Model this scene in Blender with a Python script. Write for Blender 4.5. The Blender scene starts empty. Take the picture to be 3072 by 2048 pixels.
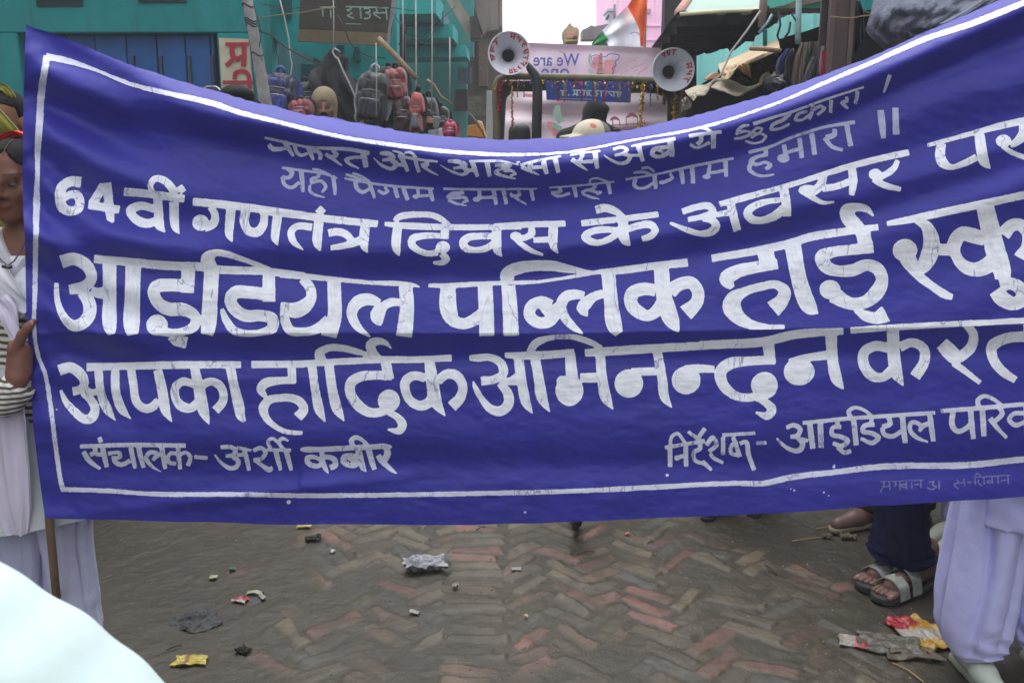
import bpy, bmesh, math, random
import numpy as np
from mathutils import Vector, Matrix, Euler

# ------------------------------------------------------------------ camera, sky, sun, exposure
S = bpy.context.scene
COL = S.collection
random.seed(4); RNG = np.random.default_rng(7)
CAM_H, PITCH, FPX = 1.62, math.radians(12.5), 2987.0
cd = bpy.data.cameras.new('camera'); cam = bpy.data.objects.new('camera', cd); COL.objects.link(cam)
cam.location = (0, 0, CAM_H); cam.rotation_euler = (math.pi/2 - PITCH, 0, 0)
cd.sensor_width = 36; cd.lens = 35; cd.clip_end = 500; cd.clip_start = .05
cd.dof.use_dof = True; cd.dof.focus_distance = 2.75; cd.dof.aperture_fstop = 16
S.camera = cam
SUN_EL, SUN_AZ = 72, 350
w = bpy.data.worlds.new('World'); S.world = w; w.use_nodes = True
nt = w.node_tree; bg = nt.nodes['Background']
sky = nt.nodes.new('ShaderNodeTexSky'); sky.sky_type = 'NISHITA'; sky.sun_disc = False
sky.sun_elevation = math.radians(SUN_EL); sky.sun_rotation = math.radians(SUN_AZ)
sky.air_density = 1.0; sky.dust_density = 2.0; sky.ozone_density = 1.0; sky.altitude = 50
ov = nt.nodes.new('ShaderNodeMix'); ov.data_type = 'RGBA'; ov.inputs[0].default_value = .82      # white overcast over the clear sky
ov.inputs[7].default_value = (10.4, 10.6, 11.0, 1); nt.links.new(sky.outputs[0], ov.inputs[6]); nt.links.new(ov.outputs[2], bg.inputs[0]); bg.inputs[1].default_value = .12
sd = bpy.data.lights.new('sun', 'SUN'); sd.energy = 1.0; sd.angle = math.radians(35); sd.color = (1, .97, .93)
sun = bpy.data.objects.new('sun', sd); COL.objects.link(sun)
_a, _e = math.radians(SUN_AZ), math.radians(SUN_EL)
sun.rotation_euler = Vector((math.sin(_a)*math.cos(_e), math.cos(_a)*math.cos(_e), math.sin(_e))).to_track_quat('Z', 'Y').to_euler()
S.view_settings.view_transform = 'Standard'; S.view_settings.look = 'None'
S.view_settings.exposure = 0.90; S.view_settings.gamma = 1

# ------------------------------------------------------------------ helpers
CP, SP = math.cos(PITCH), math.sin(PITCH)
def at(x, y, Y):
    """point at forward distance Y seen at photo pixel (x, y) (3072 x 2048)"""
    a = (np.asarray(x, float)-1536)/FPX; b = -(np.asarray(y, float)-1024)/FPX
    dy = CP + b*SP; dz = -SP + b*CP
    return np.stack([a/dy*Y + 0*b, 0*a + 0*b + Y, CAM_H + dz/dy*Y + 0*a], -1)
def A(x, y, Y): return Vector(at(x, y, Y))
def gnd(x, y, z=0.0):
    b = -(y-1024)/FPX; dy = CP+b*SP; dz = -SP+b*CP
    Y = (CAM_H-z)/-dz*dy
    return A(x, y, Y)
def W(px, Y): return px*Y*1.02/FPX

def lin(r, g, b):
    f = lambda c: (c/255)/12.92 if c/255 <= .04045 else ((c/255+.055)/1.055)**2.4
    return (f(r), f(g), f(b))
def mat(name, col, rough=.7, var=.25, scale=6, bump=0, bscale=40, metal=0, spec=.4, sheen=0, attr=None, col2=None, detail=6, alpha=None):
    m = bpy.data.materials.new(name); m.use_nodes = True
    n = m.node_tree.nodes; L = m.node_tree.links; b = n['Principled BSDF']
    tc = n.new('ShaderNodeTexCoord'); ns = n.new('ShaderNodeTexNoise')
    ns.inputs['Scale'].default_value = scale; ns.inputs['Detail'].default_value = detail; ns.inputs['Roughness'].default_value = .62
    L.new(tc.outputs['Object'], ns.inputs['Vector'])
    rp = n.new('ShaderNodeMapRange'); rp.inputs[1].default_value = .3; rp.inputs[2].default_value = .7
    L.new(ns.outputs['Fac'], rp.inputs[0])
    mx = n.new('ShaderNodeMix'); mx.data_type = 'RGBA'
    c1 = tuple(c*(1-var) for c in col); c2 = col2 or tuple(min(1, c*(1+var)) for c in col)
    mx.inputs[6].default_value = (*c1, 1); mx.inputs[7].default_value = (*c2, 1)
    L.new(rp.outputs[0], mx.inputs[0])
    out = mx.outputs[2]
    if attr:
        at_ = n.new('ShaderNodeAttribute'); at_.attribute_name = attr
        mm = n.new('ShaderNodeMix'); mm.data_type = 'RGBA'; mm.blend_type = 'MULTIPLY'; mm.inputs[0].default_value = 1
        L.new(out, mm.inputs[6]); L.new(at_.outputs['Color'], mm.inputs[7]); out = mm.outputs[2]
    L.new(out, b.inputs['Base Color'])
    b.inputs['Roughness'].default_value = rough; b.inputs['Metallic'].default_value = metal
    b.inputs['Specular IOR Level'].default_value = spec
    if sheen: b.inputs['Sheen Weight'].default_value = sheen
    if bump:
        n2 = n.new('ShaderNodeTexNoise'); n2.inputs['Scale'].default_value = bscale; n2.inputs['Detail'].default_value = 5
        L.new(tc.outputs['Object'], n2.inputs['Vector'])
        bp = n.new('ShaderNodeBump'); bp.inputs['Strength'].default_value = bump; bp.inputs['Distance'].default_value = .02
        L.new(n2.outputs['Fac'], bp.inputs['Height']); L.new(bp.outputs['Normal'], b.inputs['Normal'])
    if alpha is not None: b.inputs['Alpha'].default_value = alpha
    return m

def mesh_obj(name, V, F, m, parent=None, smooth=False, cols=None, attr='col', kind=None):
    V = np.asarray(V, float)
    if parent is not None: org = ORG[parent.name]
    else:
        org = np.array([(V[:,0].min()+V[:,0].max())/2, (V[:,1].min()+V[:,1].max())/2, V[:,2].min()])
    me = bpy.data.meshes.new(name); me.from_pydata((V-org).tolist(), [], [list(map(int, f)) for f in F]); me.update()
    o = bpy.data.objects.new(name, me); COL.objects.link(o)
    if parent is not None: o.parent = parent
    else: o.location = org
    ORG[o.name] = org
    if m: me.materials.append(m)
    if smooth: me.polygons.foreach_set('use_smooth', [True]*len(me.polygons))
    if cols is not None:
        ca = me.color_attributes.new(attr, 'FLOAT_COLOR', 'POINT')
        c = np.ones((len(V), 4)); c[:, :cols.shape[1]] = cols
        ca.data.foreach_set('color', c.ravel())
    if kind: o['kind'] = kind
    return o
ORG = {}
def thing(name, label, cat, loc, group=None):
    o = bpy.data.objects.new(name, None); COL.objects.link(o); o.empty_display_size = .1
    o.location = loc; ORG[o.name] = np.array(loc, float); tag(o, label, cat, group); bpy.context.view_layer.update(); return o
def tag(o, label=None, cat=None, group=None, kind=None):
    if label: o['label'] = label
    if cat: o['category'] = cat
    if group: o['group'] = group
    if kind: o['kind'] = kind
    return o

class MB:
    """collects boxes, prisms, tubes and sheets; build() links them as one mesh"""
    def __init__(s): s.V = []; s.F = []
    def add(s, V, F):
        k = len(s.V); s.V += [tuple(v) for v in V]; s.F += [[i+k for i in f] for f in F]; return s
    def box(s, lo, hi, R=None, c=None):
        V = [Vector((x, y, z)) for x in (lo[0], hi[0]) for y in (lo[1], hi[1]) for z in (lo[2], hi[2])]
        if R is not None: V = [R @ v for v in V]
        if c is not None: V = [v+Vector(c) for v in V]
        return s.add(V, [(0,1,3,2),(4,6,7,5),(0,4,5,1),(2,3,7,6),(0,2,6,4),(1,5,7,3)])
    def slab(s, poly, Y, th, Y2=None):
        """prism: outline given in photo pixels on the plane at Y (or per point), extruded straight back"""
        Ys = [Y]*len(poly) if not hasattr(Y, '__len__') else Y
        P = [A(p[0], p[1], y) for p, y in zip(poly, Ys)]; n = len(P)
        area = sum(poly[i][0]*poly[(i+1) % n][1]-poly[(i+1) % n][0]*poly[i][1] for i in range(n))
        if area > 0: P = P[::-1]
        B = [p+Vector((0, th, 0)) for p in P]
        return s.add(P+B, [tuple(range(n))[::1]]+[tuple(range(2*n-1, n-1, -1))]+[(i, i+n, (i+1) % n+n, (i+1) % n) for i in range(n)])
    def tube(s, pts, r, n=8, caps=True):
        pts = [Vector(p) for p in pts]; rs = r if hasattr(r, '__len__') else [r]*len(pts)
        V = []; F = []; up = Vector((0, 0, 1)); prev = None
        for i, p in enumerate(pts):
            t = (pts[min(i+1, len(pts)-1)]-pts[max(i-1, 0)]).normalized()
            a = prev if prev is not None else (t.cross(up) if abs(t.z) < .95 else t.cross(Vector((0, 1, 0))))
            a = (a - t*a.dot(t)).normalized(); prev = a; b = t.cross(a)
            V += [p+(a*math.cos(q)+b*math.sin(q))*rs[i] for q in (2*math.pi*k/n for k in range(n))]
        for i in range(len(pts)-1):
            for k in range(n): F.append((i*n+k, i*n+(k+1) % n, (i+1)*n+(k+1) % n, (i+1)*n+k))
        if caps: F += [tuple(range(n))[::-1], tuple(range((len(pts)-1)*n, len(pts)*n))]
        return s.add(V, F)
    def lathe(s, prof, c, axis, n=32):
        """profile [(r, h)] revolved round axis through c"""
        ax = Vector(axis).normalized(); a = ax.orthogonal().normalized(); b = ax.cross(a); V = []; F = []
        for r, h in prof: V += [Vector(c)+ax*h+(a*math.cos(q)+b*math.sin(q))*r for q in (2*math.pi*k/n for k in range(n))]
        for i in range(len(prof)-1):
            for k in range(n): F.append((i*n+k, i*n+(k+1) % n, (i+1)*n+(k+1) % n, (i+1)*n+k))
        return s.add(V, F)
    def build(s, name, m, parent=None, smooth=False, bevel=0):
        o = mesh_obj(name, s.V, s.F, m, parent, smooth)
        if bevel:
            md = o.modifiers.new('bevel', 'BEVEL'); md.width = bevel; md.segments = 2; md.limit_method = 'ANGLE'
        if not smooth and bevel == 0: pass
        return o

def catmull(P, step=1.0, smooth=True):
    P = np.asarray(P, float)
    if len(P) < 3 or not smooth:
        out = []
        for i in range(len(P)-1):
            n = max(1, int(np.hypot(*(P[i+1, :2]-P[i, :2]))/step)); t = np.arange(n)/n
            out.append(P[i]+(P[i+1]-P[i])*t[:, None])
        return np.vstack(out+[P[-1:]])
    Q = np.vstack([2*P[0]-P[1], P, 2*P[-1]-P[-2]]); out = []
    for i in range(1, len(Q)-2):
        p0, p1, p2, p3 = Q[i-1:i+3]; n = max(1, int(np.hypot(*(p2[:2]-p1[:2]))/step)); t = (np.arange(n)/n)[:, None]
        # centripetal-ish: damp tangents by neighbouring lengths
        d01, d12, d23 = [max(1e-6, np.hypot(*(b-a)[:2])) for a, b in ((p0, p1), (p1, p2), (p2, p3))]
        m1 = ((p1-p0)/d01*d12 + (p2-p1))/2 if d01 > 0 else p2-p1
        m2 = ((p2-p1) + (p3-p2)/d23*d12)/2
        out.append((2*t**3-3*t**2+1)*p1+(t**3-2*t**2+t)*m1+(-2*t**3+3*t**2)*p2+(t**3-t**2)*m2)
    return np.vstack(out+[P[-1:]])

def vnoise(x, y, seed=0):
    """smooth value noise in [-1, 1] on arrays"""
    r = np.random.default_rng(seed); T = r.uniform(-1, 1, (64, 64))
    xi = np.floor(x).astype(int); yi = np.floor(y).astype(int); fx = x-xi; fy = y-yi
    fx = fx*fx*(3-2*fx); fy = fy*fy*(3-2*fy)
    g = lambda a, b: T[a % 64, b % 64]
    return (g(xi, yi)*(1-fx)+g(xi+1, yi)*fx)*(1-fy)+(g(xi, yi+1)*(1-fx)+g(xi+1, yi+1)*fx)*fy
def fbm(x, y, seed=0, oct=4):
    s = 0; a = 1; tot = 0
    for o in range(oct): s = s+a*vnoise(x*2**o, y*2**o, seed+o); tot += a; a *= .55
    return s/tot

# ---- brush lettering: strokes -> signed distance -> clean outline mesh mapped on a surface
def parse(text):
    groups = {}; cur = None; ox = oy = 0; s = 1
    for ln in text.strip().splitlines():
        t = ln.split()
        if t[0][0] == '#':
            cur = groups.setdefault(int(t[0][1:]), []); ox, oy, s = map(float, t[1].split(',')); continue
        if t[0] == 'e':
            v = list(map(float, t[1].split(','))); cur.append(('e', ox+v[0]/s, oy+v[1]/s, v[2]/s, v[3]/s)); continue
        smooth = t[0] != 'p'
        if not smooth: t = t[1:]
        wd = float(t[0]); P = []
        for q in t[1:]:
            v = list(map(float, q.split(',')))
            if len(v) > 2: wd = v[2]
            P.append((ox+v[0]/s, oy+v[1]/s, wd/s))
        cur.append(('s', np.array(P), smooth))
    return groups
def letter_mesh(strokes, cell, rough, seed=0):
    """returns verts (px), faces, colour attr (stroke id, across, along)"""
    lo = np.array([1e9, 1e9]); hi = -lo
    for st in strokes:
        if st[0] == 'e': c = np.array([[st[1]-st[3], st[2]-st[4]], [st[1]+st[3], st[2]+st[4]]])
        else: c = np.vstack([st[1][:, :2]-st[1][:, 2:].max(), st[1][:, :2]+st[1][:, 2:].max()])
        lo = np.minimum(lo, c.min(0)); hi = np.maximum(hi, c.max(0))
    lo -= 3*cell; hi += 3*cell
    nx, ny = int((hi[0]-lo[0])/cell)+2, int((hi[1]-lo[1])/cell)+2
    D = np.full((nx, ny), 50.0); C = np.zeros((nx, ny, 3))
    for si, st in enumerate(strokes):
        rid = random.random()
        if st[0] == 'e':
            i0, i1 = int((st[1]-st[3]-lo[0])/cell)-2, int((st[1]+st[3]-lo[0])/cell)+3
            j0, j1 = int((st[2]-st[4]-lo[1])/cell)-2, int((st[2]+st[4]-lo[1])/cell)+3
            X, Y = np.meshgrid(lo[0]+np.arange(i0, i1)*cell, lo[1]+np.arange(j0, j1)*cell, indexing='ij')
            u, v = (X-st[1])/st[3], (Y-st[2])/st[4]; q = np.hypot(u, v)
            d = (q-1)*min(st[3], st[4]); c = np.stack([np.full_like(d, rid), (v+1)/2, u*.3], -1)
        else:
            P = catmull(st[1], 6.0, st[2]); mw = P[:, 2].max()
            seg = np.hypot(*np.diff(P[:, :2], axis=0).T); al = np.concatenate([[0], np.cumsum(seg)]); tot = al[-1]
            i0, i1 = int((P[:,0].min()-mw-lo[0])/cell)-1, int((P[:,0].max()+mw-lo[0])/cell)+2
            j0, j1 = int((P[:,1].min()-mw-lo[1])/cell)-1, int((P[:,1].max()+mw-lo[1])/cell)+2
            i0, j0 = max(i0, 0), max(j0, 0); i1, j1 = min(i1, nx), min(j1, ny)
            X, Y = np.meshgrid(lo[0]+np.arange(i0, i1)*cell, lo[1]+np.arange(j0, j1)*cell, indexing='ij')
            d = np.full(X.shape, 50.0); c = np.zeros(X.shape+(3,)); c[..., 0] = rid
            d0 = P[min(2, len(P)-1), :2]-P[0, :2]; d0 /= max(1e-6, np.hypot(*d0)); d1 = P[-1, :2]-P[max(-3, -len(P)), :2]; d1 /= max(1e-6, np.hypot(*d1))
            cap0 = -((X-P[0,0])*d0[0]+(Y-P[0,1])*d0[1]); cap1 = (X-P[-1,0])*d1[0]+(Y-P[-1,1])*d1[1]
            for k in range(len(P)-1):
                a, b = P[k], P[k+1]; e = b[:2]-a[:2]; L2 = max(1e-9, e @ e)
                if seg[k] < 1e-6: continue
                px, py = X-a[0], Y-a[1]; t = np.clip((px*e[0]+py*e[1])/L2, 0, 1)
                rr = (a[2]+(b[2]-a[2])*t)/2
                q = np.hypot(px-t*e[0], py-t*e[1])-rr
                if al[k] < a[2]*.8: q = np.maximum(q, cap0)
                if tot-al[k+1] < b[2]*.8: q = np.maximum(q, cap1)
                m_ = q < d
                d[m_] = q[m_]
                ac = (px*-e[1]+py*e[0])/math.sqrt(L2)/np.maximum(rr, .1)
                c[..., 1][m_] = (ac[m_]+1)/2; c[..., 2][m_] = (al[k]+t*seg[k])[m_]/100
        i0c, j0c = max(i0, 0), max(j0, 0); d = d[i0c-i0:, j0c-j0:]; c = c[i0c-i0:, j0c-j0:]
        sub = (slice(i0c, i0c+d.shape[0]), slice(j0c, j0c+d.shape[1]))
        d = d[:D[sub].shape[0], :D[sub].shape[1]]; c = c[:d.shape[0], :d.shape[1]]
        m_ = d < 0
        C[sub][m_] = c[m_]      # later strokes lie on top
        m2 = (d < D[sub]) & ~m_ & (D[sub] > 0); C[sub][m2] = c[m2]
        D[sub] = np.minimum(D[sub], d)
    gx, gy = np.meshgrid(lo[0]+np.arange(nx)*cell, lo[1]+np.arange(ny)*cell, indexing='ij')
    if rough: D = D + rough*(fbm(gx/7, gy/7, 11+seed, 2)+.6*fbm(gx/30, gy/30, 5+seed, 2))
    ins = D < 0
    vid = -np.ones((nx, ny), int); idx = np.argwhere(ins); vid[ins] = np.arange(len(idx))
    V = [np.stack([gx[ins], gy[ins]], -1)]; CC = [C[ins]]; nV = len(idx)
    extra = []; ec = []; edge = {}
    F = []
    full = ins[:-1, :-1] & ins[1:, :-1] & ins[1:, 1:] & ins[:-1, 1:]
    a = np.argwhere(full); i, j = a[:, 0], a[:, 1]
    F += np.stack([vid[i, j], vid[i, j+1], vid[i+1, j+1], vid[i+1, j]], -1).tolist()
    anyc = ins[:-1, :-1] | ins[1:, :-1] | ins[1:, 1:] | ins[:-1, 1:]
    for i, j in np.argwhere(anyc & ~full):
        cs = [(i, j), (i, j+1), (i+1, j+1), (i+1, j)]; poly = []
        for k in range(4):
            p, q = cs[k], cs[(k+1) % 4]
            if ins[p]: poly.append(vid[p])
            if ins[p] != ins[q]:
                key = (p, q) if p < q else (q, p)
                if key not in edge:
                    t = D[key[0]]/(D[key[0]]-D[key[1]]); A_ = np.array([gx[key[0]], gy[key[0]]]); B_ = np.array([gx[key[1]], gy[key[1]]])
                    edge[key] = nV+len(extra); extra.append(A_+(B_-A_)*t); ec.append(C[key[0]] if ins[key[0]] else C[key[1]])
                poly.append(edge[key])
        if len(poly) > 2: F.append(poly)
    if extra: V.append(np.array(extra)); CC.append(np.array(ec))
    return np.vstack(V), F, np.vstack(CC)

# ---- SDF bodies: smooth unions of ellipsoids and tapered capsules, meshed by surface nets
class SDF:
    def __init__(s, lo, hi, h):
        s.lo = np.array(lo, float); s.h = h
        s.n = np.ceil((np.array(hi)-s.lo)/h).astype(int)+1
        s.V = np.full(tuple(s.n), .3)
    def win(s, lo, hi):
        a = np.maximum(np.floor((np.array(lo)-s.lo)/s.h).astype(int), 0); b = np.minimum(np.ceil((np.array(hi)-s.lo)/s.h).astype(int)+1, s.n)
        if (b <= a).any(): return None, None
        sl = tuple(slice(x, y) for x, y in zip(a, b))
        G = np.meshgrid(*[s.lo[k]+np.arange(a[k], b[k])*s.h for k in range(3)], indexing='ij')
        return sl, np.stack(G, -1)
    def _mix(s, sl, d, k, sub):
        v = s.V[sl]
        if sub:
            d = -d; h = np.clip(.5-.5*(d-v)/k, 0, 1); s.V[sl] = v*h + d*(1-h) + k*h*(1-h) if k > 0 else np.maximum(v, d)
        else:
            h = np.clip(.5+.5*(v-d)/k, 0, 1); s.V[sl] = v*(1-h)+d*h-k*h*(1-h)
    def ell(s, c, r, k=.02, R=None, sub=False):
        c = np.array(c, float); r = np.array(r, float); m = r.max()+k+3*s.h
        sl, P = s.win(c-m, c+m)
        if sl is None: return s
        q = P-c
        if R is not None: q = q @ np.array(Euler(R).to_matrix())
        k0 = np.linalg.norm(q/r, axis=-1); k1 = np.linalg.norm(q/r**2, axis=-1)
        s._mix(sl, k0*(k0-1)/np.maximum(k1, 1e-6), k, sub); return s
    def cap(s, a, ra, b, rb=None, k=.02, sub=False, sy=1.0):
        rb = ra if rb is None else rb; a = np.array(a, float); b = np.array(b, float); m = max(ra, rb)*max(1, 1/sy)+k+3*s.h
        sl, P = s.win(np.minimum(a, b)-m, np.maximum(a, b)+m)
        if sl is None: return s
        e = b-a; t = np.clip(((P-a) @ e)/max(e @ e, 1e-9), 0, 1)
        q = P-a-t[..., None]*e; q[..., 1] *= sy
        s._mix(sl, np.linalg.norm(q, axis=-1)-(ra+(rb-ra)*t), k, sub); return s
    def box(s, c, hf, r=.02, k=.01, R=None, sub=False):
        c = np.array(c, float); hf = np.array(hf, float); m = np.linalg.norm(hf)+k+3*s.h; sl, P = s.win(c-m, c+m)
        if sl is None: return s
        q = P-c
        if R is not None: q = q @ np.array(Euler(R).to_matrix())
        q = np.abs(q)-(hf-r); s._mix(sl, np.linalg.norm(np.maximum(q, 0), axis=-1)+np.minimum(q.max(-1), 0)-r, k, sub); return s
    def cut(s, f):
        G = np.stack(np.meshgrid(*[s.lo[k]+np.arange(s.n[k])*s.h for k in range(3)], indexing='ij'), -1)
        s.V = f(G, s.V); return s
    def mesh(s):
        V = s.V; n = s.n; ins = V < 0
        cn = [(0,0,0),(1,0,0),(0,1,0),(1,1,0),(0,0,1),(1,0,1),(0,1,1),(1,1,1)]
        ed = [(0,1),(2,3),(4,5),(6,7),(0,2),(1,3),(4,6),(5,7),(0,4),(1,5),(2,6),(3,7)]
        sh = lambda c: tuple(slice(c[k], n[k]-1+c[k]) for k in range(3))
        cnt = sum(ins[sh(c)].astype(int) for c in cn); act = (cnt > 0) & (cnt < 8)
        idx = np.argwhere(act); ids = -np.ones(act.shape, int); ids[act] = np.arange(len(idx))
        if len(idx) == 0: return np.zeros((0, 3)), []
        cv = [V[tuple((idx+np.array(c)).T)] for c in cn]; acc = np.zeros((len(idx), 3)); ct = np.zeros(len(idx))
        for a, b in ed:
            m = (cv[a] < 0) != (cv[b] < 0); t = np.where(m, cv[a]/np.where(m, cv[a]-cv[b], 1), 0)
            p = np.array(cn[a])+t[:, None]*(np.array(cn[b])-np.array(cn[a])); acc += p*m[:, None]; ct += m
        P = s.lo+(idx+acc/ct[:, None])*s.h; F = []
        for ax in range(3):
            u, v = (ax+1) % 3, (ax+2) % 3
            a = [slice(None)]*3; b = [slice(None)]*3; a[ax] = slice(0, n[ax]-1); b[ax] = slice(1, n[ax])
            A_ = ins[tuple(a)]; B_ = ins[tuple(b)]
            e = np.argwhere(A_ != B_); e = e[(e[:, u] > 0) & (e[:, v] > 0) & (e[:, u] < n[u]-1) & (e[:, v] < n[v]-1)]
            fl = A_[tuple(e.T)]; U = np.eye(3, dtype=int)[u]; Vv = np.eye(3, dtype=int)[v]
            q = np.stack([ids[tuple((e-U-Vv).T)], ids[tuple((e-Vv).T)], ids[tuple(e.T)], ids[tuple((e-U).T)]], -1)
            q = np.where(fl[:, None], q, q[:, ::-1]); F += q.tolist()
        return P, F
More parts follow.
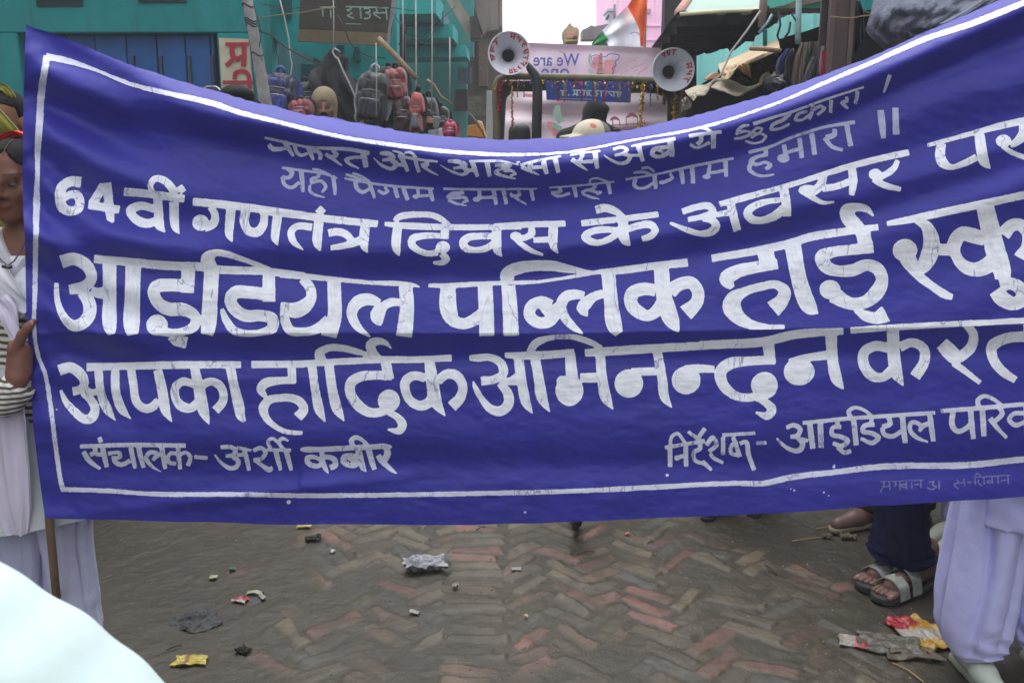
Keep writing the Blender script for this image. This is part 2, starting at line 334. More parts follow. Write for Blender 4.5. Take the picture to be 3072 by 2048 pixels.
LETTERS = """
#1 780,380,3
22 40,100 200,135,25 400,180,22 600,195,30 800,205,35 985,240,40
34 78,158 110,198,44 180,202,36 262,188,28
44 222,132 262,205,40 302,268,22
35 310,165 330,230 370,260,30 430,240,28
40 430,185 455,240 480,302,25
28 455,230 510,220,32 545,255,38 535,298,34
32 650,215 690,250,40 640,278,40 590,245,28
30 610,255 680,310,28 740,352,12
32 920,275 830,280 775,300,38 800,330,32 890,377,12
60 930,240 945,310,52 955,368,45
30 1075,240 1160,245,45 1200,275,40 1150,297,32 1100,300,25
40 1180,300 1225,340,50 1190,378,36 1100,350,26 1020,280,10
35 1250,250 1300,330,40 1330,405,32
35 1390,280 1410,350 1430,412,32
25 1250,265 1420,295,25 1600,315,20
12 1185,215 1270,240,25 1310,280
15 1300,235 1350,230,25 1410,280,22
30 1220,342 1310,345
35 1500,300 1500,340,45 1450,350,40
30 1460,350 1530,400,25 1605,440,10
25 1690,310 1780,315,40 1850,345,40 1800,367,30 1740,375,25
35 1830,370 1870,400,45 1830,430,30 1720,400,22 1620,345,8
30 1860,390 1940,395
45 1910,320 1935,390,42 1958,452,32
45 2040,310 2055,380,42 2068,452,38
22 1880,312 2100,310 2200,316,14
20 2060,305 2200,316 2330,345,14
#1 1420,380,3
34 195,348 350,350,30
25 330,365 230,388,30 202,412,36 260,440,30 382,470,14
25 270,402 360,400,30 378,425,28 330,440,20
e 405,318,26,9
25 420,345 560,310 790,265,22
35 430,360 490,390 595,437,10
45 520,330 500,372,36
30 510,372 620,362,35
45 630,310 645,370 662,427,34
45 735,275 750,345 767,417,38
20 870,255 1000,235,22 1145,218,24
45 885,292 955,345,36 1032,397,12
42 985,245 960,300,32 930,318,26
30 960,318 1080,312,35
50 1095,230 1105,310,42 1116,380,34
25 1260,205 1330,185,30 1385,208,32 1350,240,28 1270,260,25
30 1350,245 1410,268,40 1390,312,40 1320,332,30 1240,300,22 1170,255,8
25 1400,258 1500,258,28
50 1485,170 1505,240,40 1527,312,34
20 1420,175 1640,140,35 1820,108,34
30 1790,182 1690,190,40 1620,212,45 1610,250,40 1660,272,35 1740,245,40 1785,205,35
20 1640,202 1740,247,24
60 1770,130 1785,205,50 1787,272,45
#1 2040,200,3
35 80,625 250,600,30 375,588,30
45 190,620 190,668,38 150,700,38
30 90,700 150,730,25 270,682,30
45 300,590 302,660 300,737,42
20 125,562 200,550,30 250,568,30 300,600,25
30 510,585 560,538 625,527,22
30 500,608 590,580,25 637,590,18
20 485,650 560,640,28 635,605,25 690,555,24 740,560,24 710,600,22 650,592,18
25 640,642 720,602,22 772,630,28 740,672,22 660,690,22 585,668,18
35 660,518 800,470,28 1000,410,25 1300,300,22 1655,185,20
30 960,430 1000,425
30 985,435 930,478,35 830,530,32 820,562,30 890,560,25 988,515,22
35 1200,350 1185,415 1165,477,28
25 1150,402 1060,430,28 1038,478,28 1100,480,25 1170,430,25
28 1200,392 1270,357,30 1300,375,30 1235,435,24
35 1360,300 1358,360 1355,417,32
30 1500,270 1500,310,35 1450,322,33
30 1450,318 1480,350 1515,378,22
35 1600,220 1590,280 1575,337,30
35 1890,75 1865,150,30 1833,237,20
#2 780,380,3
25 195,370 420,400,22 550,420,20 700,465,12
30 240,375 290,420,40 260,460,36 200,450,30
32 200,450 220,520,36 280,550,32 355,500,32
45 370,390 380,490,42 385,592,30
30 530,410 525,450 460,475,28 455,500,24
25 450,512 550,490,28 592,540,30 555,592,22
28 448,525 450,580 500,615,25 582,637,12
20 470,380 530,390 640,440,18
40 655,440 670,530,36 675,617,26
20 760,465 1000,510,22 1200,535,22 1565,560,24
22 770,430 870,460 940,490,20
20 830,415 920,450,22 990,500
40 860,490 870,550,35 920,590,32 985,560,30
42 985,510 1010,580,38 1032,647,22
25 1120,545 1150,580,28 1110,600,30 1060,570,28
40 1215,545 1228,600 1242,642,32
40 1290,550 1310,610 1332,662,32
32 1420,560 1425,610,28
e 1400,630,28,20
28 1400,625 1520,620,26
38 1530,560 1542,620 1557,672,30
22 1650,560 2000,565 2352,560,20
25 1820,575 1815,598 1710,612,30
25 1840,597 1720,605,30 1690,632,30 1750,642,25 1850,640,30 1868,668,24 1820,680,20
25 1690,660 1760,690 1865,712,10
35 1975,570 1975,640
e 1950,655,36,22
28 1960,640 2100,635
38 2100,570 2115,640 2127,702,30
38 2190,565 2203,630 2218,697,32
#2 1420,380,3
18 420,562 580,560,14
28 405,575 420,610,32 350,622,30 330,600,26
28 360,620 410,660,25 482,702,14
35 520,570 530,620 542,667,28
18 680,550 1000,525 1270,495,16
28 770,550 790,580,30 700,592,25
25 700,597 760,625,28 870,600
40 905,540 917,590,36 927,637,28
28 1100,510 1090,550,30 1000,577,25
22 970,592 1030,572,25 1100,588,25 1148,592,25 1110,612,18
20 980,602 1060,635,22 1137,652,12
18 1050,520 1050,480 1110,465 1180,485 1230,502
35 1210,500 1222,550 1232,607,28
20 1370,475 1640,430 2000,350,25 2345,285,25
25 1440,415 1540,410,28 1620,440,25
25 1510,377 1580,370 1630,410
40 1460,470 1450,530,35 1490,555,28 1560,545,28 1615,510,25
42 1630,440 1637,500,38 1642,562,28
25 1770,420 1790,460,30 1740,490,28 1700,505
e 1700,502,28,18
45 1870,395 1880,460,40 1887,517,30
40 1970,370 1975,440 1977,512,38
32 2130,340 2112,435,34
e 2100,450,38,22
28 2110,420 2260,395
42 2270,310 2273,380,38 2277,452,34
#2 2040,200,3
35 615,772 800,725,26 1000,640,26 1300,545,28 1575,500,35
42 770,740 775,790
35 790,790 690,815 640,850,45 680,880,32 780,862,30 812,890,40 770,922,34
40 640,870 622,920 680,970,30 760,985,25 848,970,16
42 935,700 952,800
e 930,825,56,40
32 950,775 1080,740
42 1075,640 1088,740 1096,824,38
45 1185,600 1200,700 1212,794,44
40 1390,560 1392,610,46 1310,640,50
40 1300,640 1370,720,36 1468,752,34
45 1500,520 1518,620 1538,717,50
60 1805,390 1820,520 1832,648,46
56 1940,370 1942,490 1946,612,60
#3 130,480,3
100 340,200 240,195,90 165,250,95 150,350,92 175,430,95 240,460,85 310,440,85 330,380,80 300,315,80 240,312,70 180,350,60
p 85 570,205 600,480,80 603,520,70 628,562,20
p 80 545,225 440,395
p 72 405,405 685,448
75 725,285 900,300,72 1270,350,72
p 80 1025,310 1045,590,85 1095,652,10
70 1000,440 870,412,75 785,455,85 800,500,80 870,555,85 950,570,80 1030,540,70
85 1175,380 1180,560,80 1190,610,65 1225,668,8
45 1000,315 962,230,50 1000,172,60 1060,172,65 1130,220,70 1190,310,75
p 62 1220,235 1262,292
72 1345,375 1700,410 2352,500,66
60 1505,420 1545,500,70 1530,570,78 1450,600,95
e 1415,565,75,72
85 1690,420 1675,600,80 1672,670,70 1702,738,12
90 1825,440 1808,560,80 1850,640,78 1920,650,88 1972,600,78 1992,480,65
85 2110,480 2090,640,80 2085,700,70 2110,768,12
#3 780,380,3
68 0,755 300,790 700,840 1060,875,62
70 470,905 330,898,62 280,950,65 300,1030,60 392,1112,10
85 530,850 515,1030,82 520,1060,70 542,1118,12
p 72 520,735 572,783
85 950,860 935,1050,80 940,1080,66 967,1136,12
65 615,958 690,945,70 780,972,70 840,1050,55
45 635,1092 760,1070,60 860,1040,70 930,1000,60
40 1120,875 1300,890,60 1700,905,55 2352,900,50
80 1240,890 1225,1080 1232,1110,66 1252,1162,12
50 1215,855 1240,820,60 1340,795,60 1450,790,55 1560,800,55 1650,845,55 1700,890,50
p 75 1665,900 1660,1012
50 1690,985 1450,985,60 1372,1012,70 1366,1060,70 1420,1110,60 1520,1142,55 1600,1130,60
e 1645,1085,64,56
50 1630,1145 1678,1190,62 1652,1218,55 1558,1226,28
85 2130,920 2130,1080 2135,1110,72 2177,1168,12
60 2100,985 1980,985,60 1870,1000,70 1828,1040,75 1850,1090,70 1940,1110,55 2040,1092,60 2105,1050,60
#3 1420,380,3
55 188,898 400,885 830,872
62 370,985 420,1045,50 520,1115,45 632,1154,24
e 382,985,52,38
65 525,915 525,962 460,1000,55 400,1010,50
50 540,1020 690,1015,55
80 720,870 718,1050 722,1080,66 764,1142,12
58 970,870 1300,835,58 1668,788,52
85 1350,800 1350,960,95 1365,1020,85 1412,1070,10
75 1100,750 1180,732 1270,757,65 1370,830,50
60 1310,935 1170,925 1050,950,65 1008,990,75 1040,1022,70 1120,1045,55 1220,1012,60 1320,945,62
60 1390,922 1490,890,65 1600,885,68 1640,930,60 1600,982,60 1518,1012,50
55 1880,765 2010,725,60 2120,715,65 2160,762,60 2090,800,55 1930,838,46
50 2060,828 2150,842,70 2185,890,75 2150,940,75 2050,962,55 1900,920,48 1770,865,24
45 2170,797 2310,775,55
#3 2040,200,3
50 355,1238 520,1195,60 900,1092,50 1200,1000,50 1450,920,55 1750,840,60 2062,770,58
75 450,1210 495,1400 518,1478,72
45 300,1337 440,1308,50
85 930,1080 958,1250,82 965,1348,74
45 905,1200 780,1215,55 640,1272,70 608,1320,78 640,1370,75 720,1385,65 840,1350,78 940,1275,85
80 1285,980 1275,1042,75 1220,1112,80 1160,1140,66
e 1150,1112,82,48
60 1110,1120 1200,1182,50 1290,1225,36 1388,1218,16
65 1280,1097 1400,1080,60 1530,1032,65
75 1545,900 1560,1040,75 1545,1158,50
45 1960,840 1930,910,55 1850,970,60 1770,1010,60
e 1760,970,62,50
60 1740,1010 1830,1062 1988,1106,40
#3 2488,340,4.0274
50 1182,388 1300,358 1700,250,62 2000,170,80 2352,90,85 2800,-10,85
115 1355,360 1340,520,125 1375,600,120 1470,650,68 1620,610,80 1780,530,90
120 1815,250 1840,450,130 1875,590,115 1947,670,10
e 2105,335,94,76
100 2345,130 2350,250,130 2270,340,100 2190,395,50
55 2090,395 2200,470,60 2352,530,60 2480,570,50
#4 130,480,3
120 160,918 270,890,112 390,950,110 434,1060,98 380,1130,100 232,1168,90
100 350,1185 410,1280,115 415,1380,118 350,1470,110 270,1490,100 190,1420,75 135,1300,55 118,1200,50 118,1105,40
60 435,1165 490,1195,90 555,1192,110
125 595,910 597,1250,120 598,1490,118 615,1568,60
140 810,920 800,1250,138 795,1500,138 805,1572,90
75 455,890 800,920 1100,950,80 1420,962,78 1580,985,75 2000,1002,70 2352,1040,60
p 125 1305,980 1295,1195,120
115 1352,1140 1150,1125 1020,1140,120 992,1190,110 1040,1290,110 1130,1340,120 1260,1345,115 1368,1410,95 1360,1490,95 1270,1540,76 1140,1552,74 1040,1528,96
e 1022,1485,96,94
p 90 1150,1578 1195,1620,100 1292,1645,110
135 1515,990 1500,1250 1485,1500,135 1470,1572,110
140 1500,980 1480,885,120 1540,838,70 1640,845,60 1760,882,50 1900,932,45 2030,985,50 2080,1012,50
p 115 2030,1020 2030,1275
112 2082,1222 1850,1190 1720,1195,115 1685,1255,110 1720,1340,110 1820,1400,110 1960,1400,100 2060,1430,105 2060,1510,100 1980,1545,65 1840,1560,60 1720,1535,75 1650,1450,70 1605,1338,38
#4 840,760,3
65 0,185 200,205,58 500,233,42 800,262,38 1200,285,35 1262,303,12
85 200,225 270,310,90 280,400,95 215,480,130 140,512,140 60,500,110
80 45,440 45,600,85 90,690,85 200,705,75 330,680,90 440,600,110
120 485,240 490,400,124 490,580,130 450,690,150 438,748,140
70 895,450 800,412,105 690,445,115 645,540,95 690,650,75 812,752,16
70 1080,440 1000,440,78 930,480,85 880,545,130 880,585,110 908,648,12
125 1130,290 1142,500,130 1115,748,145
35 1335,288 1500,290,45 1900,270,42 2352,255,30
140 1510,300 1520,520,150 1560,600,115 1650,632,100 1760,590,110 1840,520,100
135 1845,285 1855,500,135 1862,742,138
125 2055,290 2070,500,135 2080,742,140
#4 1420,720,3
25 0,397 240,390 480,385,28 800,345,30 1000,310,35 1120,288,40 1300,277,64 1600,237,68 1930,203,72
130 310,372 300,310,115 400,255,110 540,232,97 700,232,95 850,258,75 1000,280,35 1105,287,10
105 700,590 610,557 520,600 508,680 585,742 680,732 735,660 700,590
44 595,585 685,700
#4 1420,720,3
70 1000,500 920,490,90 830,512,100 790,590,95 820,690,85 900,780,65 990,845,14
80 1170,480 1080,512,85 1010,575,110 985,610,110 1026,688,10
125 1215,300 1240,560 1270,770,135 1312,842,70
135 1690,240 1715,500,142 1770,690,150 1795,740,120 1850,828,10
110 1640,452 1530,440,115 1430,480,120 1420,570,120 1490,650,115 1580,680,100 1660,625,110 1700,540,100
130 1770,465 1850,402,115 1960,385,112 2020,460,112 2010,560,115 1910,658,150
#4 2100,620,3
65 105,465 500,398,72 800,333,75 1000,272,75 1300,225,72 1605,183,55
150 590,410 620,530,140
90 700,515 500,545,105 320,590,122 238,650,130 290,732,44
160 655,922 740,840,122 762,765,110 690,702,78 550,720,75 400,765,85 300,835,140 285,900,165 340,990,130 450,1055,90 600,1080,48 762,1080,42
150 835,350 880,600,140 935,800,150 985,900,130 1062,962,10
130 1465,190 1480,300 1492,420,130
110 1560,362 1350,390,95 1180,412,100 1100,455,130 1130,535,120 1230,577,100 1380,570,112 1500,525,105 1600,560,112 1640,660,112 1590,770,135 1480,860,112 1350,870,112 1200,790,150
e 1170,745,95,85
50 1400,925 1490,980,95 1590,1000,110 1675,962,155
#4 2040,200,3
15 1742,1345 1680,1282,60 1590,1265,80 1500,1300,120 1530,1380,135 1600,1440,112 1640,1500,122
#4 2488,580,4.0274
60 695,368 1000,312,92 1300,245,95 1800,140,98 2352,20,95 2700,-60,95
70 1050,330 1170,395,130 1225,520,185 1230,660,205 1170,830,190 1100,940,110
e 915,690,148,138
190 920,700 950,790,200 1010,890,160 1100,1010,115 1250,1125,100 1400,1222,100 1490,1255,70
140 1320,680 1480,680
210 1880,150 1950,450,230 2010,700,240 2080,900,220 2100,1030,190
160 1880,555 1750,515,180 1600,490,170 1510,610,170 1530,750,130 1620,870,150 1760,920,170 1910,870,190 1980,780,150
180 2100,500 2200,390,150 2300,380,150 2400,480,150 2390,650,150 2320,790,200
180 2060,1110 2190,1090,150 2310,1150,160 2340,1260,180 2240,1330,160 2090,1270,190 2010,1170,180
#5 130,980,3
100 140,390 240,365,95 330,420,95 370,500,80 340,560,75 262,580,80
70 355,590 430,660,78 465,740,82 430,820,92 370,830,82 290,770,75 200,670,55 155,568,28
60 390,570 440,590,55 500,580,70
75 495,390 520,600,78 575,740,82 648,842,8
75 645,380 655,600,80 705,740,78 787,828,8
75 388,362 700,355,65 1100,345,70 1780,340,62
75 790,380 815,550 832,660,75 890,725,76 960,732,80 1040,660,70
80 1030,390 1075,600,92 1095,740,88 1157,858,8
80 1360,370 1400,550,100 1440,750,100 1494,882,8
60 1360,522 1260,490,72 1190,540,76 1190,640,76 1240,710,90 1320,732,80 1400,670,80
80 1430,522 1510,490,72 1590,530,76 1622,610,75 1610,680,80 1548,752,78
85 1680,350 1720,550 1765,740,95 1775,800,80 1812,853,30
65 1872,340 2352,335,62
75 2235,370 2240,505
65 2272,480 2120,485,70 1990,512,90 1957,560,76 2000,632,40
95 2288,815 2345,740,82 2310,675,80 2230,640,72 2130,640,70 2030,660,76 1980,730,86 2000,810,66 2080,890,50 2180,942,45 2332,955,36
#5 840,760,3
80 285,1000 320,1250,76 355,1410,86 408,1518,8
85 440,1000 475,1250 515,1400,90 578,1508,10
60 0,1000 250,990 500,975 700,965 900,955,64 1200,955,60 1545,940,60
100 370,960 352,900,80 440,850,65 550,850,65 680,880,55 860,932,30
12 1008,860 945,802,50 870,790,72 815,822,86 840,900,80 910,962,60
p 95 950,980 982,1135,90
85 1010,1100 850,1095,80 720,1110,90 640,1162,92 630,1240,90 680,1340,95 780,1420,90 880,1432,80 970,1400,80
e 980,1325,99,102
50 970,1425 1060,1475,66 1102,1540,82 1075,1592,72 968,1582,18
90 1345,970 1370,1150,112 1405,1340,104 1488,1465,8
80 1310,1120 1200,1100 1130,1150,86 1130,1240,80 1180,1330,80 1270,1370,90 1345,1335,92 1380,1240,80
80 1420,1150 1500,1085,86 1590,1100,90 1645,1200,82 1620,1300,92 1545,1378,104
46 1705,940 1780,940,66 1890,936,66 1990,990,80 2010,1080,80 1930,1132,78 1810,1148,80
60 1975,1165 2050,1260,88 2055,1350,92 1985,1418,90 1900,1400,80 1810,1300,55 1755,1200,40 1738,1148,10
60 2010,1140 2070,1150,70 2135,1130,112
#5 1420,720,3
90 405,1060 440,1300,88 475,1460,85 533,1562,8
90 555,1060 590,1250,90 620,1420,96 688,1548,10
50 282,1035 460,1040,72 700,1030,74 910,1012,70
66 505,1012 560,930,76 680,882,50 800,870,45 920,875,50 1030,910,55 1155,968,36
90 870,1012 885,1200,105 900,1280,100
e 865,1352,126,140
e 800,1270,52,52
85 960,1240 1125,1236,90
85 1140,1020 1160,1250,92 1195,1420,92 1257,1522,14
70 1003,1015 1300,995,80 1700,970,76 2352,935,70
e 1400,1290,128,128
70 1420,1185 1650,1180,76
85 1655,1000 1700,1250,86 1725,1420,78 1787,1508,8
e 1915,1260,130,126
70 1900,1160 2050,1155,76 2172,1162,64
#5 2100,920,2.4198
60 0,278 200,270,64 450,255,68 700,200,64 1042,178,50
p 85 495,260 512,410,78
66 546,384 350,395 220,412,86 150,470,86 165,560,80 250,640,66 350,660,60 430,640,60
e 468,570,97,97
45 385,648 470,690,56 522,745,66 490,790,60 405,766,14
e 720,470,112,100
70 650,412 760,375,60 920,350,66
85 950,190 965,400,80 995,530,78 1042,597,10
45 1092,172 1400,150 2352,100,42 2900,70,42
85 1400,150 1410,380,92 1430,490,82 1477,572,12
70 1375,300 1270,285,72 1192,330,76 1190,420,76 1250,500,76 1320,512,66 1395,460,76
70 1450,292 1540,260,66 1620,300,72 1630,390,76 1560,508,84
60 1940,130 1987,210,66 1970,290,76 1880,375,76
100 1755,265 1840,355,110 1890,410,50
50 1840,405 1930,470,45 2035,552,34
75 2400,215 2220,230,76 2120,290,82 2130,380,70 2200,470,66 2293,532,50
#6 130,980,3
36 328,1075 800,1062,40 1282,1068,40
p 42 500,992 520,1040
45 358,1122 410,1200 512,1278,24
40 455,1075 470,1122 420,1152
36 470,1145 535,1150
45 530,1080 550,1170 572,1262,38
35 580,1140 690,1135 692,1168,38 640,1182,34
38 630,1160 645,1212,42 700,1240 785,1200
45 785,1080 805,1180 828,1274,36
45 855,1080 878,1180 902,1268,36
35 1030,1135 960,1130,40 925,1170,40 962,1240,34 1058,1303,10
35 1060,1140 1010,1170,40 985,1202,30
45 1065,1080 1080,1180 1098,1278,36
40 1210,1070 1220,1180 1232,1282,36
34 1200,1142 1150,1135 1120,1170 1135,1220,38 1195,1230,34
34 1225,1152 1280,1130 1322,1170,40 1300,1250,38
36 1358,1170 1478,1180
35 1595,1085 1680,1080,40 1730,1110,40 1710,1150,38 1640,1160,34
35 1700,1165 1755,1210,42 1740,1258,40 1680,1270 1600,1220,30 1542,1148,14
32 1745,1152 1830,1150
30 1740,1085 1872,1110,22
40 1805,1090 1830,1190 1852,1294,36
34 1890,1112 1960,1090,40 2000,1130,40 1960,1185,38 1890,1195,34
34 1895,1192 1960,1240 2040,1285,45 2062,1262,30
30 2010,1105 2228,1110
45 2090,1110 2112,1200 2137,1292,34
45 2180,1100 2205,1190 2232,1292,30
34 2050,1100 2022,1030 2060,1003,30 2110,1040,30 2172,1110,30
14 2208,1027 2150,1005,36 2120,1030,34 2150,1092,30
#6 820,1260,4.704
36 380,410 440,412,74 640,412,75 900,400,75 1150,385,75 1400,375,75 1600,365,66 1672,378,24
70 680,400 700,580,66 735,680,66 778,750,12
58 675,562 580,520,60 480,532,72 490,600,75 560,640,70 650,640,60 690,580,50
74 720,520 800,520,70 870,570,80 870,640,80 800,668,80
80 1200,520 1090,500,76 1000,520,85 990,580,85 1060,630,76 1160,630,80 1210,570,80
66 1050,520 1190,605,60
90 1195,410 1240,580,86 1265,670,78 1312,728,10
85 1345,410 1390,580,80 1428,694,68
70 1140,385 1100,290 1150,242,64 1220,258,60 1320,340,50 1355,380,50
90 1600,390 1612,480 1560,562,100
76 1475,490 1530,570,90 1600,640,70 1680,710,50 1744,752,12
#7 1900,1150,2.00683
22 190,385 430,345,25
28 220,380 222,440 222,502,30
22 222,380 230,322 265,300 300,340 322,370
26 252,447 305,435
e 262,450,15,14
28 315,370 318,500
22 328,288 388,332
26 432,268 395,330 402,370
26 400,360 402,392 365,412,24 370,460,24 425,482,24
26 415,465 440,490 472,522,18
26 440,372 478,325 502,368 455,408,24
24 462,420 480,445 542,477,20
22 535,310 735,298
26 540,320 541,430
24 628,350 592,372 590,420 630,430
26 600,320 622,380 642,442
24 640,362 678,350,26 692,420,28 728,522,26
22 742,358 802,356
26 920,265 970,250,28 1005,277,30 985,315,28 945,320,26
28 985,320 1020,362,32 1000,402,32 960,402,28 905,372,22 863,328,12
22 1010,332 1052,345
34 1060,225 1070,310 1082,392,32
34 1125,220 1128,300 1131,387,34
24 1020,237 1300,210 1600,190 1817,175
26 1230,215 1226,262
26 1252,260 1200,266 1195,305,28 1250,320,28 1292,345,30 1260,375,28 1200,358,26
28 1230,382 1270,415,26 1312,405,28
32 1325,205 1334,290 1342,372
28 1310,205 1295,170,26 1330,145,22 1380,155,20 1432,192,20
26 1435,200 1431,252
26 1452,247 1390,255,28 1380,285,28 1440,300,28 1477,325,30 1440,357,28 1368,330,20
28 1535,200 1547,240,30 1500,262,32
28 1498,262 1510,305 1560,317 1615,285,26
34 1620,195 1628,280 1637,358,30
30 1740,262 1715,240,26 1675,235,28 1665,275,28 1700,320,26 1775,352,12
26 1785,240 1740,257,32 1722,290,16
34 1785,180 1796,270 1807,348,28
26 1850,165 2100,147,28 2352,125,26 2600,108,24
34 1925,170 1920,250 1950,287,30 2000,272,30 2035,238,28
34 2030,160 2038,250 2048,333,28
34 2100,140 2106,230 2112,318
32 2080,145 2075,100,28 2110,75,24 2160,90,24 2222,132,22
28 2200,140 2222,180,30 2180,225,28
36 2148,208 2190,265,28 2248,327,20
26 2350,178 2290,182 2262,215,28 2300,250,28 2360,230,26
34 2365,130 2372,310
#8 1900,1150,2.00683
8 1490,588 1512,600 1500,625 1488,655
8 1500,625 1540,615
8 1540,588 1545,640
8 1570,590 1585,605 1570,620
8 1605,588 1605,640
8 1640,605 1615,610 1620,625 1642,620
8 1645,588 1645,636
8 1675,588 1678,632
8 1690,610 1722,605
8 1730,583 1732,630
9 1775,595 1810,590 1800,610 1825,620 1800,637 1768,625
9 1840,585 1842,637
8 1950,575 1957,595 1930,605 1960,637
8 1955,600 1990,595
8 1990,570 1995,620
7 2010,595 2035,592
8 2055,560 2060,610
6 2055,560 2070,540 2100,565
8 2080,575 2075,595 2102,617
8 2110,562 2112,608
8 2150,580 2130,590 2140,600 2157,592
8 2160,562 2162,605
8 2195,560 2197,605
8 2210,585 2246,580
8 2255,550 2258,605
6 1488,590 1745,580
6 2045,566 2275,550
#0 0,0,1
21 141,167 124,279 119,360 113,450,18 112,530,14 110,600,20 107,724,16 104,896,14 102,982,12 112,1057,12 137,1128,13 150,1205,13 160,1285,13 170,1363,13 183,1447,14 190,1474,14
14 184,1467 330,1472 463,1481 697,1482 914,1486 1150,1484 1502,1478 1698,1473 1900,1464,15 2199,1449,15 2289,1449,17 2373,1431 2500,1416 2647,1399,18 2907,1394,19 3072,1377,18 3400,1360
20 138,169 218,187,17 289,211,9 391,252,13 510,282,15 646,313,17 702,333,15 838,367,13 1008,408,12 1178,435,12 1399,459,12 1572,464,10 1708,456,8 1912,418,7 2099,384,9 2319,314,8 2501,237,12 2638,178,14 2775,118,16 2911,73,18 3072,9,18 3400,-120
18 3365,-70 3370,700 3374,1362
#4 0,0,1
44 3300,560 3312,680 3322,775,40
34 3300,655 3250,640 3225,672 3222,700,26
36 3225,668 3190,650 3155,690 3165,740,28 3215,790,10
#5 0,0,1
26 3160,950 3170,1040 3190,1125,18
24 3160,985 3090,985 3070,985
#7 0,0,1
15 3150,1205 3158,1300
14 3195,1198 3215,1225 3190,1245 3235,1300,8
"""

# ------------------------------------------------------------------ ground
def herring(u, v, n=3, wd=.075):
    """cell data of a herringbone of bricks n:1 laid on edge; returns brick key and local coords"""
    i = np.floor(u/wd).astype(int); j = np.floor(v/wd).astype(int); k = (i-j) % (2*n)
    hor = k < n
    oi = np.where(hor, i-k, i); oj = np.where(hor, j, j-(2*n-1-k))
    a = np.where(hor, u-oi*wd, v-oj*wd); b = np.where(hor, v-oj*wd, u-oi*wd)
    key = (oi*73+oj*151+hor*31) % 4099
    return key, a/(n*wd), b/wd
GH = .0065
def build_ground():
    h = GH; xs = np.arange(-2.5, 2.75, h); ys = np.arange(1.9, 4.9, h)
    X, Y = np.meshgrid(xs, ys, indexing='ij')
    wx = X+.05*fbm(X*2.2, Y*2.2, 3, 2)+.010*vnoise(X*9, Y*9, 61); wy = Y+.05*fbm(X*2.2+9, Y*2.2, 8, 2)+.010*vnoise(X*9+5, Y*9, 62)
    c = math.cos(math.radians(45)); u = (wx*c+wy*c)+3; v = (-wx*c+wy*c)+3
    key, a, b = herring(u, v, 3, .070)
    # the straight course of stretchers down the middle of the street
    mid = np.abs(X+.13-.02*vnoise(Y*3, Y*0, 2)) < .108
    row = np.floor(wy/.068).astype(int); key = np.where(mid, (row*97+13) % 4099, key)
    a = np.where(mid, (wx+.13+.108)/.216, a); b = np.where(mid, wy/.068-row, b)
    R = np.random.default_rng(5); rnd = R.random((4099, 6)); R0 = R.random((4099, 3))
    b = b+(a-.5)*(R0[key, 0]-.5)*1.15+(R0[key, 1]-.5)*.30; a = a+(R0[key, 2]-.5)*.25
    ed = np.minimum(np.minimum(a, 1-a)*3.0, np.minimum(b, 1-b))      # 0 at the joint, .5 at the middle
    ed = ed+.19*fbm(X*13, Y*13, 21, 4)+.05*fbm(X*40, Y*40, 23, 2)
    face = np.clip((ed-.06)/.17, 0, 1); face = face*face*(3-2*face)
    cov = fbm(X*1.5, Y*1.5, 31, 4)*1.0+.55*fbm(X*6, Y*6, 33, 3)
    mudside = np.clip((-.62-.10*np.clip(Y-2.5, 0, 2)-X+.25*fbm(X*2, Y*2, 41, 3))/.30, 0, 1) # swept earth on the left
    mudright = np.clip((X-1.02-.2*fbm(X*3, Y*3, 43, 3))/.3, 0, 1)*.75
    show = np.clip(.54+1.0*(rnd[key, 0]-.5)-1.0*np.maximum(cov, -.40)-1.6*mudside-mudright, 0, 1)
    m = face*show
    gap = np.exp(-((ed-.02)/.055)**2)*show*np.clip(.2+1.6*fbm(X*5, Y*5, 37, 3), 0, 1)
    z = .009*fbm(X*1.3, Y*1.3, 51, 3)+.004*fbm(X*14, Y*14, 52, 3)+.0018*fbm(X*45, Y*45, 54, 2)+.009*m*(.35+.65*rnd[key, 1])+.010*m*(b-.5)*(rnd[key, 3]-.2)+.010*m*(a-.5)*(rnd[key, 5]-.5)-.005*gap
    pal = np.array([lin(122, 84, 74), lin(98, 90, 76), lin(88, 91, 88), lin(110, 88, 70), lin(104, 93, 74), lin(82, 74, 60)])
    w_ = np.array([.20, .22, .18, .12, .14, .14]); pick = np.searchsorted(np.cumsum(w_), rnd[:, 2]*.999)
    bc = pal[pick][key]*(.8+.5*rnd[key, 4])[..., None]
    worn = np.clip(.55+1.2*fbm(X*11, Y*11, 71, 4), 0, 1)
    mud = np.array(lin(57, 51, 38))*(1+.20*fbm(X*3, Y*3, 72, 4)+.13*fbm(X*30, Y*30, 73, 3))[..., None]
    mud = mud*(1-.20*mudright[..., None])
    ochre = (np.clip(fbm(X*8, Y*8, 93, 3)+.15, 0, 1)*.55*show)[..., None]; mud = mud*(1-ochre)+np.array(lin(78, 66, 46))*ochre
    red = np.clip(fbm(X*5, Y*5, 91, 3)-.42, 0, 1)*1.1
    mud = mud*(1-red[..., None])+np.array(lin(88, 58, 52))*red[..., None]
    mm = (m*(.30+.68*worn))[..., None]
    colr = mud*(1-mm)+bc*mm
    gg = (.55*gap)[..., None]; colr = (colr*(1-gg)+np.array(lin(38, 34, 26))*gg)*.84  # joint shadows painted into the colour as thin dark lines
    nx, ny = X.shape; V = np.stack([X, Y, z], -1).reshape(-1, 3)
    I = np.arange(nx*ny).reshape(nx, ny)
    F = np.stack([I[:-1, :-1], I[1:, :-1], I[1:, 1:], I[:-1, 1:]], -1).reshape(-1, 4)
    mt = mat('mud_and_brick', (1, 1, 1), .50, .22, 70, .26, 190, attr='col', spec=.5, col2=(1.15, 1.15, 1.12))
    o = mesh_obj('brick_paving', V, F, mt, None, True, colr.reshape(-1, 3), kind='structure')
    return X, Y, z
